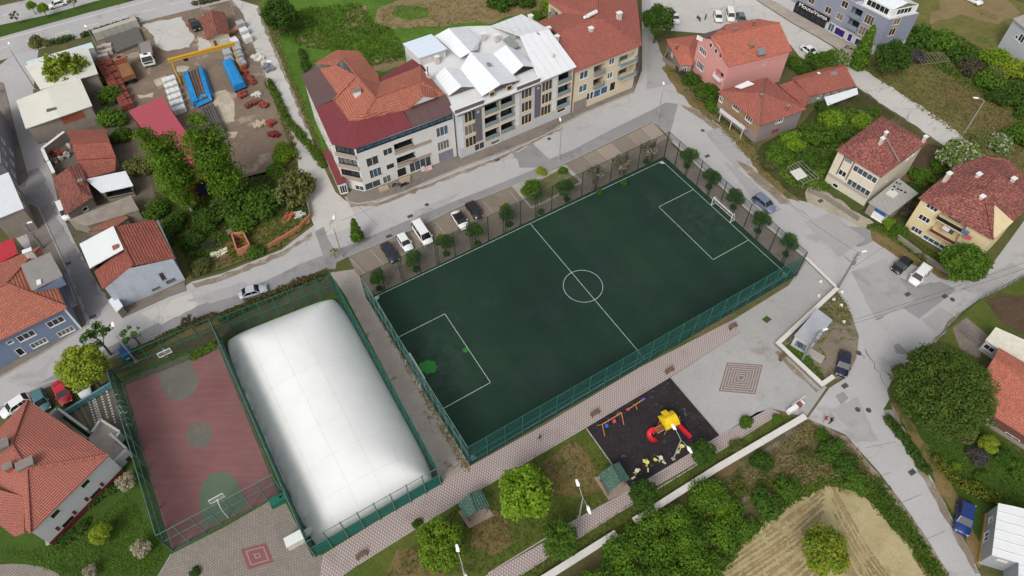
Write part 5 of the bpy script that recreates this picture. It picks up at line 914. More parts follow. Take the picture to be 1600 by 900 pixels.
# brown house with clay roof, right edge
h = House('house', 'single storey brown house with bright clay roof at the right edge', [(1512, 618, 3.3), (1528, 633, 3.3), (1690, 735, 3.3), (1730, 650, 3.3), (1562, 545, 3.3)], .4, W_BRN, 3.2); t = h.t; f = h.f[1]; f.win(1541, 657, 2.0, 1.1, 2); f.win(1580, 684, 2.0, 1.1, 2); f.panel(.05, f.L - .05, .03, .8, W_OLD, 'plinth', .1); h.done()
roof(t, [[(1516, 617, 3.5), (1527, 634, 3.3), (1690, 737, 3.3), (1720, 672, 5.4), (1553, 559, 5.4)], [(1553, 559, 5.4), (1720, 672, 5.4), (1735, 645, 4.4), (1561, 543, 4.4)]], T_BR, ridges=[[(1553, 559, 5.4), (1720, 672, 5.4)]])
h = House('annex', 'white roofed annex behind the brown house', [(1540, 531, 2.9), (1562, 546, 2.9), (1650, 590, 2.9), (1665, 560, 2.9), (1556, 512, 2.9)], .15, W_LG, 2.8, cat='annex'); h.f[0].win(0, 0, 1.6, 1.2, 2, at=(1.0, 1.6)); h.done(); roof(h.t, [[(1540, 531, 3.0), (1562, 547, 3.0), (1650, 592, 3.0), (1667, 560, 3.0), (1556, 511, 3.0)]], plain('cream roof slab', S(212, 206, 190), .8), th=.2)
# white roofed house, bottom right
h = House('house', 'grey sided house with white sheet roof in the bottom right corner', [(1551, 866, 4), (1592, 878, 4), (1590, 960, 4), (1720, 960, 4), (1700, 815, 4), (1561, 787, 4)], .05, W_SID, 3.9); t = h.t; f = h.f[5]; f.win(1541, 838, 1.5, 1.4, 2); f.win(1548, 812, .9, 1.0, 1); f.panel(.05, f.L - .05, .02, .6, plain('ochre plinth', S(176, 140, 70)), 'plinth', .12); h.f[0].win(1566, 876, 1.2, .5, 1); h.done()
roof(t, [[(1550, 867, 4.1), (1592, 879, 4.1), (1590, 960, 4.1), (1720, 960, 4.6), (1700, 815, 4.6), (1560, 786, 4.1)]], rib_m('white panel roof', S(222, 223, 222), 1.3, .08))
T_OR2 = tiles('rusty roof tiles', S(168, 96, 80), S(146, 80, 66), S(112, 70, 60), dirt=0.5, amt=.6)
# grey block with shops, top right
cA, cB, cC = G(1120, -64, 3.2), G(1372, 70, 3.2), G(1417, 60, 3.2); cB.z = 0; cD = cA + (cC - cB)
t = thing('apartment_building', 'grey apartment block with black shopfront and purple shutters', 'apartment building', fl(cB)); HB = 9.8
F1, F2, F3, F4 = Facade(fl(cA), fl(cB), 3.2, HB), Facade(fl(cB), fl(cC), 3.2, HB), Facade(fl(cC), fl(cD), 0, HB), Facade(fl(cD), fl(cA), 0, HB)
for x, y in ((1294, 16), (1312, 26), (1320, 7), (1268, 1)): F1.win(x, y, 1.7, 1.7, 2, CREAM)
for x, y in ((1358, 31), (1349, 49)): F1.win(x, y, 2.3, 2.3, 3, CREAM)
for x, y in ((1338, 20), (1333, 38), (1276, 8), (1345, 3)): F1.bal(x, y, 2.8, 2.2, 1.3, .5, RAILG, W_GB)
for x, y in ((1402, 33), (1394, 50)): F2.win(x, y, 1.8, 2.0, 2, CREAM)
for f in (F1, F2): f.build(t, W_GB)
for f in (F3, F4): f.build(t, W_LG, 'wall')
g1, g2 = fl(cA) - F1.N * .25, fl(cB) - F1.N * .25 - F2.N * .6; F5 = Facade(g1, g2, 0, 3.2); F6 = Facade(g2, fl(cC) - F2.N * .6, 0, 3.2)
PURP = plain('purple shutter', S(52, 32, 104), .5, 0, .06); u, _ = F5.uz(1268, 26); F5.win(0, 0, 9.5, 2.7, 6, BLACKM, GLASS, 'shopfront', at=(u - .5, 1.5))
for x, y, ww in ((1311, 52, 2.8), (1321, 57, 1.2), (1327, 60, 1.2), (1333, 64, 1.2), (1341, 69, 2.2)): F5.win(x, y, ww, 2.5, 1, WHITE, PURP, 'shutter')
F5.win(1298, 44, 1.6, 2.5, 2, OFFW, GLASSB); F5.build(t, W_LG, 'ground_floor_wall'); F6.build(t, W_LG, 'ground_floor_wall')
fl2 = MB(); fl2.slab([fl(p) + Z1 * 3.2 for p in (cA, cB, cC, cD)], .25); fl2.build('floor_slab', W_GB, t)
fb = MB(); u0, _ = F1.uz(1246, 5); u1, _ = F1.uz(1294, 38); F1.rbox(fb, u0, u1, 2.5, 3.6, .01, .25); fo = fb.build('fascia_sign', plain('black fascia', S(34, 22, 24), .4), t)
cu = D.curves.new('sign_text', 'FONT'); cu.body = 'MoutoVanta'; cu.size = 1.35; cu.extrude = .04; cu.align_x = 'CENTER'; cu.align_y = 'CENTER'
to = D.objects.new('tmp', cu); COL.objects.link(to); bpy.context.view_layer.update(); me = D.meshes.new_from_object(to.evaluated_get(bpy.context.evaluated_depsgraph_get())); D.objects.remove(to)
lt = D.objects.new('sign_lettering', me); me.materials.clear(); me.materials.append(WHITE); COL.objects.link(lt); lt.parent = fo; uc = (u0 + u1) / 2; ps = F1.P(uc, 3.05, .30) - ORG[t.as_pointer()]; sxx = (u1 - u0) * .86 / max(.1, max(v.co.x for v in me.vertices) - min(v.co.x for v in me.vertices))
lt.matrix_local = Matrix((( F1.U.x, 0, F1.N.x, ps.x), (F1.U.y, 0, F1.N.y, ps.y), (0, 1, 0, ps.z), (0, 0, 0, 1))) @ Matrix.Diagonal((sxx, 1.0, 1, 1))
MB().slab([fl(p) + Z1 * (HB + .15) for p in (cA, cB, cC, cD)], .3).build('roof_slab', W_LG, t)
kU = F1.U * 9; uA, uB = fl(cA) - F1.N * .05, fl(cB) - kU - F1.N * .05; dp_ = (fl(cC) - fl(cB)); F7 = Facade(uA, uB, HB + .16, 13.2); F8 = Facade(uB, uB + dp_, HB + .16, 13.2)
for x, y in ((1320, 6), (1302, -4), (1284, -12)): F7.win(x, y, 1.7, 1.7, 2, CREAM)
F7.build(t, W_GB, 'upper_wall'); F8.build(t, W_GB, 'upper_wall'); MB().slab([p + Z1 * 13.4 for p in (uA, uB, uB + dp_, uA + dp_)], .2).build('upper_roof', R_WH2, t)
q = [cB - F2.U * 0 - F1.U * 7, cB, fl(cC) - F2.U * 1, fl(cC) - F2.U * 1 - F1.U * 7]; q = [fl(p) - F1.N * .4 - F2.N * .4 for p in q]; fz = Facade(q[0], q[1], HB + .16, HB + 2.2); fz.win(0, 0, 5.6, 1.6, 5, WHITE, GLASS, at=(fz.L / 2, HB + 1.2)); fz.build(t, WHITE, 'penthouse_wall'); fz = Facade(q[1], q[2], HB + .16, HB + 2.2); fz.win(0, 0, 4, 1.5, 4, WHITE, GLASS, at=(fz.L / 2, HB + 1.2)); fz.build(t, WHITE, 'penthouse_wall')
m = MB(); hh = [p + Z1 * (HB + 2.2) for p in q]; rg = [(hh[1] + hh[2]) / 2 + Z1 * 1.1, (hh[0] + hh[3]) / 2 + Z1 * 1.1]; m.slab([hh[0], hh[1], rg[0], rg[1]], .12); m.slab([rg[1], rg[0], hh[2], hh[3]], .12); m.build('penthouse_roof', R_WH2, t)
# pale block at the right edge
h = House('building', 'pale grey building cut by the right edge near the meadow', [(1584, 30, 7.5), (1625, 62, 7.5), (1690, 40, 7.5), (1650, 5, 7.5)], .05, wall_m('pale grey render', S(176, 182, 184), .15), 7.4, cat='building'); h.f[0].win(1596, 60, 1.6, 1.9, 2, WHITE); h.f[0].win(1588, 58, .8, .9, 1); h.done(); roof(h.t, [[(1583, 29, 7.7), (1625, 63, 7.7), (1692, 40, 7.7), (1650, 3, 7.7)]], CONC, .3)
# orange roofed hall, bottom left
h = House('hall', 'white public hall with dark red plinth and wide orange hipped roof', [(-70, 745, 5.9), (47, 832, 5.9), (169, 710, 5.9), (43, 625, 5.9)], .1, W_HALL, 5.75, cat='hall'); t = h.t; f = h.f[1]
for x, y, ww, hh in ((87, 803, 1.3, 1.2), (134, 756, 1.3, 1.2), (109, 817, 1.6, 1.7), (152, 773, 1.6, 1.7)): f.win(x, y, ww, hh, 1, OFFW if hh < 1.5 else BLACKM, GLASS)
for x, y in ((90, 826), (116, 801), (135, 780), (159, 757)): u, z = f.uz(x, y); f.panel(u - .18, u + .18, z - .5, z + .5, W_RED, 'vent_panel', .06)
f.panel(.02, f.L - .02, .02, 1.1, W_RED, 'plinth', .08); h.done(); a, b = (18, 694, 8.6), (42, 733, 8.6)
roof(t, [[(43, 624, 6), (18, 694, 8.6), (-75, 744, 6)], [(43, 624, 6), (170, 711, 6), b, a], [(170, 711, 6), (47, 833, 6), b], [(47, 833, 6), (-75, 744, 6), a, b]], T_ORG, ridges=[[(43, 624, 6.1), a, b, (170, 711, 6.1)], [b, (47, 833, 6.1)]])
roof(t, [[(-40, 790, 6.8), (22, 838, 5.9), (37, 776, 7.3), (-20, 760, 7.8)], [(22, 838, 5.9), (38, 832, 6), (37, 776, 7.3)]], T_ORG, name='gable_roof')
for x, y, s_ in ((6, 700, (1.9, 1.3)), (44, 729, (1.9, 1.1)), (18, 733, (.9, .8))): chimney(t, x, y, 8.0, 1.0, BRICKM if s_[0] < 1 else CONCD, s_, .55)
c = G(68, 838); MB().box((c.x + 1.3, c.y + .3, 0), (2.2, 2.4, .2), .55).build('doorstep', CONC, t)
stt = thing('entrance_stairs', 'white walled entrance stairs beside the orange hall roof', 'stairs', G(150, 690)); SA, SB, SD = G(93, 649, 1.2), G(140, 686, 1.2), G(80, 664, 1.2)
up = fl(SB) - fl(SA); sd = fl(SD) - fl(SA)
for k in range(8):
    p = fl(SA) + up * (.25 + .09 * k); q = p + up * .09; MB().slab([v + Z1 * (.18 + .17 * k) for v in (p, q, q + sd, p + sd)], .18 + .17 * k - .03).build('step', plain('stone step', S(180, 166, 150), .9), stt)
p = fl(SA) - up * .1; MB().slab([v + Z1 * .09 for v in (p, p + up * .35, p + up * .35 + sd, p + sd)], .06).build('landing', plain('landing stone', S(186, 174, 160)), stt)
TP = GS([(138, 684, 1.5), (160, 659, 1.5), (190, 678, 1.5), (180, 690, 1.5), (200, 707, 1.5), (166, 742, 1.5), (150, 730, 1.5)]); MB().slab(TP, 1.5).build('terrace', plain('terrace stone', S(186, 174, 162), .9), stt)
for a, b, k in (((93, 641), (141, 676), .9), ((147, 678), (160, 659), .7), ((160, 659), (190, 678), .7), ((190, 678), (182, 689), .7), ((176, 682), (202, 706), 1.0), ((202, 706), (170, 738), 1.0), ((80, 655), (95, 640), .9)):
    A, B = G(*a, 1.5), G(*b, 1.5); MB().bar(V3((A.x, A.y, .8 + k / 2)), V3((B.x, B.y, .8 + k / 2)), .22, 1.4 + k).build('parapet', W_HALL, stt); MB().bar(V3((A.x, A.y, 1.53 + k)), V3((B.x, B.y, 1.53 + k)), .34, .06).build('coping', OFFW, stt)
A, B = G(203, 714, .5), G(172, 742, .5); MB().bar(A, B, .3, 1.0).build('plinth', W_RED, stt)
pw = thing('panel_wall', 'long pale blue panel wall between the parked cars and the paved yard', 'wall', G(130, 632)); A, B = G(102, 650), G(178, 603)
for k in range(8): MB().bar(A.lerp(B, k / 8) + Z1 * .6, A.lerp(B, (k + .97) / 8) + Z1 * .6, .3, 1.2).build('panel', plain('pale blue panel', S(110, 150, 160), .6), pw)
sheet('paved_yard', [(104, 652), (180, 606), (206, 690), (190, 678), (160, 659), (142, 680)], .036, ground('yard paving', S(118, 110, 100), S(108, 102, 90), .3, None, (0, 1), 3))
for li, (a, b, n) in enumerate((((117, 640), (133, 664), 9), ((126, 634), (142, 665), 10), ((137, 621), (152, 668), 13), ((143, 619), (156, 662), 12), ((146, 617), (159, 658), 12), ((157, 612), (168, 652), 11), ((166, 608), (180, 660), 13))):
    m = MB()
    for k in range(n):
        c = G(a[0] + (b[0] - a[0]) * k / (n - 1), a[1] + (b[1] - a[1]) * k / (n - 1)); m.box((c.x, c.y, .038), (.28, .28, .02), .5)
    m.build('paving_dots', plain('white paving stone', S(206, 204, 198), .9) if li > 1 else plain('yellow paving stone', S(150, 140, 108), .9), kind='structure', org=V3())
for i, (a, b) in enumerate((((181, 622), (196, 650)), ((186, 640), (200, 668)))):
    bt = thing('bicycle_rack', ['upper white hooped rack by the court fence', 'lower white hooped rack by the court fence'][i], 'rack', G(*a), 'racks by the court fence'); A, B = G(*a), G(*b)
    for k in range(4): p = A.lerp(B, k / 3); MB().tube([p, p + Z1 * .8, p + V3((.5, .2, .9)), p + V3((.7, .3, .5)), p + V3((.7, .3, 0))], .05, 5).build('hoop', WHITE, bt)
    MB().tube([A + Z1 * .05, B + Z1 * .05], .05, 5).build('base_rail', WHITE, bt)
# blue grey house, left
h = House('house', 'blue grey two storey house with terracotta roof at the left street corner', [(-60, 560, 6.3), (0, 529, 6.3), (104, 480, 6.3), (62, 386, 6.3), (-70, 440, 6.3)], .3, W_BLUE, 6.2); t = h.t; f = h.f[1]
for x, y, ww, hh, mu in ((87, 503, 2.5, 1.5, 3), (41, 525, 2.5, 1.5, 3), (103, 518, 2.5, 1.3, 4), (61, 536, 2.4, 1.3, 4), (15, 535, 1.0, .8, 1)): f.win(x, y, ww, hh, mu)
f.panel(f.L - .3, f.L - .02, .1, 6.0, WHITE, 'corner_strip'); f.win(31, 550, 1.1, 1.9, 1, WHITE, DARK, 'door'); h.f[2].row(4.6, 1.1, 1.2, 2, u0=6); h.done(); p = (9, 443, 8.8)
roof(t, [[(-60, 561, 6.4), (104, 481, 6.4), p, (-60, 480, 8.8)], [(104, 481, 6.4), (62, 385, 6.4), p], [(62, 385, 6.4), (-70, 440, 6.4), (-60, 480, 8.8), p]], T_OR, ridges=[[(104, 480, 6.5), p, (62, 386, 6.5)], [p, (-60, 480, 8.9)]])
roof(t, [[(32, 414, 9.1), (50, 454, 8.7), (98, 431, 8.0), (78, 394, 8.4)]], R_GRY, name='dormer_roof'); q = inset(GS([(32, 414, 8.6), (50, 454, 8.6), (98, 431, 8.6), (78, 394, 8.6)]), .35); MB().prism(q, 6.2, 7.9).build('dormer', W_BLUE, t)
chimney(t, 49, 400, 7.4, 1.4, CHIM, (1.2, .6)); chimney(t, 67, 448, 7.4, 1.2, CHIM, (.4, .8)); q = GS([(100, 432, 3.2), (110, 481, 3.2), (121, 475, 3.2), (104, 430, 3.2)]); bo = MB().slab(q, .2).build('balcony', CONC, t); MB().bar(q[2] + Z1 * .5, q[3] + Z1 * .5, .12, .9).build('railing', W_BLUE, bo)
h = House('house', 'house with white corrugated roof and bare cement wall at the left edge', [(-40, 290, 6), (-12, 343, 6), (36, 325, 6), (13, 270, 6)], .15, W_OLD, 5.8); h.f[2].row(3.8, 1, 1.1, 2); h.done(); roof(h.t, [[(-40, 290, 6), (-12, 345, 6), (37, 325, 6), (13, 269, 6)]], R_WH2)
h = House('shed', 'low shed with bright red roof below the white corrugated roof', [(-40, 400, 4), (-30, 425, 4), (27, 396, 4), (20, 372, 4)], .1, W_OLD, 3.8, cat='shed'); h.done(); roof(h.t, [[(-40, 400, 4), (-30, 426, 4), (28, 396, 4), (20, 371, 4)]], plain('bright red sheet', S(178, 52, 58), .5))
h = House('building', 'grey building with white framed windows cut by the left edge', [(-40, 150, 7), (-32, 265, 7), (0, 252, 7), (-8, 160, 7)], .05, wall_m('cool grey render', S(132, 130, 138), .2), 6.9, cat='building'); f = h.f[2]
for u in (2, 5.5, 9): f.win(0, 0, 1.4, 1.4, 2, at=(u, 5)); f.win(0, 0, 1.4, 1.4, 2, at=(u, 2))
h.done(); roof(h.t, [[(-41, 149, 7.1), (-32, 267, 7.1), (1, 253, 7.1), (-7, 159, 7.1)]], CONC, .25)
# pale house with half white half tiled roof
h = House('house', 'pale blue patchy house half white sheet half red tile roofed', [(142, 412, 6.1), (163, 451, 6.1), (271, 404, 6.1), (241, 345, 6.1), (124, 381, 6.1)], .1, W_PALE, 6.0); t = h.t; f = h.f[1]; f.gab = [(f.L * .42, 8.0)]
for x, y, ww, hh in ((267, 439, 1.6, .9), (244, 451, 1.4, .6), (254, 432, .8, 2.0)): f.win(x, y, ww, hh, 2 if ww > 1 else 1, GREYM)
h.done(); rA, rB = (178, 354, 8.0), (208, 415, 8.0)
roof(t, [[rA, rB, (273, 403, 6.1), (241, 343, 6.1)], [(193, 389, 7.4), (147, 424, 6.1), (160, 452, 6.0), rB]], T_OR2, ridges=[[rA, rB]]); roof(t, [[(124, 381, 7.0), (140, 419, 7.0), (193, 389, 8.3), (177, 353, 8.3)]], rib_m('white deck sheet', S(218, 222, 220), .45, .08), name='sheet_roof')
q = GS([(274, 402, 2.8), (283, 455, .8), (293, 430, 2.6), (250, 345, 4.6)]); MB().bar(G(273, 404, 5.8), G(246, 345, 5.8), .3, .25).build('gutter', GREYM, t); c = G(181, 386, 8.2); MB().box((c.x, c.y, 7.9), (1.0, .8, .5), .5).build('hatch', BRICKM, t)
h = House('lean_to', 'little clapboard porch on the street side of the pale blue house', [(170, 470, 2.4), (182, 486, 2.4), (191, 478, 2.4), (180, 460, 2.4)], .05, W_OLD, 2.2, cat='porch'); h.done(); roof(h.t, [[(169, 470, 2.4), (182, 488, 2.4), (192, 478, 2.5), (180, 459, 2.5)]], R_WH2)
# old terraced houses along the side street
h = House('house', 'old low house with broken terracotta roof by the side street', [(84, 279, 3.3), (90, 305, 3.3), (103, 335, 3.3), (144, 308, 3.3), (126, 256, 3.3)], .2, W_OLD, 3.2); h.f[2].win(0, 0, 1, 1, 1, at=(3, 1.7)); h.done(); t = h.t; roof(t, [[(82, 278, 3.3), (102, 336, 3.3), (126, 300, 4.6), (107, 262, 4.6)], [(107, 262, 4.6), (126, 300, 4.6), (145, 308, 3.6), (126, 254, 3.6)], [(102, 336, 3.3), (145, 308, 3.6), (126, 300, 4.6)]], T_OLD); chimney(t, 128, 286, 4.2, .7, BRICKM)
h = House('house', 'rear terrace house with long sagging red roof behind the junk yard', [(106, 206, 3.2), (121, 250, 3.2), (135, 279, 3.0), (178, 266, 3.0), (181, 245, 3.2), (164, 203, 3.2)], .25, W_OLD, 2.9); h.done(); roof(h.t, [[(105, 204, 3.4), (112, 226, 4.8), (172, 223, 4.8), (164, 202, 3.4)], [(112, 226, 4.8), (120, 250, 3.4), (181, 246, 3.4), (172, 223, 4.8)], [(120, 251, 3.8), (134, 279, 3.1), (180, 266, 3.1), (181, 247, 3.8)]], T_OR2)
h = House('shed', 'shed under a white corrugated sheet beside the old red roofs', [(133, 280, 3.4), (158, 300, 3.2), (207, 290, 3.2), (196, 268, 3.4)], .4, W_OLD, 2.9, cat='shed'); h.f[1].bal(0, 0, 6, 1.8, 1.5, 0, W_OLD, DARK, at=(h.f[1].L / 2, 1.8), rh=.3); h.done(); roof(h.t, [[(133, 280, 3.3), (158, 301, 3.1), (208, 290, 3.3), (196, 267, 3.5)]], R_WH2)
h = House('outbuilding', 'flat cement roofed outbuilding above the pale blue house', [(107, 344, 2.6), (136, 352, 2.6), (216, 328, 2.6), (204, 306, 2.6), (150, 322, 2.6)], .05, W_OLD, 2.5, cat='outbuilding'); h.done(); roof(h.t, [[(106, 344, 2.6), (136, 353, 2.6), (217, 328, 2.6), (204, 305, 2.6)]], plain('dirty cement roof', S(144, 134, 122), .95, 0, .2, .5), .2)
h = House('shed', 'rusty striped sheet roofed shed beside the cement outbuilding', [(138, 362, 2.2), (176, 356, 2.2), (200, 340, 2.2), (188, 332, 2.2)], .1, W_OLD, 2.1, cat='shed'); h.done(); roof(h.t, [[(137, 362, 2.3), (178, 356, 2.2), (201, 340, 2.2), (188, 331, 2.4)]], rib_m('rusty sheet', S(140, 92, 74), .9, .6))
jy = thing('yard_wall', 'white parapet round the junk filled yard by the side street', 'wall', G(78, 260))
for a, b in (((66, 232), (74, 251)), ((75, 252), (84, 270)), ((66, 232), (100, 206))): A, B = G(*a, 2.2), G(*b, 2.2); MB().bar(fl(A) + Z1 * 1.1, fl(B) + Z1 * 1.1, .25, 2.2).build('wall_section', W_OLD, jy); MB().bar(A + Z1 * .04, B + Z1 * .04, .6, .08).build('coping', WHITE, jy)
for i, (x, y, s_, c_, lb) in enumerate(((80, 232, (2.2, 1.6, 1.0), S(112, 100, 90), 'grey crate pile in the junk yard'), (92, 240, (3.4, .5, .8), S(130, 60, 52), 'red plank pile in the junk yard'), (86, 252, (2.4, 1.8, .7), S(140, 128, 112), 'heap of pale scrap timber in the junk yard'), (104, 246, (1.8, 1.4, .9), S(176, 176, 172), 'heap of white plastic containers in the junk yard'), (92, 216, (2.6, 1.2, .9), S(150, 128, 92), 'stack of yellowish boards in the junk yard'), (109, 230, (1.2, 1.2, .8), S(196, 194, 190), 'white barrel group by the rear red roof'))):
    g = thing('scrap_pile', lb, 'scrap pile', G(x, y), 'junk yard scrap'); c = G(x, y)
    for k in range(9): MB().box((c.x + random.gauss(0, s_[0] * .3), c.y + random.gauss(0, s_[1] * .3), .03 * k), (random.uniform(.3, 1) * s_[0] * .6, random.uniform(.3, 1) * .6, random.uniform(.3, 1) * s_[2]), random.random() * 3).build('scrap_piece', plain('scrap %d %d' % (i, k % 3), sc(c_, random.uniform(.75, 1.2)), .9), g)
# cream sheds
h = House('shed', 'cream sheet roofed shed above the junk yard', [(26, 158, 4.7), (41, 201, 4.7), (143, 166, 4.7), (125, 124, 4.7)], .2, W_OLD, 4.5, cat='shed'); f = h.f[1]; f.panel(f.L * .5, f.L * .85, 2.6, 4.3, plain('rust panel', S(150, 82, 58), .8)); h.done(); roof(h.t, [[(25, 157, 4.7), (40, 201, 4.7), (92, 183, 5.2), (73, 138, 5.2)], [(73, 138, 5.2), (92, 183, 5.2), (144, 165, 4.7), (125, 122, 4.7)]], R_CRM); c = G(81, 172, 5.1); MB().box((c.x, c.y, 5.05), (1.8, .7, .35), .35).build('roof_lump', plain('mossy lump', S(94, 94, 84)), h.t)
h = House('shed', 'larger cream roofed shed by the main road hedge', [(40, 104, 4.4), (64, 139, 4.4), (152, 115, 4.4), (138, 77, 4.4), (97, 79, 4.6)], .2, W_OLD, 4.2, cat='shed'); h.done(); roof(h.t, [[(39, 103, 4.4), (63, 140, 4.4), (120, 124, 4.9), (97, 80, 5.1)], [(97, 80, 5.1), (120, 124, 4.9), (153, 115, 4.4), (138, 76, 4.4)]], R_CRM)
h = House('shed', 'narrow pale blue roofed shed strip behind the large cream shed', [(42, 97, 3.4), (44, 102, 3.4), (146, 74, 3.4), (143, 67, 3.4)], .05, W_LG, 3.3, cat='shed'); h.done(); roof(h.t, [[(41, 96, 3.6), (44, 103, 3.4), (147, 74, 3.4), (143, 66, 3.6)]], rib_m('pale blue wall sheet', S(196, 210, 216), .5, .15))
h = House('shed', 'crimson roofed metal shed in the builders yard', [(202, 175, 4.5), (292, 287, 4.5), (334, 272, 4.5), (253, 152, 4.5)], .15, plain('crimson wall', S(140, 26, 40), .5), 4.3, cat='shed'); h.f[1].win(0, 0, 2.6, 3.2, 1, plain('crimson wall', S(140, 26, 40)), plain('navy door', S(42, 52, 78)), 'door', at=(2.0, 1.7)); h.done(); roof(h.t, [[(201, 174, 4.5), (291, 288, 4.5), (335, 272, 4.8), (253, 151, 4.8)]], R_CRIM)
h = House('hut', 'small hut with crumbling red tiled gable roof in the yard', [(313, 29, 2.7), (324, 62, 2.7), (358, 52, 2.7), (350, 20, 2.7)], .25, W_CRM, 2.6, cat='hut'); f = h.f[1]; f.gab = [(f.L * .45, 3.5)]; f.win(0, 0, .9, 1.8, 1, OFFW, WOODD, 'door', at=(1.2, 1)); h.done(); roof(h.t, [[(312, 28, 2.7), (323, 63, 2.7), (339, 53, 3.8), (329, 16, 3.8)], [(329, 16, 3.8), (339, 53, 3.8), (359, 51, 2.7), (351, 19, 2.7)]], T_OLD)
# kiosk at the junction
h = House('kiosk', 'flat roofed kiosk with painted wall beside the junction', [(1242, 524, 3), (1269, 540, 3), (1299, 500, 3), (1277, 483, 3)], .1, W_LG, 2.9, cat='kiosk'); f = h.f[0]; f.win(0, 0, f.L - 1.0, 1.5, 1, GREYM, plain('graffiti panel', S(120, 128, 136), .6, 0, .5, 3), 'painted_panel', at=(f.L / 2, 1.4)); h.done(); t = h.t
MB().slab([p + V3((0, 0, 3.0)) for p in inset(GS([(1241, 524, 3), (1269, 542, 3), (1301, 500, 3), (1277, 482, 3)]), 0)], .2).build('roof', plain('kiosk roof', S(164, 168, 172), .8, 0, .08, .5), t)
m = MB(); f.rbox(m, 0, f.L, 2.75, 3.08, .12, .16); m.build('trim', plain('salmon trim', S(204, 140, 122)), t)
gm = MB(); gx = f.L / 2
for k in range(7):
    u0 = 1.0 + k * (f.L - 2.2) / 6; pts = [f.P(u0 + .25 * math.sin(j * 1.3 + k), .8 + .22 * j, -.06) for j in range(6)]; gm.tube(pts, .05, 4)
gm.build('graffiti_stroke', plain('dark spray', S(58, 62, 72)), t); c = G(1262, 549); MB().box((c.x, c.y, .02), (5.2, 1.6, .15), f.U.to_2d().angle_signed(V3((1, 0)).to_2d())).build('step', CONC, t)
# gazebos
def gazebo(L, R, label, fl_px):
    (a, b, c_, d_), (r0, r1) = L, R; cen = (G(*a, 2.6) + G(*c_, 2.6)) / 2; t = thing('gazebo', label, 'gazebo', fl(cen)); e = [G(*p, 2.5) for p in (a, b, c_, d_)]; rr = [G(*r0, 3.4), G(*r1, 3.4)]
    TG = MC.get('green shingle') or tiles('green shingle', S(84, 114, 98), S(70, 96, 82), row=.4, colw=.5, dirt=.2); m = MB(); m.slab([e[0], e[1], rr[1], rr[0]], .1); m.slab([rr[0], rr[1], e[2], e[3]], .1); m.build('roof', TG, t)
    MB().bar(rr[0], rr[1], .25, .12).build('ridge_cap', TG, t)
    MB().slab([V3((p.x, p.y, .18)) for p in GS(fl_px)], .14).build('deck', plain('deck boards', S(146, 132, 118), .9, 0, .15), t)
    q = inset(e, .35)
    for p in q: MB().bar(p + Z1 * .19, p + Z1 * 2.5, .14).build('post', WOODD, t)
    for i in range(4):
        A, B = q[i], q[(i + 1) % 4]
        if i == 1: continue
        for k in range(3): MB().bar(A + Z1 * (.45 + .25 * k), B + Z1 * (.45 + .25 * k), .05, .12).build('rail_board', WOODD, t)
    ce = sum(q, V3()) / 4; MB().box((ce.x, ce.y, .9), (1.4, .8, .06), .5).build('table', WOODD, t); MB().box((ce.x, ce.y, .19), (.2, .2, .7), .5).build('table_leg', WOODD, t)
gazebo(((715, 787), (730, 810), (766, 791), (751, 764)), ((733, 771), (743, 799)), 'green shingled gazebo between two lawn trees', [(716, 800), (733, 826), (772, 806), (755, 782)])
gazebo(((935, 741), (951, 769), (985, 749), (967, 722)), ((955, 727), (970, 754)), 'green shingled gazebo at the playground corner', [(928, 747), (951, 782), (986, 765), (962, 735)])
# ------------------------------------------------------------------ vegetation
import numpy as np
RNG = np.random.default_rng(11)
def leaf_mesh(name, lobes, n, size, flat=0.95, hollow=0.55):
    vol = np.array([l[1][0] * l[1][1] + l[1][0] * l[1][2] for l in lobes]); pick = RNG.choice(len(lobes), n, p=vol / vol.sum())
    C = np.array([l[0] for l in lobes])[pick]; R = np.array([l[1] for l in lobes])[pick]
    d = RNG.normal(size=(n, 3)); d /= np.linalg.norm(d, axis=1)[:, None]; rr = hollow + (1 - hollow) * RNG.random(n) ** .6
    P = C + d * R * rr[:, None] * (1 + .10 * RNG.normal(size=(n, 1)))
    nr = d + RNG.normal(size=(n, 3)) * .75; nr[:, 2] += flat; nr /= np.linalg.norm(nr, axis=1)[:, None]
    a = np.cross(nr, RNG.normal(size=(n, 3))); a /= np.linalg.norm(a, axis=1)[:, None]; b = np.cross(nr, a); s = size * RNG.uniform(.6, 1.35, (n, 1))
    a *= s; b *= s * .7; V = np.stack([P - a - b * .3, P - b, P + a + b * .2, P + b], 1).reshape(-1, 3)
    return quads(name, V)
def quads(name, V):
    n = len(V) // 4; me = D.meshes.new(name); me.vertices.add(4 * n); me.vertices.foreach_set('co', V.astype(np.float32).ravel()); me.loops.add(4 * n); me.loops.foreach_set('vertex_index', np.arange(4 * n, dtype=np.int32))
    me.polygons.add(n); me.polygons.foreach_set('loop_start', np.arange(0, 4 * n, 4, dtype=np.int32)); me.update(calc_edges=True); me.validate(); return me
def rlobes(k, R, r, zs=1.0, zc=0.0, seed=0, lo=-.55):
    g = np.random.default_rng(seed); out = [((0, 0, zc), (R * .8, R * .8, R * .8 * zs))]
    for i in range(k):
        z = lo + (1 - lo) * (i + .5) / k; a = i * 2.399 + g.uniform(-.4, .4); q = math.sqrt(max(0, 1 - z * z)); s = r * g.uniform(.55, 1.45)
        out.append(((R * q * math.cos(a), R * q * math.sin(a), zc + R * z * zs), (s, s, s * .85)))
    return out
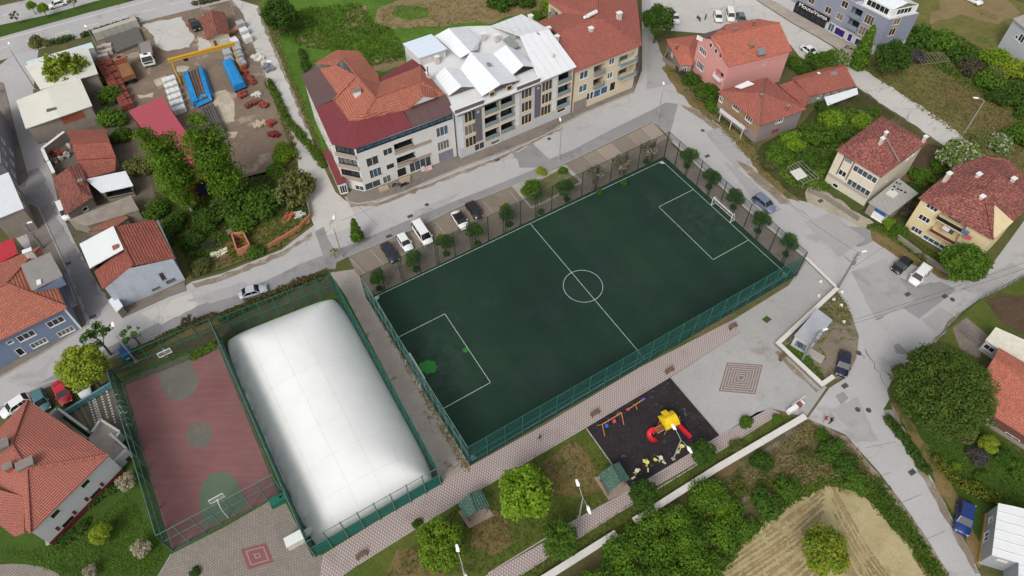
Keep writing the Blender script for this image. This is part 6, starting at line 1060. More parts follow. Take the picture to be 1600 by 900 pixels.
CR = {'round': [leaf_mesh('round crown', rlobes(26, .70, .27, .85, 0, i), 5600, .056) for i in range(3)], 'ball': [leaf_mesh('ball crown', rlobes(9, .62, .42, .95, 0, 9), 2000, .095)],
      'bush': [leaf_mesh('bush crown', rlobes(11, .66, .38, .62, .25, 20 + i, -.1), 2400, .085) for i in range(3)], 'cone': [leaf_mesh('cone crown', [((0, 0, -.9 + .3 * k), (.62 - .07 * k, .62 - .07 * k, .3)) for k in range(7)], 2600, .085)],
      'pine': [leaf_mesh('pine crown', rlobes(95, .84, .145, .86, 0, 31, -.45)[1:] + rlobes(50, .68, .2, .86, .0, 33, -.3)[1:], 26000, .024, 1.0, .3)],
      'sparse': [leaf_mesh('sparse crown', rlobes(9, .72, .24, .8, 0, 41)[1:], 620, .085, .8, .2), leaf_mesh('sparse crown', rlobes(8, .7, .22, .8, 0, 47)[1:], 420, .09, .8, .2)],
      'blossom': [leaf_mesh('blossom crown', rlobes(14, .7, .3, .75, 0, 51), 1500, .075, .9, .3)],
      'poplar': [leaf_mesh('poplar crown', [((.05 * math.sin(k * 2.1) + RNG.normal() * .08, .05 * math.cos(k * 1.7) + RNG.normal() * .08, -.78 + .085 * k), tuple(v * (.12 + .13 * math.sin(math.pi * min(1, (k + 1.5) / 20))) for v in (1.15, 1.15, .75))) for k in range(21)], 13000, .019, .7, .3) for i in range(2)],
      'spiky': [leaf_mesh('feathery crown', rlobes(24, .8, .2, .7, .2, 61, -.1), 3000, .07, .8, .2)]}
LM = {'light': leaf_m('light spring leaves', S(104, 128, 40), S(82, 110, 34), 2.6), 'mid': leaf_m('mid green leaves', S(74, 102, 36), S(58, 84, 32), 2.6), 'dark': leaf_m('deep green leaves', S(62, 88, 34), S(48, 74, 30), 2.6), 'ball': leaf_m('dark clipped leaves', S(60, 84, 38), S(72, 98, 42), 2.6),
      'pine': leaf_m('pine needles', S(60, 80, 38), S(74, 92, 42), 5.0), 'olive': leaf_m('olive grey leaves', S(96, 102, 70), S(78, 84, 54), 2.6), 'white': leaf_m('white blossom', S(196, 184, 162), S(150, 142, 116), 3.5), 'pale': leaf_m('pale pink blossom', S(172, 158, 138), S(140, 132, 110), 3.5, S(96, 92, 66)),
      'wb': leaf_m('leaves with white blossom', S(92, 110, 52), S(76, 96, 46), 2.6, S(196, 196, 186)), 'brown': leaf_m('brownish bush leaves', S(92, 84, 66), S(80, 76, 54), 2.6), 'yel': leaf_m('yellow green leaves', S(122, 132, 48), S(94, 112, 42), 2.6), 'poplar': leaf_m('poplar leaves', S(84, 112, 32), S(62, 90, 26), 6.0), 'purple': leaf_m('purple grey leaves', S(98, 92, 92), S(78, 78, 72), 3)}
def trunk_mesh(h, r, k, seed):
    g = random.Random(seed); m = MB(); m.tube([(0, 0, 0), (g.gauss(0, .03), g.gauss(0, .03), h * .5), (g.gauss(0, .05), 0, h)], [r * 1.3, r, r * .6], 7)
    for i in range(k):
        a = i * 2.4 + g.random(); z = h * g.uniform(.55, 1.0); e = V3((math.cos(a) * .65, math.sin(a) * .65, z + g.uniform(.3, .7))); m.tube([(0, 0, z), (e.x * .5, e.y * .5, z + (e.z - z) * .6), e], [r * .5, r * .35, r * .12], 5)
    return m
TRK = {}
def veg(kind, x, y, rp, mat, label, stem=None, cat=None, name=None, group=None, zs=1.0, i=None, base=None):
    bush = kind in ('bush', 'spiky'); r = rp * mpp(x, y); stem = stem if stem is not None else (0.0 if bush else .9); zc = r * (.35 if bush else stem + .75)
    loc = G(*base) if base else G(x, y, zc * zs); loc.z = 0; me = CR[kind][(i if i is not None else random.randrange(99)) % len(CR[kind])]
    t = thing(name or ('shrub' if bush else 'tree'), label, cat or ('shrub' if bush else 'tree'), loc, group, 0); t.rotation_euler.z = random.random() * 6.28; t.scale = (r, r, r * zs)
    o = D.objects.new('foliage' if bush else 'crown', me); COL.objects.link(o); o.parent = t; o.location.z = (.1 if bush else stem + .7)
    if not me.materials: me.materials.append(LM[mat])
    o.material_slots[0].link = 'OBJECT'; o.material_slots[0].material = LM[mat]
    key = (bush, round(stem, 1))
    if key not in TRK:
        m = trunk_mesh(.5 if bush else stem + .45, .05 if bush else .06, 4 if bush else 7, 5); tm = m.build('stem' if bush else 'trunk', BARK, t, org=V3(), uv=False); TRK[key] = tm.data
    else: tm = D.objects.new('stem' if bush else 'trunk', TRK[key]); COL.objects.link(tm); tm.parent = t
    return t
# park trees
for a in (('round', 819, 769, 43, 'light', 'large bright green tree between the two gazebos', .7), ('round', 687, 850, 39, 'light', 'bright green lawn tree near the dome corner', .7), ('round', 874, 842, 30, 'mid', 'darker green tree overhanging the lower footpath', .7), ('round', 1006, 773, 24, 'dark', 'compact green tree right of the playground gazebo', .7), ('round', 1099, 708, 21, 'dark', 'compact green tree at the bottom corner of the playground', .7),
          ('round', 1290, 862, 38, 'yel', 'yellow green tree alone in the stubble field', .6), ('round', 127, 572, 37, 'yel', 'bright yellow green street tree above the red car', 1.0), ('sparse', 150, 526, 26, 'dark', 'thin leaved tree at the street corner', 1.2), ('round', 1028, 30, 26, 'dark', 'dark green tree left of the cottage by the top lot', .8), ('round', 437, 22, 29, 'dark', 'dense dark tree at the field corner beside the lane', .4),
          ('round', 1395, 87, 28, 'dark', 'round dark tree under the grey apartment block', .6), ('round', 1510, 409, 35, 'mid', 'green tree before the balconies of the yellow cream house', .5), ('round', 157, 832, 17, 'yel', 'small yellow green tree on the lawn by the hall', .6), ('sparse', 205, 521, 18, 'mid', 'sparse sapling behind the blue cargo vehicle', 1.0), ('sparse', 522, 394, 9, 'yel', 'tiny sapling at the foot of the street lamp', .8),
          ('round', 1500, 243, 30, 'wb', 'white flowered tree between the two cream houses', .5), ('round', 1309, 92, 20, 'wb', 'white flowered tree beside the white sedan street', .5), ('round', 66, 12, 9, 'light', 'left bright median tree on the main road', 1.2), ('round', 48, 8, 8, 'light', 'second bright median tree on the main road', 1.2), ('sparse', 112, 2, 8, 'mid', 'bare looking median tree near the white car', 1.2), ('sparse', 22, 24, 8, 'brown', 'leafless median tree at the left edge', 1.2),
          ('round', 1545, 693, 15, 'yel', 'yellow green garden tree before the brown house', .4), ('round', 1290, 96, 20, 'mid', 'green tree beside the pink house garden', .4)):
    veg(*a[:6], stem=a[6])
veg('pine', 1457, 612, 74, 'pine', 'huge dark stone pine beside the junction', .2, zs=.9, base=(1446, 640))
veg('round', 1500, 668, 26, 'olive', 'olive brown tree tucked under the big pine', .5)
veg('cone', 555, 357, 17, 'mid', 'conical green street tree by the parking bays', .9, zs=1.15); veg('cone', 1352, 72, 24, 'mid', 'slim green tree in front of the purple shutters', .4, zs=1.3)
veg('sparse', 294, 503, 14, 'brown', 'bare leafless tree on the street edge behind the court', .9, i=1)
for (b, top, w, lb) in (((300, 330), (236, 206), 1.0, 'left tall poplar leaning over the crimson shed'), ((362, 318), (312, 178), 1.12, 'right tall poplar beside the crimson shed')):
    B = G(*b); t = thing('poplar_tree', lb, 'tree', B, 'tall poplars by the yard'); hh = 20.0; o = D.objects.new('crown', CR['poplar'][0 if w == 1 else 1]); COL.objects.link(o); o.parent = t; o.location.z = hh * .56; s_ = hh * .5; o.scale = (s_ * w * 1.08, s_ * w * 1.08, s_ * 1.04)
    if not o.data.materials: o.data.materials.append(LM['poplar'])
    o.material_slots[0].link = 'OBJECT'; o.material_slots[0].material = LM['poplar']; MB().tube([(0, 0, 0), (0.1, 0, hh * .5), (0, 0, hh * .95)], [.32, .22, .05], 7).build('trunk', plain('pale bark', S(168, 162, 148), .9), t, org=V3())
# clipped ball trees along the pitch
ORD = ['first', 'second', 'third', 'fourth', 'fifth', 'sixth', 'seventh', 'eighth', 'ninth', 'tenth']
for k, (x, y) in enumerate(((590, 432), (644, 403), (694, 376), (741, 359), (791, 331), (831, 294), (883, 292))): veg('ball', x, y, 13 if k != 5 else 15, 'ball' if k != 5 else 'mid', '%s clipped tree from the dome along the far touchline' % ORD[k], 1.1, group='clipped trees along the pitch')
for k, (x, y) in enumerate(((1078, 243), (1113, 275), (1150, 307), (1191, 342), (1235, 377))): veg('ball', x, y, 13, 'ball', '%s clipped tree from the top behind the far goal line' % ORD[k], 1.0, group='clipped trees along the pitch')
for k, (x, y) in enumerate(((929, 268), (971, 253), (1013, 231))): veg('blossom', x, y, 15, 'pale', 'pale flowering tree, %s of three by the slab parking' % ORD[k], 1.0, group='pale flowering trees')
for k, (x, y) in enumerate(((593, 451), (650, 421), (698, 397), (746, 381), (796, 351), (845, 331), (886, 311), (936, 300), (975, 285), (1010, 253))): veg('bush', x, y, 5.5, 'dark', '%s low clipped shrub along the far touchline fence' % ORD[k], group='low shrubs by the pitch')
for k, (x, y) in enumerate(((1073, 259), (1107, 292), (1146, 324), (1184, 361), (1228, 397))): veg('bush', x, y, 5.5, 'dark', '%s low clipped shrub from the top behind the goal line' % ORD[k], group='low shrubs by the pitch')
veg('blossom', 196, 752, 16, 'white', 'white blossoming shrub tree at the hall corner', .5); veg('blossom', 220, 856, 15, 'white', 'white blossoming shrub tree on the lawn below the court', .5); veg('blossom', 140, 893, 12, 'white', 'white blossoming shrub at the bottom edge by the hall lawn', .3)
# shrubs
BUSH = [(360, 322, 34, 'dark', 'dense dark shrub under the right poplar'), (408, 316, 30, 'mid', 'broad green shrub at the lower end of the yard'), (330, 345, 24, 'dark', 'dark shrub beside the crimson shed door'), (270, 350, 20, 'dark', 'dark shrub behind the red tiled half roof'), (300, 375, 18, 'dark', 'shrub left of the black sheeting in the vacant lot'), (380, 350, 22, 'mid', 'green shrub above the planks in the vacant lot'), (443, 240, 20, 'light', 'bright shrub at the yard corner by the lane'), (432, 268, 16, 'mid', 'low shrub below the bright one by the lane'), (240, 330, 20, 'mid', 'shrub beside the white corrugated shed'), (262, 375, 14, 'dark', 'shrub against the pale blue house side wall'),
        (312, 418, 16, 'olive', 'dry olive shrub at the edge of the vacant lot'), (400, 392, 14, 'mid', 'small shrub beside the brick box'), (170, 150, 20, 'mid', 'green shrub between the cream shed and brick stacks'), (175, 185, 22, 'mid', 'green shrub behind the brick stacks'), (150, 130, 15, 'dark', 'dark shrub between the two cream sheds'), (190, 212, 16, 'dark', 'dark shrub beside the rear red roof'), (215, 262, 22, 'olive', 'brownish shrub between the poplar and the white sheet shed'),
        (1100, 145, 20, 'mid', 'shrub in the garden before the pink house'), (1080, 125, 14, 'dark', 'dark shrub by the cottage garden wall'), (1112, 165, 13, 'mid', 'shrub at the tan house corner'), (1068, 108, 12, 'brown', 'brownish shrub on the cottage verge'), (1242, 100, 14, 'mid', 'shrub beside the pink house right wall'), (1258, 112, 13, 'dark', 'dark shrub behind the long red roof'), (1272, 92, 16, 'mid', 'shrub by the white sedan'),
        (1215, 240, 22, 'mid', 'leafy shrub below the tan house side wall'), (1240, 222, 22, 'light', 'bright shrub in the garden beside the tan house'), (1265, 245, 20, 'dark', 'dark shrub above the wrecked greenhouse frame'), (1278, 212, 24, 'mid', 'broad garden shrub left of the pale cream house'), (1300, 190, 20, 'light', 'bright vegetable shrub in the upper garden'), (1288, 170, 14, 'dark', 'dark shrub by the white awning'), (1318, 208, 18, 'mid', 'shrub touching the pale cream house corner'), (1345, 190, 16, 'light', 'bright low shrub behind the mottled roof'), (1205, 258, 12, 'olive', 'dry shrub at the verge bend'), (1365, 175, 10, 'mid', 'small shrub by the lane fence'),
        (1425, 300, 16, 'dark', 'dark shrub beside the grey garage roof'), (1442, 280, 20, 'mid', 'shrub behind the grey garage'), (1470, 262, 16, 'mid', 'shrub below the white flowered tree'), (1418, 330, 14, 'brown', 'twiggy brown shrub between the cream houses'), (1405, 362, 14, 'mid', 'shrub on the bank by the yellow cream house'), (1390, 350, 12, 'light', 'bright shrub at the garage verge'), (1440, 398, 10, 'olive', 'dry shrub above the black hatchback'),
        (1440, 62, 26, 'dark', 'dark shrub beyond the grey block corner'), (1475, 68, 24, 'mid', 'green shrub right of the grey block'), (1428, 88, 18, 'purple', 'greyish shrub beside the round dark tree'), (1500, 85, 22, 'dark', 'dark shrub in the middle of the meadow band'), (1520, 105, 22, 'brown', 'brown shrub in the meadow band'), (1552, 95, 24, 'light', 'bright shrub in the upper meadow band'), (1548, 128, 24, 'mid', 'green shrub in the lower meadow band'), (1582, 112, 24, 'yel', 'yellow green shrub near the right edge band'), (1585, 150, 26, 'dark', 'dark shrub at the right end of the meadow band'), (1560, 155, 18, 'dark', 'dark shrub low in the meadow band'), (1598, 215, 28, 'mid', 'green shrub at the right edge above the yellow cream house'), (1560, 225, 20, 'wb', 'white specked shrub beyond the lane end'), (1530, 222, 14, 'olive', 'olive shrub at the lane end'), (1606, 178, 20, 'dark', 'dark shrub cut by the right edge'),
        (1525, 714, 17, 'purple', 'purple grey garden shrub on the lush lawn'), (1572, 716, 15, 'dark', 'dark garden shrub right of the purple one'), (1595, 738, 18, 'mid', 'green garden shrub at the right edge of the lawn'), (1495, 730, 8, 'light', 'tiny bright shrub on the lush lawn'), (1535, 745, 12, 'mid', 'low shrub above the long hedge'),
        (1190, 725, 18, 'dark', 'dark shrub below the long white wall'), (1166, 660, 11, 'mid', 'shrub left of the park gate'), (1150, 698, 12, 'olive', 'olive shrub on the strip beside the lower path'), (1214, 655, 8, 'mid', 'small shrub by the gate barrier'), (1300, 705, 22, 'dark', 'dark shrub at the bend of the lower road'), (1326, 728, 22, 'dark', 'dark shrub at the stubble field top'), (1342, 755, 20, 'mid', 'green shrub between stubble field and road'), (1283, 680, 12, 'mid', 'small shrub beside the litter ground'), (1262, 715, 16, 'olive', 'olive shrub on the litter ground'), (1230, 760, 22, 'mid', 'green shrub at the upper left of the stubble field'), (1195, 785, 24, 'dark', 'dark shrub at the left of the stubble field'), (1160, 820, 24, 'mid', 'green shrub between thicket and stubble field'), (1130, 800, 22, 'light', 'bright shrub at the thicket edge'),
        (652, 818, 8, 'dark', 'small dark shrub on the path edge by the dome'), (303, 894, 9, 'dark', 'small dark palm like shrub at the bottom edge'), (1555, 118, 18, 'olive', 'olive shrub inside the meadow band'), (833, 292, 10, 'dark', 'dark shrub over the planter cart'), (846, 268, 9, 'yel', 'yellowish shrub in the planting bed'), (880, 268, 8, 'mid', 'green shrub at the planting bed corner'), (57, 66, 13, 'olive', 'olive shrub by the main road'), (72, 68, 8, 'olive', 'small olive shrub by the main road'), (860, 10, 18, 'light', 'bright shrub left of the broad red roof'), (840, 26, 12, 'mid', 'green shrub behind the white sheet roof'), (785, 3, 22, 'dark', 'dark shrub at the top edge of the field'), (820, 2, 16, 'dark', 'dark shrub beside the field garden')]
for (x, y, r, mt, lb) in BUSH: veg('bush', x, y, r, mt, lb)
veg('spiky', 460, 296, 34, 'olive', 'large grey olive shrub beside the lane', zs=1.2); veg('spiky', 105, 118, 36, 'yel', 'feathery yellow green shrub growing over the cream shed roofs', zs=1.6)
def hedge(px, w, h, mat, label, n=None, name='hedge', kind=None):
    q = GS(px); lob = []
    for i in range(len(q) - 1):
        L = (q[i + 1] - q[i]).length; k = max(1, int(L / (w * .45)))
        for j in range(k): p = q[i].lerp(q[i + 1], (j + .5) / k); s_ = random.uniform(.85, 1.15); lob.append(((p.x + random.gauss(0, w * .08), p.y + random.gauss(0, w * .08), h * .45), (w * .55 * s_, w * .55 * s_, h * .55 * s_)))
    me = leaf_mesh('hedge foliage', lob, int(len(lob) * 160), .17, .9, .6); me.materials.append(mat)
    if kind: o = D.objects.new(name, me); COL.objects.link(o); o['kind'] = kind; o['label'] = label; o['category'] = 'bushes'; return
    t = thing(name, label, 'hedge', q[0]); o = D.objects.new('foliage', me); COL.objects.link(o); o.parent = t; o.location = -q[0]; m = MB()
    for i in range(len(q) - 1): 
        for j in range(4): p = q[i].lerp(q[i + 1], j / 4) - q[0]; m.tube([p, p + Z1 * h * .6], .05, 5)
    m.build('stem', BARK, t, org=V3())
HM = {k: leaf_m('hedge ' + k, c1, c2, .7) for k, c1, c2 in (('mid', S(78, 98, 40), S(60, 82, 34)), ('dark', S(48, 70, 32), S(60, 80, 36)), ('dry', S(100, 92, 58), S(80, 84, 46)), ('light', S(92, 116, 42), S(66, 94, 34)))}
hedge([(1462, 722), (1490, 752), (1520, 768), (1558, 782)], 1.8, 1.5, leaf_m('hedge yel', S(98, 104, 40), S(78, 90, 36), .7), 'long clipped hedge in the lawn above the blue car')
hedge([(80, 70), (100, 64), (118, 60)], 1.6, 1.3, HM['dark'], 'left clipped hedge along the main road'); hedge([(128, 58), (150, 51), (178, 42), (205, 34), (215, 34)], 1.3, 1.1, HM['dark'], 'right clipped hedge along the main road'); hedge([(302, 8), (330, 2), (345, -2)], 1.5, 1.0, HM['dry'], 'low hedge beside the yard hut')
hedge([(345, 502), (385, 482), (425, 466), (470, 444), (508, 432)], 1.6, 1.6, HM['dry'], 'scruffy hedge between the street and the dome'); hedge([(215, 552), (255, 530), (300, 508), (335, 494)], 1.2, .9, HM['dry'], 'dry scrub bank between the street and the court'); hedge([(300, 560), (335, 540)], 1.4, .5, HM['light'], 'strip of green weeds behind the court')
hedge([(130, 795), (160, 775), (190, 758)], 1.2, .8, HM['dark'], 'dark hedge under the hall windows'); hedge([(90, 850), (120, 832), (138, 815)], 1.3, .8, HM['dark'], 'dark hedge by the hall doorstep'); hedge([(420, 128), (450, 190), (486, 232), (506, 262)], 1.6, 1.2, HM['mid'], 'rough hedge along the lane beside the corner block')
hedge([(470, 80), (486, 130), (506, 190), (520, 240)], 1.6, 1.4, HM['dark'], 'dark hedge close to the corner block wall'); hedge([(1385, 655), (1415, 690), (1448, 740)], 1.4, .9, HM['dark'], 'low dark hedge at the pine foot')
# the thicket that fills the bottom middle, nobody could count its bushes
lob = []
POLY = [(900, 905), (960, 855), (1010, 815), (1060, 790), (1110, 768), (1150, 790), (1150, 830), (1115, 880), (1100, 960), (860, 960)]
def inpoly(x, y, P):
    c = False
    for i in range(len(P)):
        (x1, y1), (x2, y2) = P[i], P[i - 1]
        if (y1 > y) != (y2 > y) and x < (x2 - x1) * (y - y1) / (y2 - y1) + x1: c = not c
    return c
def scatter(P, n):
    xs = [p[0] for p in P]; ys = [p[1] for p in P]; out = []
    while len(out) < n:
        x, y = random.uniform(min(xs), max(xs)), random.uniform(min(ys), max(ys))
        if inpoly(x, y, P): out.append((x, y))
    return out
for (x, y) in scatter(POLY, 95): p = G(x, y); r = random.uniform(.8, 2.0); lob.append(((p.x, p.y, r * random.uniform(.6, 1.3)), (r, r, r * .9)))
me = leaf_mesh('thicket leaves', lob, 42000, .16, .9, .45); me.materials.append(leaf_m('thicket leaf', S(84, 112, 36), S(54, 82, 28), .35, None)); o = D.objects.new('thicket', me); COL.objects.link(o); o['kind'] = 'stuff'; o['label'] = 'dense green thicket filling the bottom middle below the white wall'; o['category'] = 'thicket'
lob = []
for (x, y) in scatter([(1130, 905), (1165, 800), (1230, 768), (1190, 735), (1120, 760), (1100, 800), (1105, 905)], 40): p = G(x, y); r = random.uniform(.4, 1.1); lob.append(((p.x, p.y, r * .5), (r, r, r * .7)))
me = leaf_mesh('scrub leaves', lob, 9000, .13, .9, .3); me.materials.append(leaf_m('scrub leaf', S(88, 98, 46), S(62, 76, 34), .5)); o = D.objects.new('scrub', me); COL.objects.link(o); o['kind'] = 'stuff'; o['label'] = 'low weedy scrub between thicket and stubble field'; o['category'] = 'scrub'
def weeds(name, P, n, size, mat, label):
    pts = scatter(P, n); B = np.array([tuple(G(x, y)) for x, y in pts]); k = 4; C = np.repeat(B, k, 0) + np.concatenate([RNG.normal(size=(n * k, 2)) * size * .9, np.abs(RNG.normal(size=(n * k, 1))) * size * .5 + size * .25], 1)
    nr = RNG.normal(size=(n * k, 3)) * .6; nr[:, 2] += .7; nr /= np.linalg.norm(nr, axis=1)[:, None]; a = np.cross(nr, RNG.normal(size=(n * k, 3))); a /= np.linalg.norm(a, axis=1)[:, None]; b = np.cross(nr, a); s = size * RNG.uniform(.4, 1.1, (n * k, 1)); a *= s; b *= s * .5
    me = quads(name, np.stack([C - a, C - b, C + a, C + b], 1).reshape(-1, 3)); me.materials.append(mat); o = D.objects.new(name, me); COL.objects.link(o); o['kind'] = 'stuff'; o['label'] = label; o['category'] = 'weeds'
WG, WD, WS = leaf_m('weed green', S(82, 106, 42), S(62, 88, 34), .3), leaf_m('weed dry', S(150, 138, 92), S(124, 120, 72), .3), leaf_m('straw', S(188, 172, 132), S(160, 144, 104), .4)
weeds('weeds', [(420, 20), (560, 5), (585, 35), (612, 46), (640, 90), (560, 110), (520, 80), (480, 75), (440, 60)], 2200, .35, WG, 'tall green grass in the field behind the apartment blocks')
weeds('weeds', [(590, 12), (860, -20), (862, 22), (815, 22), (690, 44), (600, 45)], 900, .25, WD, 'dry grass on the brown part of the field'); weeds('weeds', [(1340, 100), (1480, 60), (1600, 120), (1600, 330), (1500, 215), (1400, 145)], 2400, .3, WD, 'dry grass over the meadow on the right')
weeds('weeds', [(1430, 60), (1480, 50), (1600, 110), (1600, 170), (1540, 150), (1450, 100)], 1500, .4, WG, 'green weeds along the meadow shrub band'); weeds('weeds', [(1200, 235), (1300, 170), (1360, 175), (1310, 240), (1295, 300), (1230, 290)], 1500, .35, WG, 'green weeds filling the garden by the pale cream house')
weeds('weeds', [(1260, 660), (1320, 690), (1370, 745), (1330, 752), (1240, 770), (1180, 780), (1130, 760), (1200, 710)], 1600, .28, WD, 'dry weeds on the litter ground'); weeds('weeds', [(1330, 752), (1372, 742), (1480, 900), (1452, 905), (1410, 840)], 900, .25, WG, 'weeds on the bank between the stubble and the road')
pass; weeds('weeds', [(240, 310), (440, 268), (488, 345), (440, 386), (310, 430), (285, 395)], 1600, .3, WG, 'weeds over the vacant lot')
weeds('weeds', [(1480, 640), (1600, 705), (1600, 790), (1545, 790), (1440, 700)], 1300, .16, WG, 'lush grass on the lawn behind the blue car'); weeds('weeds', [(860, 700), (915, 672), (985, 765), (895, 813), (763, 894), (600, 900), (690, 806), (756, 764)], 2600, .14, leaf_m('lawn blades', S(84, 100, 42), S(104, 104, 56), .2), 'patchy grass on the park lawn')
weeds('weeds', [(1219, 650), (1256, 656), (995, 813), (862, 898), (814, 899), (1027, 762)], 1300, .15, MC['lawn blades'], 'grass strip along the white wall'); weeds('weeds', [(575, 470), (590, 478), (735, 735), (725, 738)], 500, .16, WD, 'dry weeds at the foot of the pitch fence'); weeds('weeds', [(808, 300), (880, 262), (906, 284), (850, 316)], 260, .2, leaf_m('bed plants', S(128, 132, 60), S(92, 110, 48), .6), 'yellowish plants in the planting bed')
weeds('weeds', [(1285, 480), (1310, 455), (1330, 490), (1330, 510), (1300, 505)], 260, .2, leaf_m('yellow weeds', S(128, 124, 60), S(104, 106, 52), .6), 'yellow weeds beside the kiosk'); weeds('weeds', [(1228, 545), (1262, 552), (1288, 590), (1270, 595)], 300, .2, WG, 'green weeds below the kiosk')
weeds('weeds', [(1040, 108), (1060, 105), (1128, 188), (1180, 230), (1185, 262), (1150, 230), (1100, 180)], 500, .22, WD, 'dry weeds on the verge below the tan house'); weeds('weeds', [(0, 860), (90, 855), (140, 820), (200, 770), (258, 862), (235, 900), (100, 900)], 1600, .14, WG, 'lush grass on the hall lawn')
weeds('weeds', [(1350, 352), (1402, 380), (1440, 405), (1500, 422), (1440, 385), (1400, 360)], 400, .25, WG, 'weeds on the bank below the yellow cream house'); weeds('weeds', [(425, 140), (444, 180), (470, 250), (462, 250), (436, 180)], 300, .25, WD, 'dry weeds along the yard side of the lane'); weeds('weeds', [(404, 10), (440, 96), (478, 190), (505, 260), (512, 258), (450, 100), (416, 10)], 600, .25, WD, 'dry weeds along the field side of the lane')

weeds('weeds', [(1100, 905), (1145, 838), (1200, 795), (1236, 766), (1292, 744), (1336, 752), (1326, 764), (1292, 756), (1244, 780), (1210, 806), (1160, 850), (1120, 905)], 800, .3, WG, 'green weed fringe round the stubble field')
# ------------------------------------------------------------------ street furniture
def lamp(base, h, head, label, col=GALV, r=.11, arms=0, name='street_lamp'):
    b = G(*base); t = thing(name, label, 'street lamp', b); hd = V3((head[0], head[1], 0)).normalized()
    MB().tube([b, b + Z1 * h * .6, b + Z1 * h], [r * 1.2, r, r * .7], 8).build('pole', col, t)
    for s_ in ((1,) if not arms else (1, -1)):
        e = b + Z1 * (h + .5) + hd * 1.3 * s_; MB().tube([b + Z1 * (h - .05), b + Z1 * (h + .35) + hd * .6 * s_, e], .05, 6).build('arm', col, t)
        MB().loft([[e + V3(v) for v in ((-.1, -.1, 0), (.1, -.1, 0), (.1, .1, 0), (-.1, .1, 0))], [e + hd * s_ * .35 + V3(v) for v in ((-.18, -.18, 0), (.18, -.18, 0), (.18, .18, .1), (-.18, .18, .1))], [e + hd * s_ * .95 + V3(v) for v in ((-.12, -.12, .02), (.12, -.12, .02), (.12, .12, .1), (-.12, .12, .1))]]).build('lamp_head', LAMPW, t)
    MB().box((b.x, b.y, 0), (.5, .5, .14), .5).build('footing', CONC, t); return t
lamp((905, 808), 7.2, (-.35, 1), 'double headed park lamp beside the lower footpath', arms=1); lamp((727, 908), 7.2, (-.35, 1), 'double headed park lamp at the bottom edge of the lawn', arms=1); lamp((1052, 717), 6.4, (-.5, 1), 'double headed park lamp at the playground edge', arms=1)
lamp((535, 402), 8.2, (-.1, 1), 'street lamp at the lane mouth above the parking bays'); lamp((874, 251), 8.8, (-.1, 1), 'street lamp by the planting bed'); lamp((1027, 186), 7.6, (.2, 1), 'street lamp at the corner of the slab parking'); lamp((1507, 207), 8.4, (-1, .2), 'street lamp alone by the concrete lane', CONC); lamp((213, 565), 7.8, (-.5, 1), 'street lamp behind the blue cargo vehicle', CONC); lamp((55, 139), 10.5, (-.5, 1), 'tall street lamp at the corner of the cream shed'); lamp((154, 77), 5.0, (-.5, .6), 'short lamp post beside the pale block wall'); lamp((318, 24), 6.5, (-.5, .8), 'lamp post behind the yard hut'); lamp((366, 22), 6.0, (.3, .8), 'lamp post at the lane entrance'); lamp((420, 138), 6.4, (1, .3), 'lamp post on the lane side of the yard')
def upole(base, h, label, lean=(0, 0)):
    b = G(*base); t = thing('utility_pole', label, 'utility pole', b); tp = b + V3((lean[0], lean[1], h)); MB().tube([b, tp], [.22, .13], 8).build('pole', plain('concrete pole', S(124, 124, 124), .9), t)
    for z in (.97, .9, .8): c = b.lerp(tp, z); MB().bar(c - V3((.8, .3, 0)), c + V3((.8, .3, 0)), .1, .1).build('crossarm', GREYM, t)
    MB().box((tp.x + .2, tp.y - .1, tp.z - 3), (.5, .4, .7), .4).build('junction_box', GREYM, t); e = tp + V3((.7, .2, -.1)); MB().tube([tp - Z1 * .3, e], .05, 6).build('arm', GREYM, t); MB().box((e.x + .3, e.y, e.z), (.8, .3, .14), .3).build('lamp_head', LAMPW, t); return tp
tp1 = upole((1308, 452), 10.2, 'leaning utility pole at the corner of the white wall'); tp2 = upole((1253, 562), 8.6, 'utility pole beside the kiosk'); tp3 = upole((68, 388), 7.0, 'lattice utility pole by the red shed roof')
def wire(a, b, label, sag=.8, n=14):
    m = MB(); m.tube([a.lerp(b, k / n) - Z1 * sag * 4 * (k / n) * (1 - k / n) for k in range(n + 1)], .025, 4); m.build('overhead_wire', plain('wire', S(70, 70, 72), .7, 0, 0), org=a, label=label, cat='wire')
wr = G(1650, 392, 8); wire(tp2, wr, 'upper overhead wire from the kiosk pole across the junction'); wire(tp2 - Z1 * .9, wr - Z1 * 1.0 + V3((.4, -.6, 0)), 'lower overhead wire from the kiosk pole across the junction'); wire(tp1, G(1200, 290, 9), 'overhead wire from the leaning pole along the right street'); wire(G(532, 345, 8.2) * 1.0, G(876, 197, 8.8), 'overhead wire along the street above the parking bays', .5); wire(G(1038, 140, 7.6), G(1124, 154, 4.5), 'overhead wire to the tan house', .3)
for i, (x, y, a) in enumerate(((1046, 581, .53), (566, 869, .53), (1145, 512, .53), (930, 648, .53), (1222, 560, .75))):
    b = thing('park_bench', ['grey bench at the top corner of the playground', 'dark bench on the footpath by the dome front', 'bench at the right end of the footpath', 'bench at the playground side of the footpath', 'bench beside the bend of the white wall'][i], 'bench', G(x, y), 'park benches', a)
    for k in range(3): MB().box((0, -.16 + .16 * k, .42), (1.6, .13, .05)).build('seat_slat', WOODD, b)
    for k in range(2): MB().box((0, .28, .6 + .16 * k), (1.6, .05, .12)).build('back_slat', WOODD, b)
    for s_ in (-.65, .65): MB().box((s_, 0, 0), (.08, .5, .42)).build('leg', BLACKM, b)
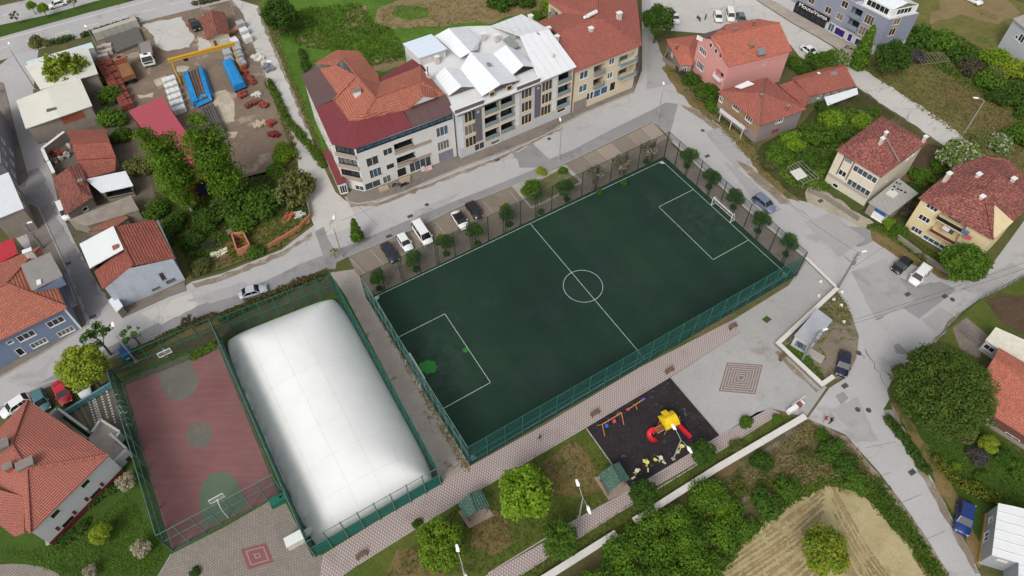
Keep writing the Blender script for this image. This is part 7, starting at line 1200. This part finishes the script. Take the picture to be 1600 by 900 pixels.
for i, (x, y) in enumerate(((607, 528), (676, 648), (1085, 560))):
    b = thing('litter_bin', ['black litter bin halfway up the alley', 'black litter bin low in the alley', 'litter bin on the footpath near the plaza'][i], 'bin', G(x, y), 'litter bins'); MB().tube([(0, 0, .3), (0, 0, 1.0)], [.2, .26], 10).build('bucket', BLACKM, b); MB().tube([(.3, 0, 0), (.3, 0, 1.1)], .035, 5).build('stand', TEALM, b)
for i, (x, y, c_) in enumerate(((1267, 620, 0), (1251, 647, 0))):
    b = thing('round_planter', ['round stone planter at the end of the white wall', 'round stone planter beside the gate barrier'][i], 'planter', G(x, y), 'gate planters'); ps = plain('planter stone', S(178, 158, 138)); m = MB(); m.loft([[(r * math.cos(k * .449), r * math.sin(k * .449), z) for k in range(14)] for r, z in ((.5, 0), (.72, .3), (.72, .55), (.5, .55), (.48, .4))]); m.build('bowl', ps, b); MB().tube([(0, 0, .38), (0, 0, .43)], .5, 12).build('soil', plain('planter soil', S(92, 70, 54)), b)
bb = thing('gate_barrier', 'white barrier unit with a brown recess at the park gate', 'barrier', G(1240, 640), None, heading((1228, 648), (1250, 634))); MB().loft([[(-1.4, -.35, .1), (-1.4, .35, .1), (-1.4, .3, .9), (-1.4, -.3, .9)], [(.4, -.4, .1), (.4, .4, .1), (.4, .35, 1.0), (.4, -.35, 1.0)]]).build('body', WHITE, bb); MB().box((.95, 0, .1), (1.0, .6, .7)).build('recess', plain('brown recess', S(126, 82, 72)), bb); MB().box((1.55, 0, .1), (.25, .7, .9)).build('end_panel', WHITE, bb); MB().tube([(-.2, .5, .95), (2.6, .5, 1.0)], .05, 6).build('boom', WHITE, bb)
gs = MB(); A, B = G(1272, 622, .036), G(1257, 650, .036); gs.bar(A, B, .12, .03); gs.build('gate_rail', GALV, kind='structure', org=V3())
for i, (x, y, s_, lb) in enumerate(((1270, 449, .55, 'black bin bag on the plaza corner'), (1294, 434, .6, 'black bags heaped outside the low kerb wall'))):
    g = thing('rubbish_bag', lb, 'bag', G(x, y)); 
    for k in range(3): MB().ball((random.gauss(0, .3), random.gauss(0, .25), s_ * .55), s_ * random.uniform(.7, 1), 9, 6, (1, .9, .75)).build('bag', plain('black plastic', S(30, 30, 34), .4), g)
for i, (x, y) in enumerate(((1279, 463), (1302, 469), (1315, 457), (1314, 478), (1318, 504), (1282, 441))):
    c = G(x, y); m = MB(); m.box((c.x, c.y, .03), (.5, .32, .22), random.random() * 3); m.box((c.x + .12, c.y + .1, .252), (.3, .2, .12), random.random() * 3); m.build('white_block', plain('white litter', S(222, 220, 214)), org=c, label=['white block on the plaza near the wall corner', 'white block nearest the kiosk roof', 'white block highest on the weedy strip', 'white block right of the weeds by the kiosk', 'white block lowest by the wires', 'white packet lying at the kerb wall'][i], cat='block', group='white blocks near the kiosk')
sheet('kiosk_lot', [(1306, 456), (1216, 540), (1282, 602), (1298, 595), (1322, 588), (1338, 560), (1342, 525), (1330, 490)], .032, ground('kiosk lot dirt', S(136, 124, 110), S(124, 114, 96), .3, S(96, 98, 54), (.52, .6), 3, 0, .4, .2))
sheet('lot_grass', [(1226, 541), (1242, 532), (1266, 556), (1262, 575), (1284, 596), (1276, 600)], .036, M_LAWNG, jag=.3); sheet('grass_tuft_patch', [(1190, 499), (1198, 493), (1206, 499), (1198, 505)], .030, M_LAWNG, jag=.2)
q = G(1158, 590); sq = thing('paving_medallion', 'square maze patterned paving in the middle of the plaza', 'paving', G(1158, 590)); C4 = GS([(1136, 566), (1192, 570), (1180, 616), (1123, 611)], .029); ce = sum(C4, V3()) / 4
for k in range(13):
    s_ = 1 - k / 13 * .95; MB().face([ce.lerp(p, s_) + Z1 * .002 * k for p in C4][::-1]).build('band', plain('pink paver', S(122, 104, 100), .9) if k % 2 == 0 else plain('pale paver', S(158, 150, 144), .9), sq)
C4 = GS([(376, 858), (416, 848), (428, 878), (388, 890)], .028); ce = sum(C4, V3()) / 4; sq = thing('paving_medallion', 'red square patterned paving in front of the courts', 'paving', ce)
for k, s_ in enumerate((1, .72, .62, .22, .14)): MB().face([ce.lerp(p, s_) + Z1 * .003 * k for p in C4][::-1]).build('band', plain('red paver', S(130, 86, 84), .9) if k % 2 == 0 else plain('rosy paver', S(160, 130, 124), .9), sq)
# ------------------------------------------------------------------ playground
YEL, REDP, ORG_, GRN, BLU, PINK, PUR = [plain(n, c, .35, 0, .06) for n, c in (('yellow plastic', S(224, 190, 30)), ('red plastic', S(206, 40, 56)), ('orange steel', S(206, 138, 82)), ('green plastic', S(40, 120, 76)), ('blue plastic', S(44, 110, 190)), ('pink plastic', S(206, 70, 110)), ('violet plastic', S(110, 84, 180)))]
pl = thing('play_tower', 'yellow roofed play tower with red slides in the playground', 'play tower', G(1041, 668), None, heading((1025, 672), (1060, 656))); pl.scale = (.86, .86, .86)
for x in (-1, 1):
    for y in (-1, 1): MB().tube([(x, y, 0), (x, y, 3.4)], .07, 6).build('post', ORG_, pl)
MB().box((0, 0, 1.5), (2.2, 2.2, .1)).build('deck', plain('brown deck', S(128, 86, 54)), pl)
m = MB(); m.loft([[(-1.4, -1.4, 2.9), (1.4, -1.4, 2.9), (1.4, 1.4, 2.9), (-1.4, 1.4, 2.9)], [(-1.3, -.9, 3.6), (1.3, -.9, 3.6), (1.3, .9, 3.6), (-1.3, .9, 3.6)], [(-1.2, -.15, 4.1), (1.2, -.15, 4.1), (1.2, .15, 4.1), (-1.2, .15, 4.1)]]); m.build('roof', YEL, pl); MB().loft([[(-.5, 1.0, 2.9), (.5, 1.0, 2.9), (.5, 1.9, 2.9), (-.5, 1.9, 2.9)], [(-.4, .4, 3.9), (.4, .4, 3.9), (.4, 1.7, 3.3), (-.4, 1.7, 3.3)]]).build('dormer', YEL, pl)
for y in (-1.05, 1.05): MB().box((0, y, 1.6), (1.9, .06, .9)).build('side_panel', GRN if y < 0 else BLU, pl)
def chute(name, pts, w, mat):
    m = MB(); q = [V3(p) for p in pts]; rr = []
    for i, p in enumerate(q):
        d = q[min(i + 1, len(q) - 1)] - q[max(i - 1, 0)]; s_ = V3((-d.y, d.x, 0)).normalized() * w; rr.append([p - s_ + Z1 * .3, p - s_ * .85, p + s_ * .85, p + s_ + Z1 * .3, p + s_ * .9 - Z1 * .08, p - s_ * .9 - Z1 * .08])
    m.loft(rr); return m.build(name, mat, pl)
chute('slide', [(1.1, -.6, 1.55), (1.5, -.9, 1.5), (2.0, -1.9, .9), (2.5, -2.9, .4), (2.7, -3.4, .25)], .38, REDP); chute('slide', [(-3.2 + math.cos(a) * .75, -.6 + math.sin(a) * .75, 1.5 - (a - .3) * .23) for a in [.3 + k * .45 for k in range(12)]], .42, REDP)
for s_ in (-.5, .5): MB().bar((-1.1, s_ - .2, 1.55), (-2.5, s_ - .3, 1.55), .12, .1).build('bridge_rail', ORG_, pl)
MB().bar((-1.1, -.2, 1.5), (-2.6, -.3, 1.5), .9, .06).build('bridge', MC['brown deck'], pl); MB().tube([(-2.9, -.3, 0), (-2.9, -.3, 1.5)], .06, 6).build('post', ORG_, pl)
for k in range(2): MB().box((1.7 + .7 * k, 1.0 - .9 * k, .5 + .4 * (1 - k)), (.9, .7, .1)).build('climbing_step', MC['brown deck'], pl); MB().tube([(1.7 + .7 * k, 1.0 - .9 * k, 0), (1.7 + .7 * k, 1.0 - .9 * k, 2.2)], .05, 6).build('post', ORG_, pl)
MB().box((.2, 1.7, 1.2), (1.5, .4, .1), .2).build('rail', BLU, pl)
sw = thing('swing_set', 'orange framed swing with a blue and a pink seat', 'swing', G(956, 656)); A, B = G(941, 663, 2.2), G(971, 645, 2.2); d = (B - A).normalized(); s_ = d.cross(Z1)
MB().tube([A, B], .07, 7).build('top_bar', ORG_, sw)
for p in (A, B):
    for k in (-1, 1): MB().tube([p, fl(p) + s_ * k * 1.0], .06, 6).build('leg', ORG_, sw)
for k, mt in ((.28, BLU), (.68, PINK)):
    p = A.lerp(B, k); c = fl(p) + Z1 * .45; MB().loft([[c + V3((.28 * math.cos(a), .28 * math.sin(a), z)) for a in [j * .785 for j in range(8)]] for z in (0, .3)]).build('seat', mt, sw)
    for e in (-.18, .18): MB().tube([p + d * e, c + d * e + Z1 * .3], .02, 4).build('chain', GREYM, sw)
ss = thing('seesaw', 'orange seesaw with a pink and a violet end', 'seesaw', G(993, 633)); A, B = G(981, 640, .7), G(1005, 624, .9); MB().tube([A, B], .07, 7).build('beam', ORG_, ss); M_ = (A + B) / 2; MB().bar(fl(M_) - s_ * .5, M_, .08).build('support', ORG_, ss); MB().bar(fl(M_) + s_ * .5, M_, .08).build('support', ORG_, ss)
for p, mt in ((A, PINK), (B, PUR)): MB().box((p.x, p.y, p.z), (.5, .35, .08), .55).build('seat', mt, ss); MB().tube([p + Z1 * .05 + d * .2 - s_ * .2, p + Z1 * .4 + d * .2, p + Z1 * .05 + d * .2 + s_ * .2], .03, 5).build('handle', mt, ss)
FY = plain('pale yellow gym steel', S(216, 204, 110), .5, 0, .06)
for i, (x, y) in enumerate(((993, 742), (1009, 729), (1030, 722), (1062, 704))):
    g = thing('outdoor_gym', ['outdoor gym frame nearest the playground gazebo', 'second outdoor gym frame from the gazebo', 'outdoor gym frame left of the park lamp', 'outdoor gym frame right of the park lamp'][i], 'gym equipment', G(x, y), 'outdoor gym frames', .5 + i)
    MB().tube([(0, 0, 0), (0, 0, 1.6)], .08, 7).build('post', FY, g); MB().tube([(-.6, 0, 1.4), (.6, 0, 1.4)], .05, 6).build('crossbar', FY, g); MB().box((.6, .25, .5), (.5, .4, .08)).build('seat', FY, g); MB().box((-.6, -.25, .2), (.6, .25, .07)).build('footplate', plain('cream plate', S(214, 208, 170)), g); MB().bar((0, 0, .6), (.6, .25, .5), .06).build('strut', OFFW, g); MB().tube([(0, 0, 1.5), (0, 0, 1.62)], .3, 12).build('dial', FY if i % 2 else OFFW, g)
# ------------------------------------------------------------------ builders' yard stock
def stack(x, y, s, rz, mat, label, group, name='brick_stack', n=(2, 2, 2), cat='stack', pal=True):
    c = G(x, y); t = thing(name, label, cat, c, group, rz)
    if pal: MB().box((0, 0, 0), (s[0] * .96, s[1] * .96, .13)).build('pallet', WOODD, t)
    for i in range(n[0]):
        for j in range(n[1]): MB().box((-s[0] / 2 + s[0] * (i + .5) / n[0], -s[1] / 2 + s[1] * (j + .5) / n[1], .135), (s[0] / n[0] - .05, s[1] / n[1] - .05, s[2] * random.uniform(.93, 1.0))).build('block_pack', mat, t)
    return t
M_BRK = NT('stacked red brick', .9); co = M_BRK.coord('Object'); br = M_BRK.n('ShaderNodeTexBrick'); M_BRK.l(co, br.inputs['Vector']); br.inputs['Scale'].default_value = 3.2; br.inputs['Color1'].default_value = S(140, 76, 62); br.inputs['Color2'].default_value = S(122, 62, 52); br.inputs['Mortar'].default_value = S(88, 52, 46); M_BRK.col(br.outputs[0]); M_BRK = M_BRK.m
WRAP = plain('white wrapped blocks', S(214, 214, 212), .5, 0, .06, 1.5); GRYB = plain('grey blocks', S(166, 168, 172), .9, 0, .1, 1.5); PNKB = plain('pinkish slabs', S(186, 170, 162), .9, 0, .1); PALB = plain('pale concrete panels', S(172, 168, 156), .9, 0, .1)
ax = heading((160, 105), (200, 170))
for k in range(9): x, y = 161 + 4.6 * k, 106 + 7.9 * k; stack(x, y, (2.0, 1.9, 1.5), ax, M_BRK, 'red brick stack %s in the left column of the yard' % (ORD[k] + ' from the top'), 'red brick stacks')
for k in range(7): x, y = 174 + 5.0 * k, 104 + 10.4 * k; stack(x, y, (2.2, 1.7, 1.3), ax, M_BRK, 'red brick stack %s in the right column of the yard' % (ORD[k] + ' from the top'), 'red brick stacks')
for k, (x, y) in enumerate(((159, 80), (166, 77), (173, 76), (159, 87), (167, 86), (174, 84), (160, 94), (168, 92))): stack(x, y, (1.2, 1.1, 1.2), .3, PNKB, 'pinkish slab stack %s by the brick columns' % (ORD[k] + ' counted from the top left'), 'pinkish slab stacks', 'slab_stack', (1, 2))
for k in range(6):
    for j in range(2): x, y = 262 + 5.6 * k * .55 + 9 * j, 131 + 9.2 * k - 3 * j; stack(x, y, (1.5, 1.5, 1.3), ax, WRAP, 'white wrapped pallet, %s row in the %s column by the crimson shed' % (ORD[k], ('left', 'right')[j]), 'white wrapped pallets', 'wrapped_pallet', (1, 2))
for k in range(4):
    for j in range(2): x, y = 350 + 3.6 * k + 18 * j, 66 + 11 * k + 3 * j; stack(x, y, (2.4, 1.7, 1.3), ax, GRYB if k else WRAP, 'grey block stack, %s down in the %s column by the gantry' % (ORD[k], ('left', 'right')[j]), 'grey block stacks', 'block_stack', (2, 1))
for k in range(3): stack(378 + 5 * k, 43 + 11 * k, (1.9, 1.9, 1.5), ax, WRAP if k else GRYB, 'pale block stack %s beside the lane' % ORD[k], 'pale stacks by the lane', 'block_stack', (1, 2))
for k in range(6): a, b = (152 + 11 * k, 62 - 3.6 * k), (162 + 11 * k, 59 - 3.6 * k); c = G((a[0] + b[0]) / 2, (a[1] + b[1]) / 2); stack((a[0] + b[0]) / 2, (a[1] + b[1]) / 2, (2.0, 1.6, 2.2), heading(a, b), PALB, 'pale concrete block pile %s along the main road hedge' % (ORD[k] + ' from the left'), 'pale block piles', 'block_pile', (1, 2), pal=False)
q = GS([(166, 66), (218, 48), (226, 66), (182, 84)], .05); pv = thing('stacked_pavers', 'dark grey rows of stacked kerb stones behind the white tipper', 'stack', q[0])
for k in range(9): a, b = q[0].lerp(q[3], k / 8), q[1].lerp(q[2], k / 8); MB().bar(a + Z1 * .35, b + Z1 * .35, .8, .7 + .5 * (1 - k / 8)).build('paver_row', plain('dark kerb stones', S(98, 96, 90), .9, 0, .2, 3), pv)
gc = thing('gantry_crane', 'yellow gantry crane over the pipe bundles', 'crane', G(310, 110)); A, B = G(267, 94, 6), G(363, 69, 6); d = (B - A).normalized(); s_ = d.cross(Z1); YG = plain('yellow crane paint', S(196, 150, 40), .5, 0, .1)
MB().bar(A - d * .6, B + d * .6, .45, .7).build('beam', YG, gc); MB().bar(A - d * .6 + Z1 * .36, B + d * .6 + Z1 * .36, .7, .06).build('beam_flange', YG, gc)
for p in (A, B):
    for k in (-1, 1): MB().bar(p - Z1 * .3, fl(p) + s_ * k * 1.5, .22).build('leg', YG, gc)
    MB().bar(fl(p) - s_ * 1.9 + Z1 * .3, fl(p) + s_ * 1.9 + Z1 * .3, .3, .3).build('wheel_beam', YG, gc)
c = A.lerp(B, .22); MB().box((c.x, c.y, 5.0), (.9, .6, .6), .2).build('hoist', BLACKM, gc)
def bundle(px4, h, label, mats, tarp):
    q = GS(px4); t = thing('pipe_bundle', label, 'pipe bundle', q[0]); n = 11
    for k in range(n):
        a, b = q[0].lerp(q[1], (k + .5) / n), q[3].lerp(q[2], (k + .5) / n); z = h * random.uniform(.8, 1.1); MB().tube([a + Z1 * z, b + Z1 * z], .17, 7).build('pipe', mats[k % len(mats)], t)
    MB().slab([v + Z1 * (h - .2) for v in inset(q, .1)], h - .2).build('rack', DARK, t)
    if tarp:
        TB = plain('blue tarpaulin', S(34, 130, 190), .5, 0, .18, 1.2)
        for k, (i, j) in enumerate(((0, 3), (1, 2))): o = (q[1] - q[0]).normalized() * (.55 if k else -.55); m = MB(); m.add([q[i] + Z1 * (h + .25), q[j] + Z1 * (h + .3), q[j] + o + Z1 * .5, q[i] + o + Z1 * .4, q[i] - o * 1.4 + Z1 * (h + .34), q[j] - o * 1.8 + Z1 * (h + .36)], [(0, 1, 2, 3), (4, 5, 1, 0)]); m.build('tarpaulin', TB, t)
        e = q[3].lerp(q[2], .5); m = MB(); o = (q[3] - q[0]).normalized(); m.add([q[3] + Z1 * (h + .4), e + Z1 * (h + .5) - o * 1.2, q[2] + Z1 * (h + .4), q[2] + o * .8 + Z1 * .5, q[3] + o * .8 + Z1 * .5], [(0, 1, 2, 3, 4)]); m.build('tarpaulin', TB, t)
PIPES = [plain('dark steel pipe', S(92, 84, 82), .6, .3, .15), plain('grey steel pipe', S(112, 104, 102), .6, .3, .15), plain('rusty pipe', S(150, 106, 82), .8, 0, .2)]
bundle([(291, 120), (318, 112), (332, 156), (306, 168)], 1.2, 'pipe bundle half covered by blue tarpaulin under the gantry', PIPES[:2] + [PIPES[0], PIPES[2]], True); bundle([(316, 176), (336, 168), (356, 216), (340, 228)], 1.0, 'second pipe bundle below the blue tarpaulin', PIPES[:2], False)
bt = thing('covered_load', 'long load under a bright blue tarpaulin by the gantry leg', 'covered load', G(371, 128)); q = GS([(350, 106), (366, 100), (386, 138), (368, 146)]); MB().slab([p + Z1 * .5 for p in q], .45).build('trailer', BLACKM, bt); qi = inset(q, .15); MB().loft([[p + Z1 * .5 for p in q], [p + Z1 * 1.9 for p in qi], [p + Z1 * 2.1 for p in inset(q, .7)]]).build('tarpaulin', MC['blue tarpaulin'], bt)
RUST = plain('rusty scrap', S(140, 70, 56), .9, 0, .3, 2)
for i, (x, y, s_, mt, lb) in enumerate(((381, 104, (3, 1), RUST, 'red scrap heap beside the gantry leg'), (386, 118, (3, 1), RUST, 'red pipe heap along the yard fence'), (393, 128, (2.4, 1), RUST, 'orange red fittings heap along the yard fence'), (378, 150, (1.6, 2), RUST, 'brown crate heap below the blue covered load'), (392, 164, (1.4, 3.6), plain('brown crates', S(116, 72, 60), .9, 0, .2), 'long row of brown crates in the yard'), (402, 150, (1.2, 1.6), OFFW, 'white scrap heap along the yard fence'), (412, 166, (1.4, 1.4), RUST, 'rusty drum heap by the yard fence'), (408, 195, (1.6, 2.6), plain('beige crates', S(178, 164, 136), .9), 'beige crate row at the yard end'), (424, 195, (1.2, 1.2), RUST, 'small red heap at the yard end'), (428, 212, (1.3, 1.3), plain('dark red drum', S(112, 44, 40)), 'dark red drum group at the yard end'), (418, 108, (2.6, 2), GREYM, 'grey container pile on the lane side'), (404, 92, (1.6, 1.8), OFFW, 'white crate pile on the lane side'), (368, 48, (1.4, 4), plain('terracotta planks', S(186, 138, 110), .9), 'terracotta plank pile beside the hut'), (348, 272, (2, 2), RUST, 'brick red rubble at the lower yard edge'), (300, 43, (1.2, 1.2), RUST, 'red rubble beside the dark pickup'))):
    t = thing('material_heap', lb, 'heap', G(x, y), 'yard heaps', ax)
    for k in range(12): MB().box((random.uniform(-.5, .5) * s_[0], random.uniform(-.5, .5) * s_[1], random.uniform(0, .35)), (random.uniform(.3, .9) * min(1.4, s_[0]), random.uniform(.3, .9) * min(1.2, s_[1]), random.uniform(.25, .7)), random.random() * .6).build('heap_piece', mt, t)
# vacant lot remains
br = thing('ruined_brick_box', 'open terracotta brick box in the vacant lot', 'ruin', G(380, 388)); q = GS([(366, 374), (374, 400), (394, 392), (384, 372)])
for i in range(4): MB().bar(q[i] + Z1 * .9, q[(i + 1) % 4] + Z1 * .9, .25, 1.8).build('brick_wall', plain('terracotta block wall', S(178, 118, 90), .9, 0, .12, 3), br)
MB().slab([p + Z1 * .1 for p in inset(q, .2)], .08).build('slab_floor', MC['terracotta block wall'], br)
for k, (a, b) in enumerate((((420, 388), (448, 372)), ((448, 372), (470, 358)), ((470, 358), (486, 340)), ((486, 340), (482, 320)))):
    A, B = G(*a), G(*b); m = MB(); m.bar(A + Z1 * .55, B + Z1 * .55, .2, 1.1); m.build('boundary_wall', MC['terracotta block wall'] if k < 3 else CONCD, org=A, label=['terracotta lot wall section nearest the street scrub', 'middle terracotta lot wall section', 'terracotta lot wall section at the bend', 'grey lot wall section beside the lane'][k], cat='wall', group='lot wall sections')
for i, (x, y, L, a, c_, lb) in enumerate(((372, 355, 5, .8, S(150, 132, 110), 'grey plank pile above the brick box'), (385, 345, 5, .9, S(164, 150, 130), 'pale plank pile beside the big shrub'), (342, 396, 3.4, .5, S(206, 200, 180), 'pale cream beam in the vacant lot'), (350, 408, 2.4, .4, S(104, 78, 66), 'brown box heap near the pale beam'), (452, 338, 2.6, 1.1, S(178, 90, 70), 'red scrap heap by the lot wall'), (468, 336, 2.2, .4, S(190, 188, 184), 'white scrap heap by the lot wall'), (478, 346, 2.2, .7, S(160, 128, 92), 'board heap at the lot corner'), (318, 386, 5, .3, S(46, 44, 46), 'black sheeting in the vacant lot'))):
    t = thing('debris_pile', lb, 'debris', G(x, y), 'vacant lot debris', a)
    for k in range(5): MB().box((random.gauss(0, .3), (k - 2) * .3, .02), (L * random.uniform(.6, 1), .26, random.uniform(.12, .4)), random.gauss(0, .12)).build('board', plain('debris %d' % i, c_, .9, 0, .15), t)
# broken greenhouse, pergola and planter cart
def frame(name, label, px4, h, mat, n, cat):
    q = [p + Z1 * h for p in GS(px4)]; t = thing(name, label, cat, fl(q[0]))
    for p in q: MB().tube([fl(p), p], .06, 5).build('post', mat, t)
    for k in range(n + 1): MB().bar(q[0].lerp(q[1], k / n), q[3].lerp(q[2], k / n), .09, .09).build('slat', mat, t)
    for i, j in ((0, 1), (3, 2)): MB().bar(q[i] - Z1 * .08, q[j] - Z1 * .08, .08, .08).build('rail', mat, t)
    return t
frame('pergola', 'bare pale pergola frame in the meadow garden', [(1424, 96), (1466, 92), (1478, 106), (1436, 112)], 2.0, plain('bleached poles', S(132, 118, 102), .9), 9, 'pergola')
g = frame('broken_greenhouse', 'wrecked pale greenhouse frame at the verge', [(1228, 268), (1248, 258), (1276, 284), (1252, 294)], 1.3, plain('old frame', S(140, 134, 124), .9), 5, 'greenhouse'); q = GS([(1234, 268), (1250, 262), (1262, 275), (1246, 282)], 1.42); MB().slab(q, .04).build('roof_sheet', OFFW, g)
c = thing('planter_cart', 'small green and white cart parked in the planting bed', 'cart', G(833, 300), None, heading((828, 292), (840, 300))); MB().box((0, 0, .3), (2.4, 1.2, .7)).build('tub', plain('green tub', S(66, 92, 50)), c); MB().box((.7, 0, 1.0), (.9, 1.0, .2)).build('white_tray', WHITE, c); MB().bar((-1.2, -.65, .95), (1.2, -.65, .95), .08).build('rail', OFFW, c)
for x in (-.8, .8):
    for y in (-.6, .6): MB().tube([(x, y - .06, .25), (x, y + .06, .25)], .25, 8).build('wheel', TYRE, c)
tk = thing('tarp_cover', 'white tarpaulin heap between the blue car and the white roofed house', 'tarpaulin', G(1530, 824)); MB().ball((0, 0, .3), 1.0, 10, 6, (.8, 1.2, .5)).build('sheet', WHITE, tk)
aw = thing('garden_gate', 'grey metal gate beside the brown house yard', 'gate', G(1556, 520)); A, B = G(1500, 520), G(1530, 545)
for k in range(7): MB().bar(A.lerp(B, k / 6), A.lerp(B, k / 6) + Z1 * 1.2, .06).build('bar', GREYM, aw)
MB().bar(A + Z1 * 1.2, B + Z1 * 1.2, .06).build('rail', GREYM, aw)
sheet('yard_paving', [(1488, 512), (1510, 496), (1545, 525), (1530, 560), (1500, 545)], .032, ground('old yard paving', S(136, 124, 114), S(124, 114, 106), .3, None, (0, 1), 3)); gf = thing('garden_fence', 'low teal wire fence along the garden at the junction', 'fence', G(1462, 532)); fence(gf, G(1462, 530), G(1528, 470), 1.2, 8, NET_FAR, TEALM, (1.0,), pw=.04); fence(gf, G(1528, 470), G(1600, 432), 1.2, 8, NET_FAR, TEALM, (1.0,), pw=.04)
rw = thing('retaining_wall', 'stone retaining wall below the yellow cream house', 'wall', G(1420, 392)); q = GS([(1400, 372), (1440, 402), (1480, 428), (1500, 430)])
for i in range(3): MB().bar(q[i] + Z1 * .5, q[i + 1] + Z1 * .5, .4, 1.0).build('wall_section', CONCD, rw)
for i, (px, lb) in enumerate((([(1046, 78), (1036, 95), (1060, 112), (1075, 118)], 'old stone wall of the cottage yard'), ([(1262, 300), (1290, 290 + 22), (1340, 345)], 'low concrete wall before the pale cream house'))):
    t = thing('garden_wall', lb, 'wall', G(*px[0])); q = GS(px)
    for k in range(len(q) - 1): MB().bar(q[k] + Z1 * .5, q[k + 1] + Z1 * .5, .3, 1.0).build('wall_section', CONCD, t)
lf = thing('lane_fence', 'wire fence along the concrete lane behind the mottled roof', 'fence', G(1340, 148)); fence(lf, G(1340, 146), G(1400, 190), 1.3, 6, NET_CLEAR, WOODD, (1.0,), pw=.05); fence(lf, G(1400, 190), G(1470, 236), 1.3, 7, NET_CLEAR, WOODD, (1.0,), pw=.05)
for i, (x, y, c_) in enumerate(((75, 888, 0), (86, 886, 0), (64, 891, 0), (52, 896, 0), (92, 894, 0))):
    t = thing('cafe_parasol', ['%s red parasol at the bottom edge by the hall path' % k for k in ('middle', 'upper right', 'second left', 'leftmost', 'lower right')][i], 'parasol', G(x, y), 'red parasols'); MB().tube([(0, 0, 0), (0, 0, 1.2)], .03, 5).build('pole', OFFW, t); MB().loft([[(r * math.cos(k * .785), r * math.sin(k * .785), z) for k in range(8)] for r, z in ((.55, .95), (.02, 1.25))]).build('canopy', plain('red fabric', S(186, 56, 66), .7), t)
sheet('round_path', [(20 + 75 * math.cos(a), 905 + 24 * math.sin(a)) for a in [3.14 + k * .26 for k in range(13)]] + [(95, 990), (-60, 990)], .014, M_BLK)
# ------------------------------------------------------------------ people
def person(px, rz, top, leg, hair, label, step=.28):
    J = [(0, 0, .95), (0, 0, 1.15), (0.02, 0, 1.38), (.03, 0, 1.48), (.05, 0, 1.62), (.05, 0, 1.74), (0, .10, .9), (step * .5, .11, .5), (step, .11, .08), (step + .16, .12, .04), (0, -.10, .9), (-step * .3, -.11, .5), (-step, -.11, .10), (-step + .15, -.12, .04),
         (0.02, .19, 1.38), (-.06, .25, 1.12), (.06, .25, .88), (.10, .25, .80), (0.02, -.19, 1.38), (.08, -.25, 1.12), (.20, -.24, .9), (.25, -.23, .83)]
    E_ = [(0, 1), (1, 2), (2, 3), (3, 4), (4, 5), (0, 6), (6, 7), (7, 8), (8, 9), (0, 10), (10, 11), (11, 12), (12, 13), (2, 14), (14, 15), (15, 16), (16, 17), (2, 18), (18, 19), (19, 20), (20, 21)]
    R = [.15, .14, .15, .06, .10, .085, .10, .075, .05, .045, .10, .075, .05, .045, .07, .05, .042, .035, .07, .05, .042, .035]
    me = D.meshes.new('body'); me.from_pydata(J, E_, []); o = D.objects.new('tmp', me); COL.objects.link(o); o.modifiers.new('s', 'SKIN'); o.modifiers.new('d', 'SUBSURF').levels = 2
    for i, sv in enumerate(me.skin_vertices[0].data): sv.radius = (R[i], R[i]); sv.use_root = (i == 0)
    bpy.context.view_layer.update(); bm = D.meshes.new_from_object(o.evaluated_get(bpy.context.evaluated_depsgraph_get())); D.objects.remove(o)
    bm.materials.clear(); [bm.materials.append(k) for k in (top, leg, plain('skin', S(190, 146, 120), .6), TRIM)]
    for p in bm.polygons:
        c = p.center; p.material_index = 2 if c.z > 1.47 else (2 if c.z < .86 and abs(c.y) > .2 else (0 if c.z > .93 else (3 if c.z < .1 else 1)))
    t = thing('person', label, 'person', G(*px), None, rz); b = D.objects.new('body', bm); COL.objects.link(b); b.parent = t
    MB().ball((.02, 0, 1.72), .125, 10, 7, (1, .95, .9)).build('hair', hair, t, smooth=True); MB().box((.155, 0, 1.64), (.03, .03, .05)).build('nose', MC['skin'], t); return t
HAIR = plain('dark hair', S(30, 26, 24), .8)
person((843, 688), 2.4, plain('black jacket', S(28, 26, 30), .9), plain('pale blue jeans', S(142, 152, 174), .9), HAIR, 'person in black top and pale jeans walking on the footpath')
person((1287, 659), .2, plain('red jacket', S(176, 30, 48), .9), plain('pale trousers', S(176, 160, 164), .9), HAIR, 'person in red walking through the junction'); person((1296, 661), .3, MC['black jacket'], plain('black trousers', S(30, 30, 34), .9), HAIR, 'person in black beside the one in red')
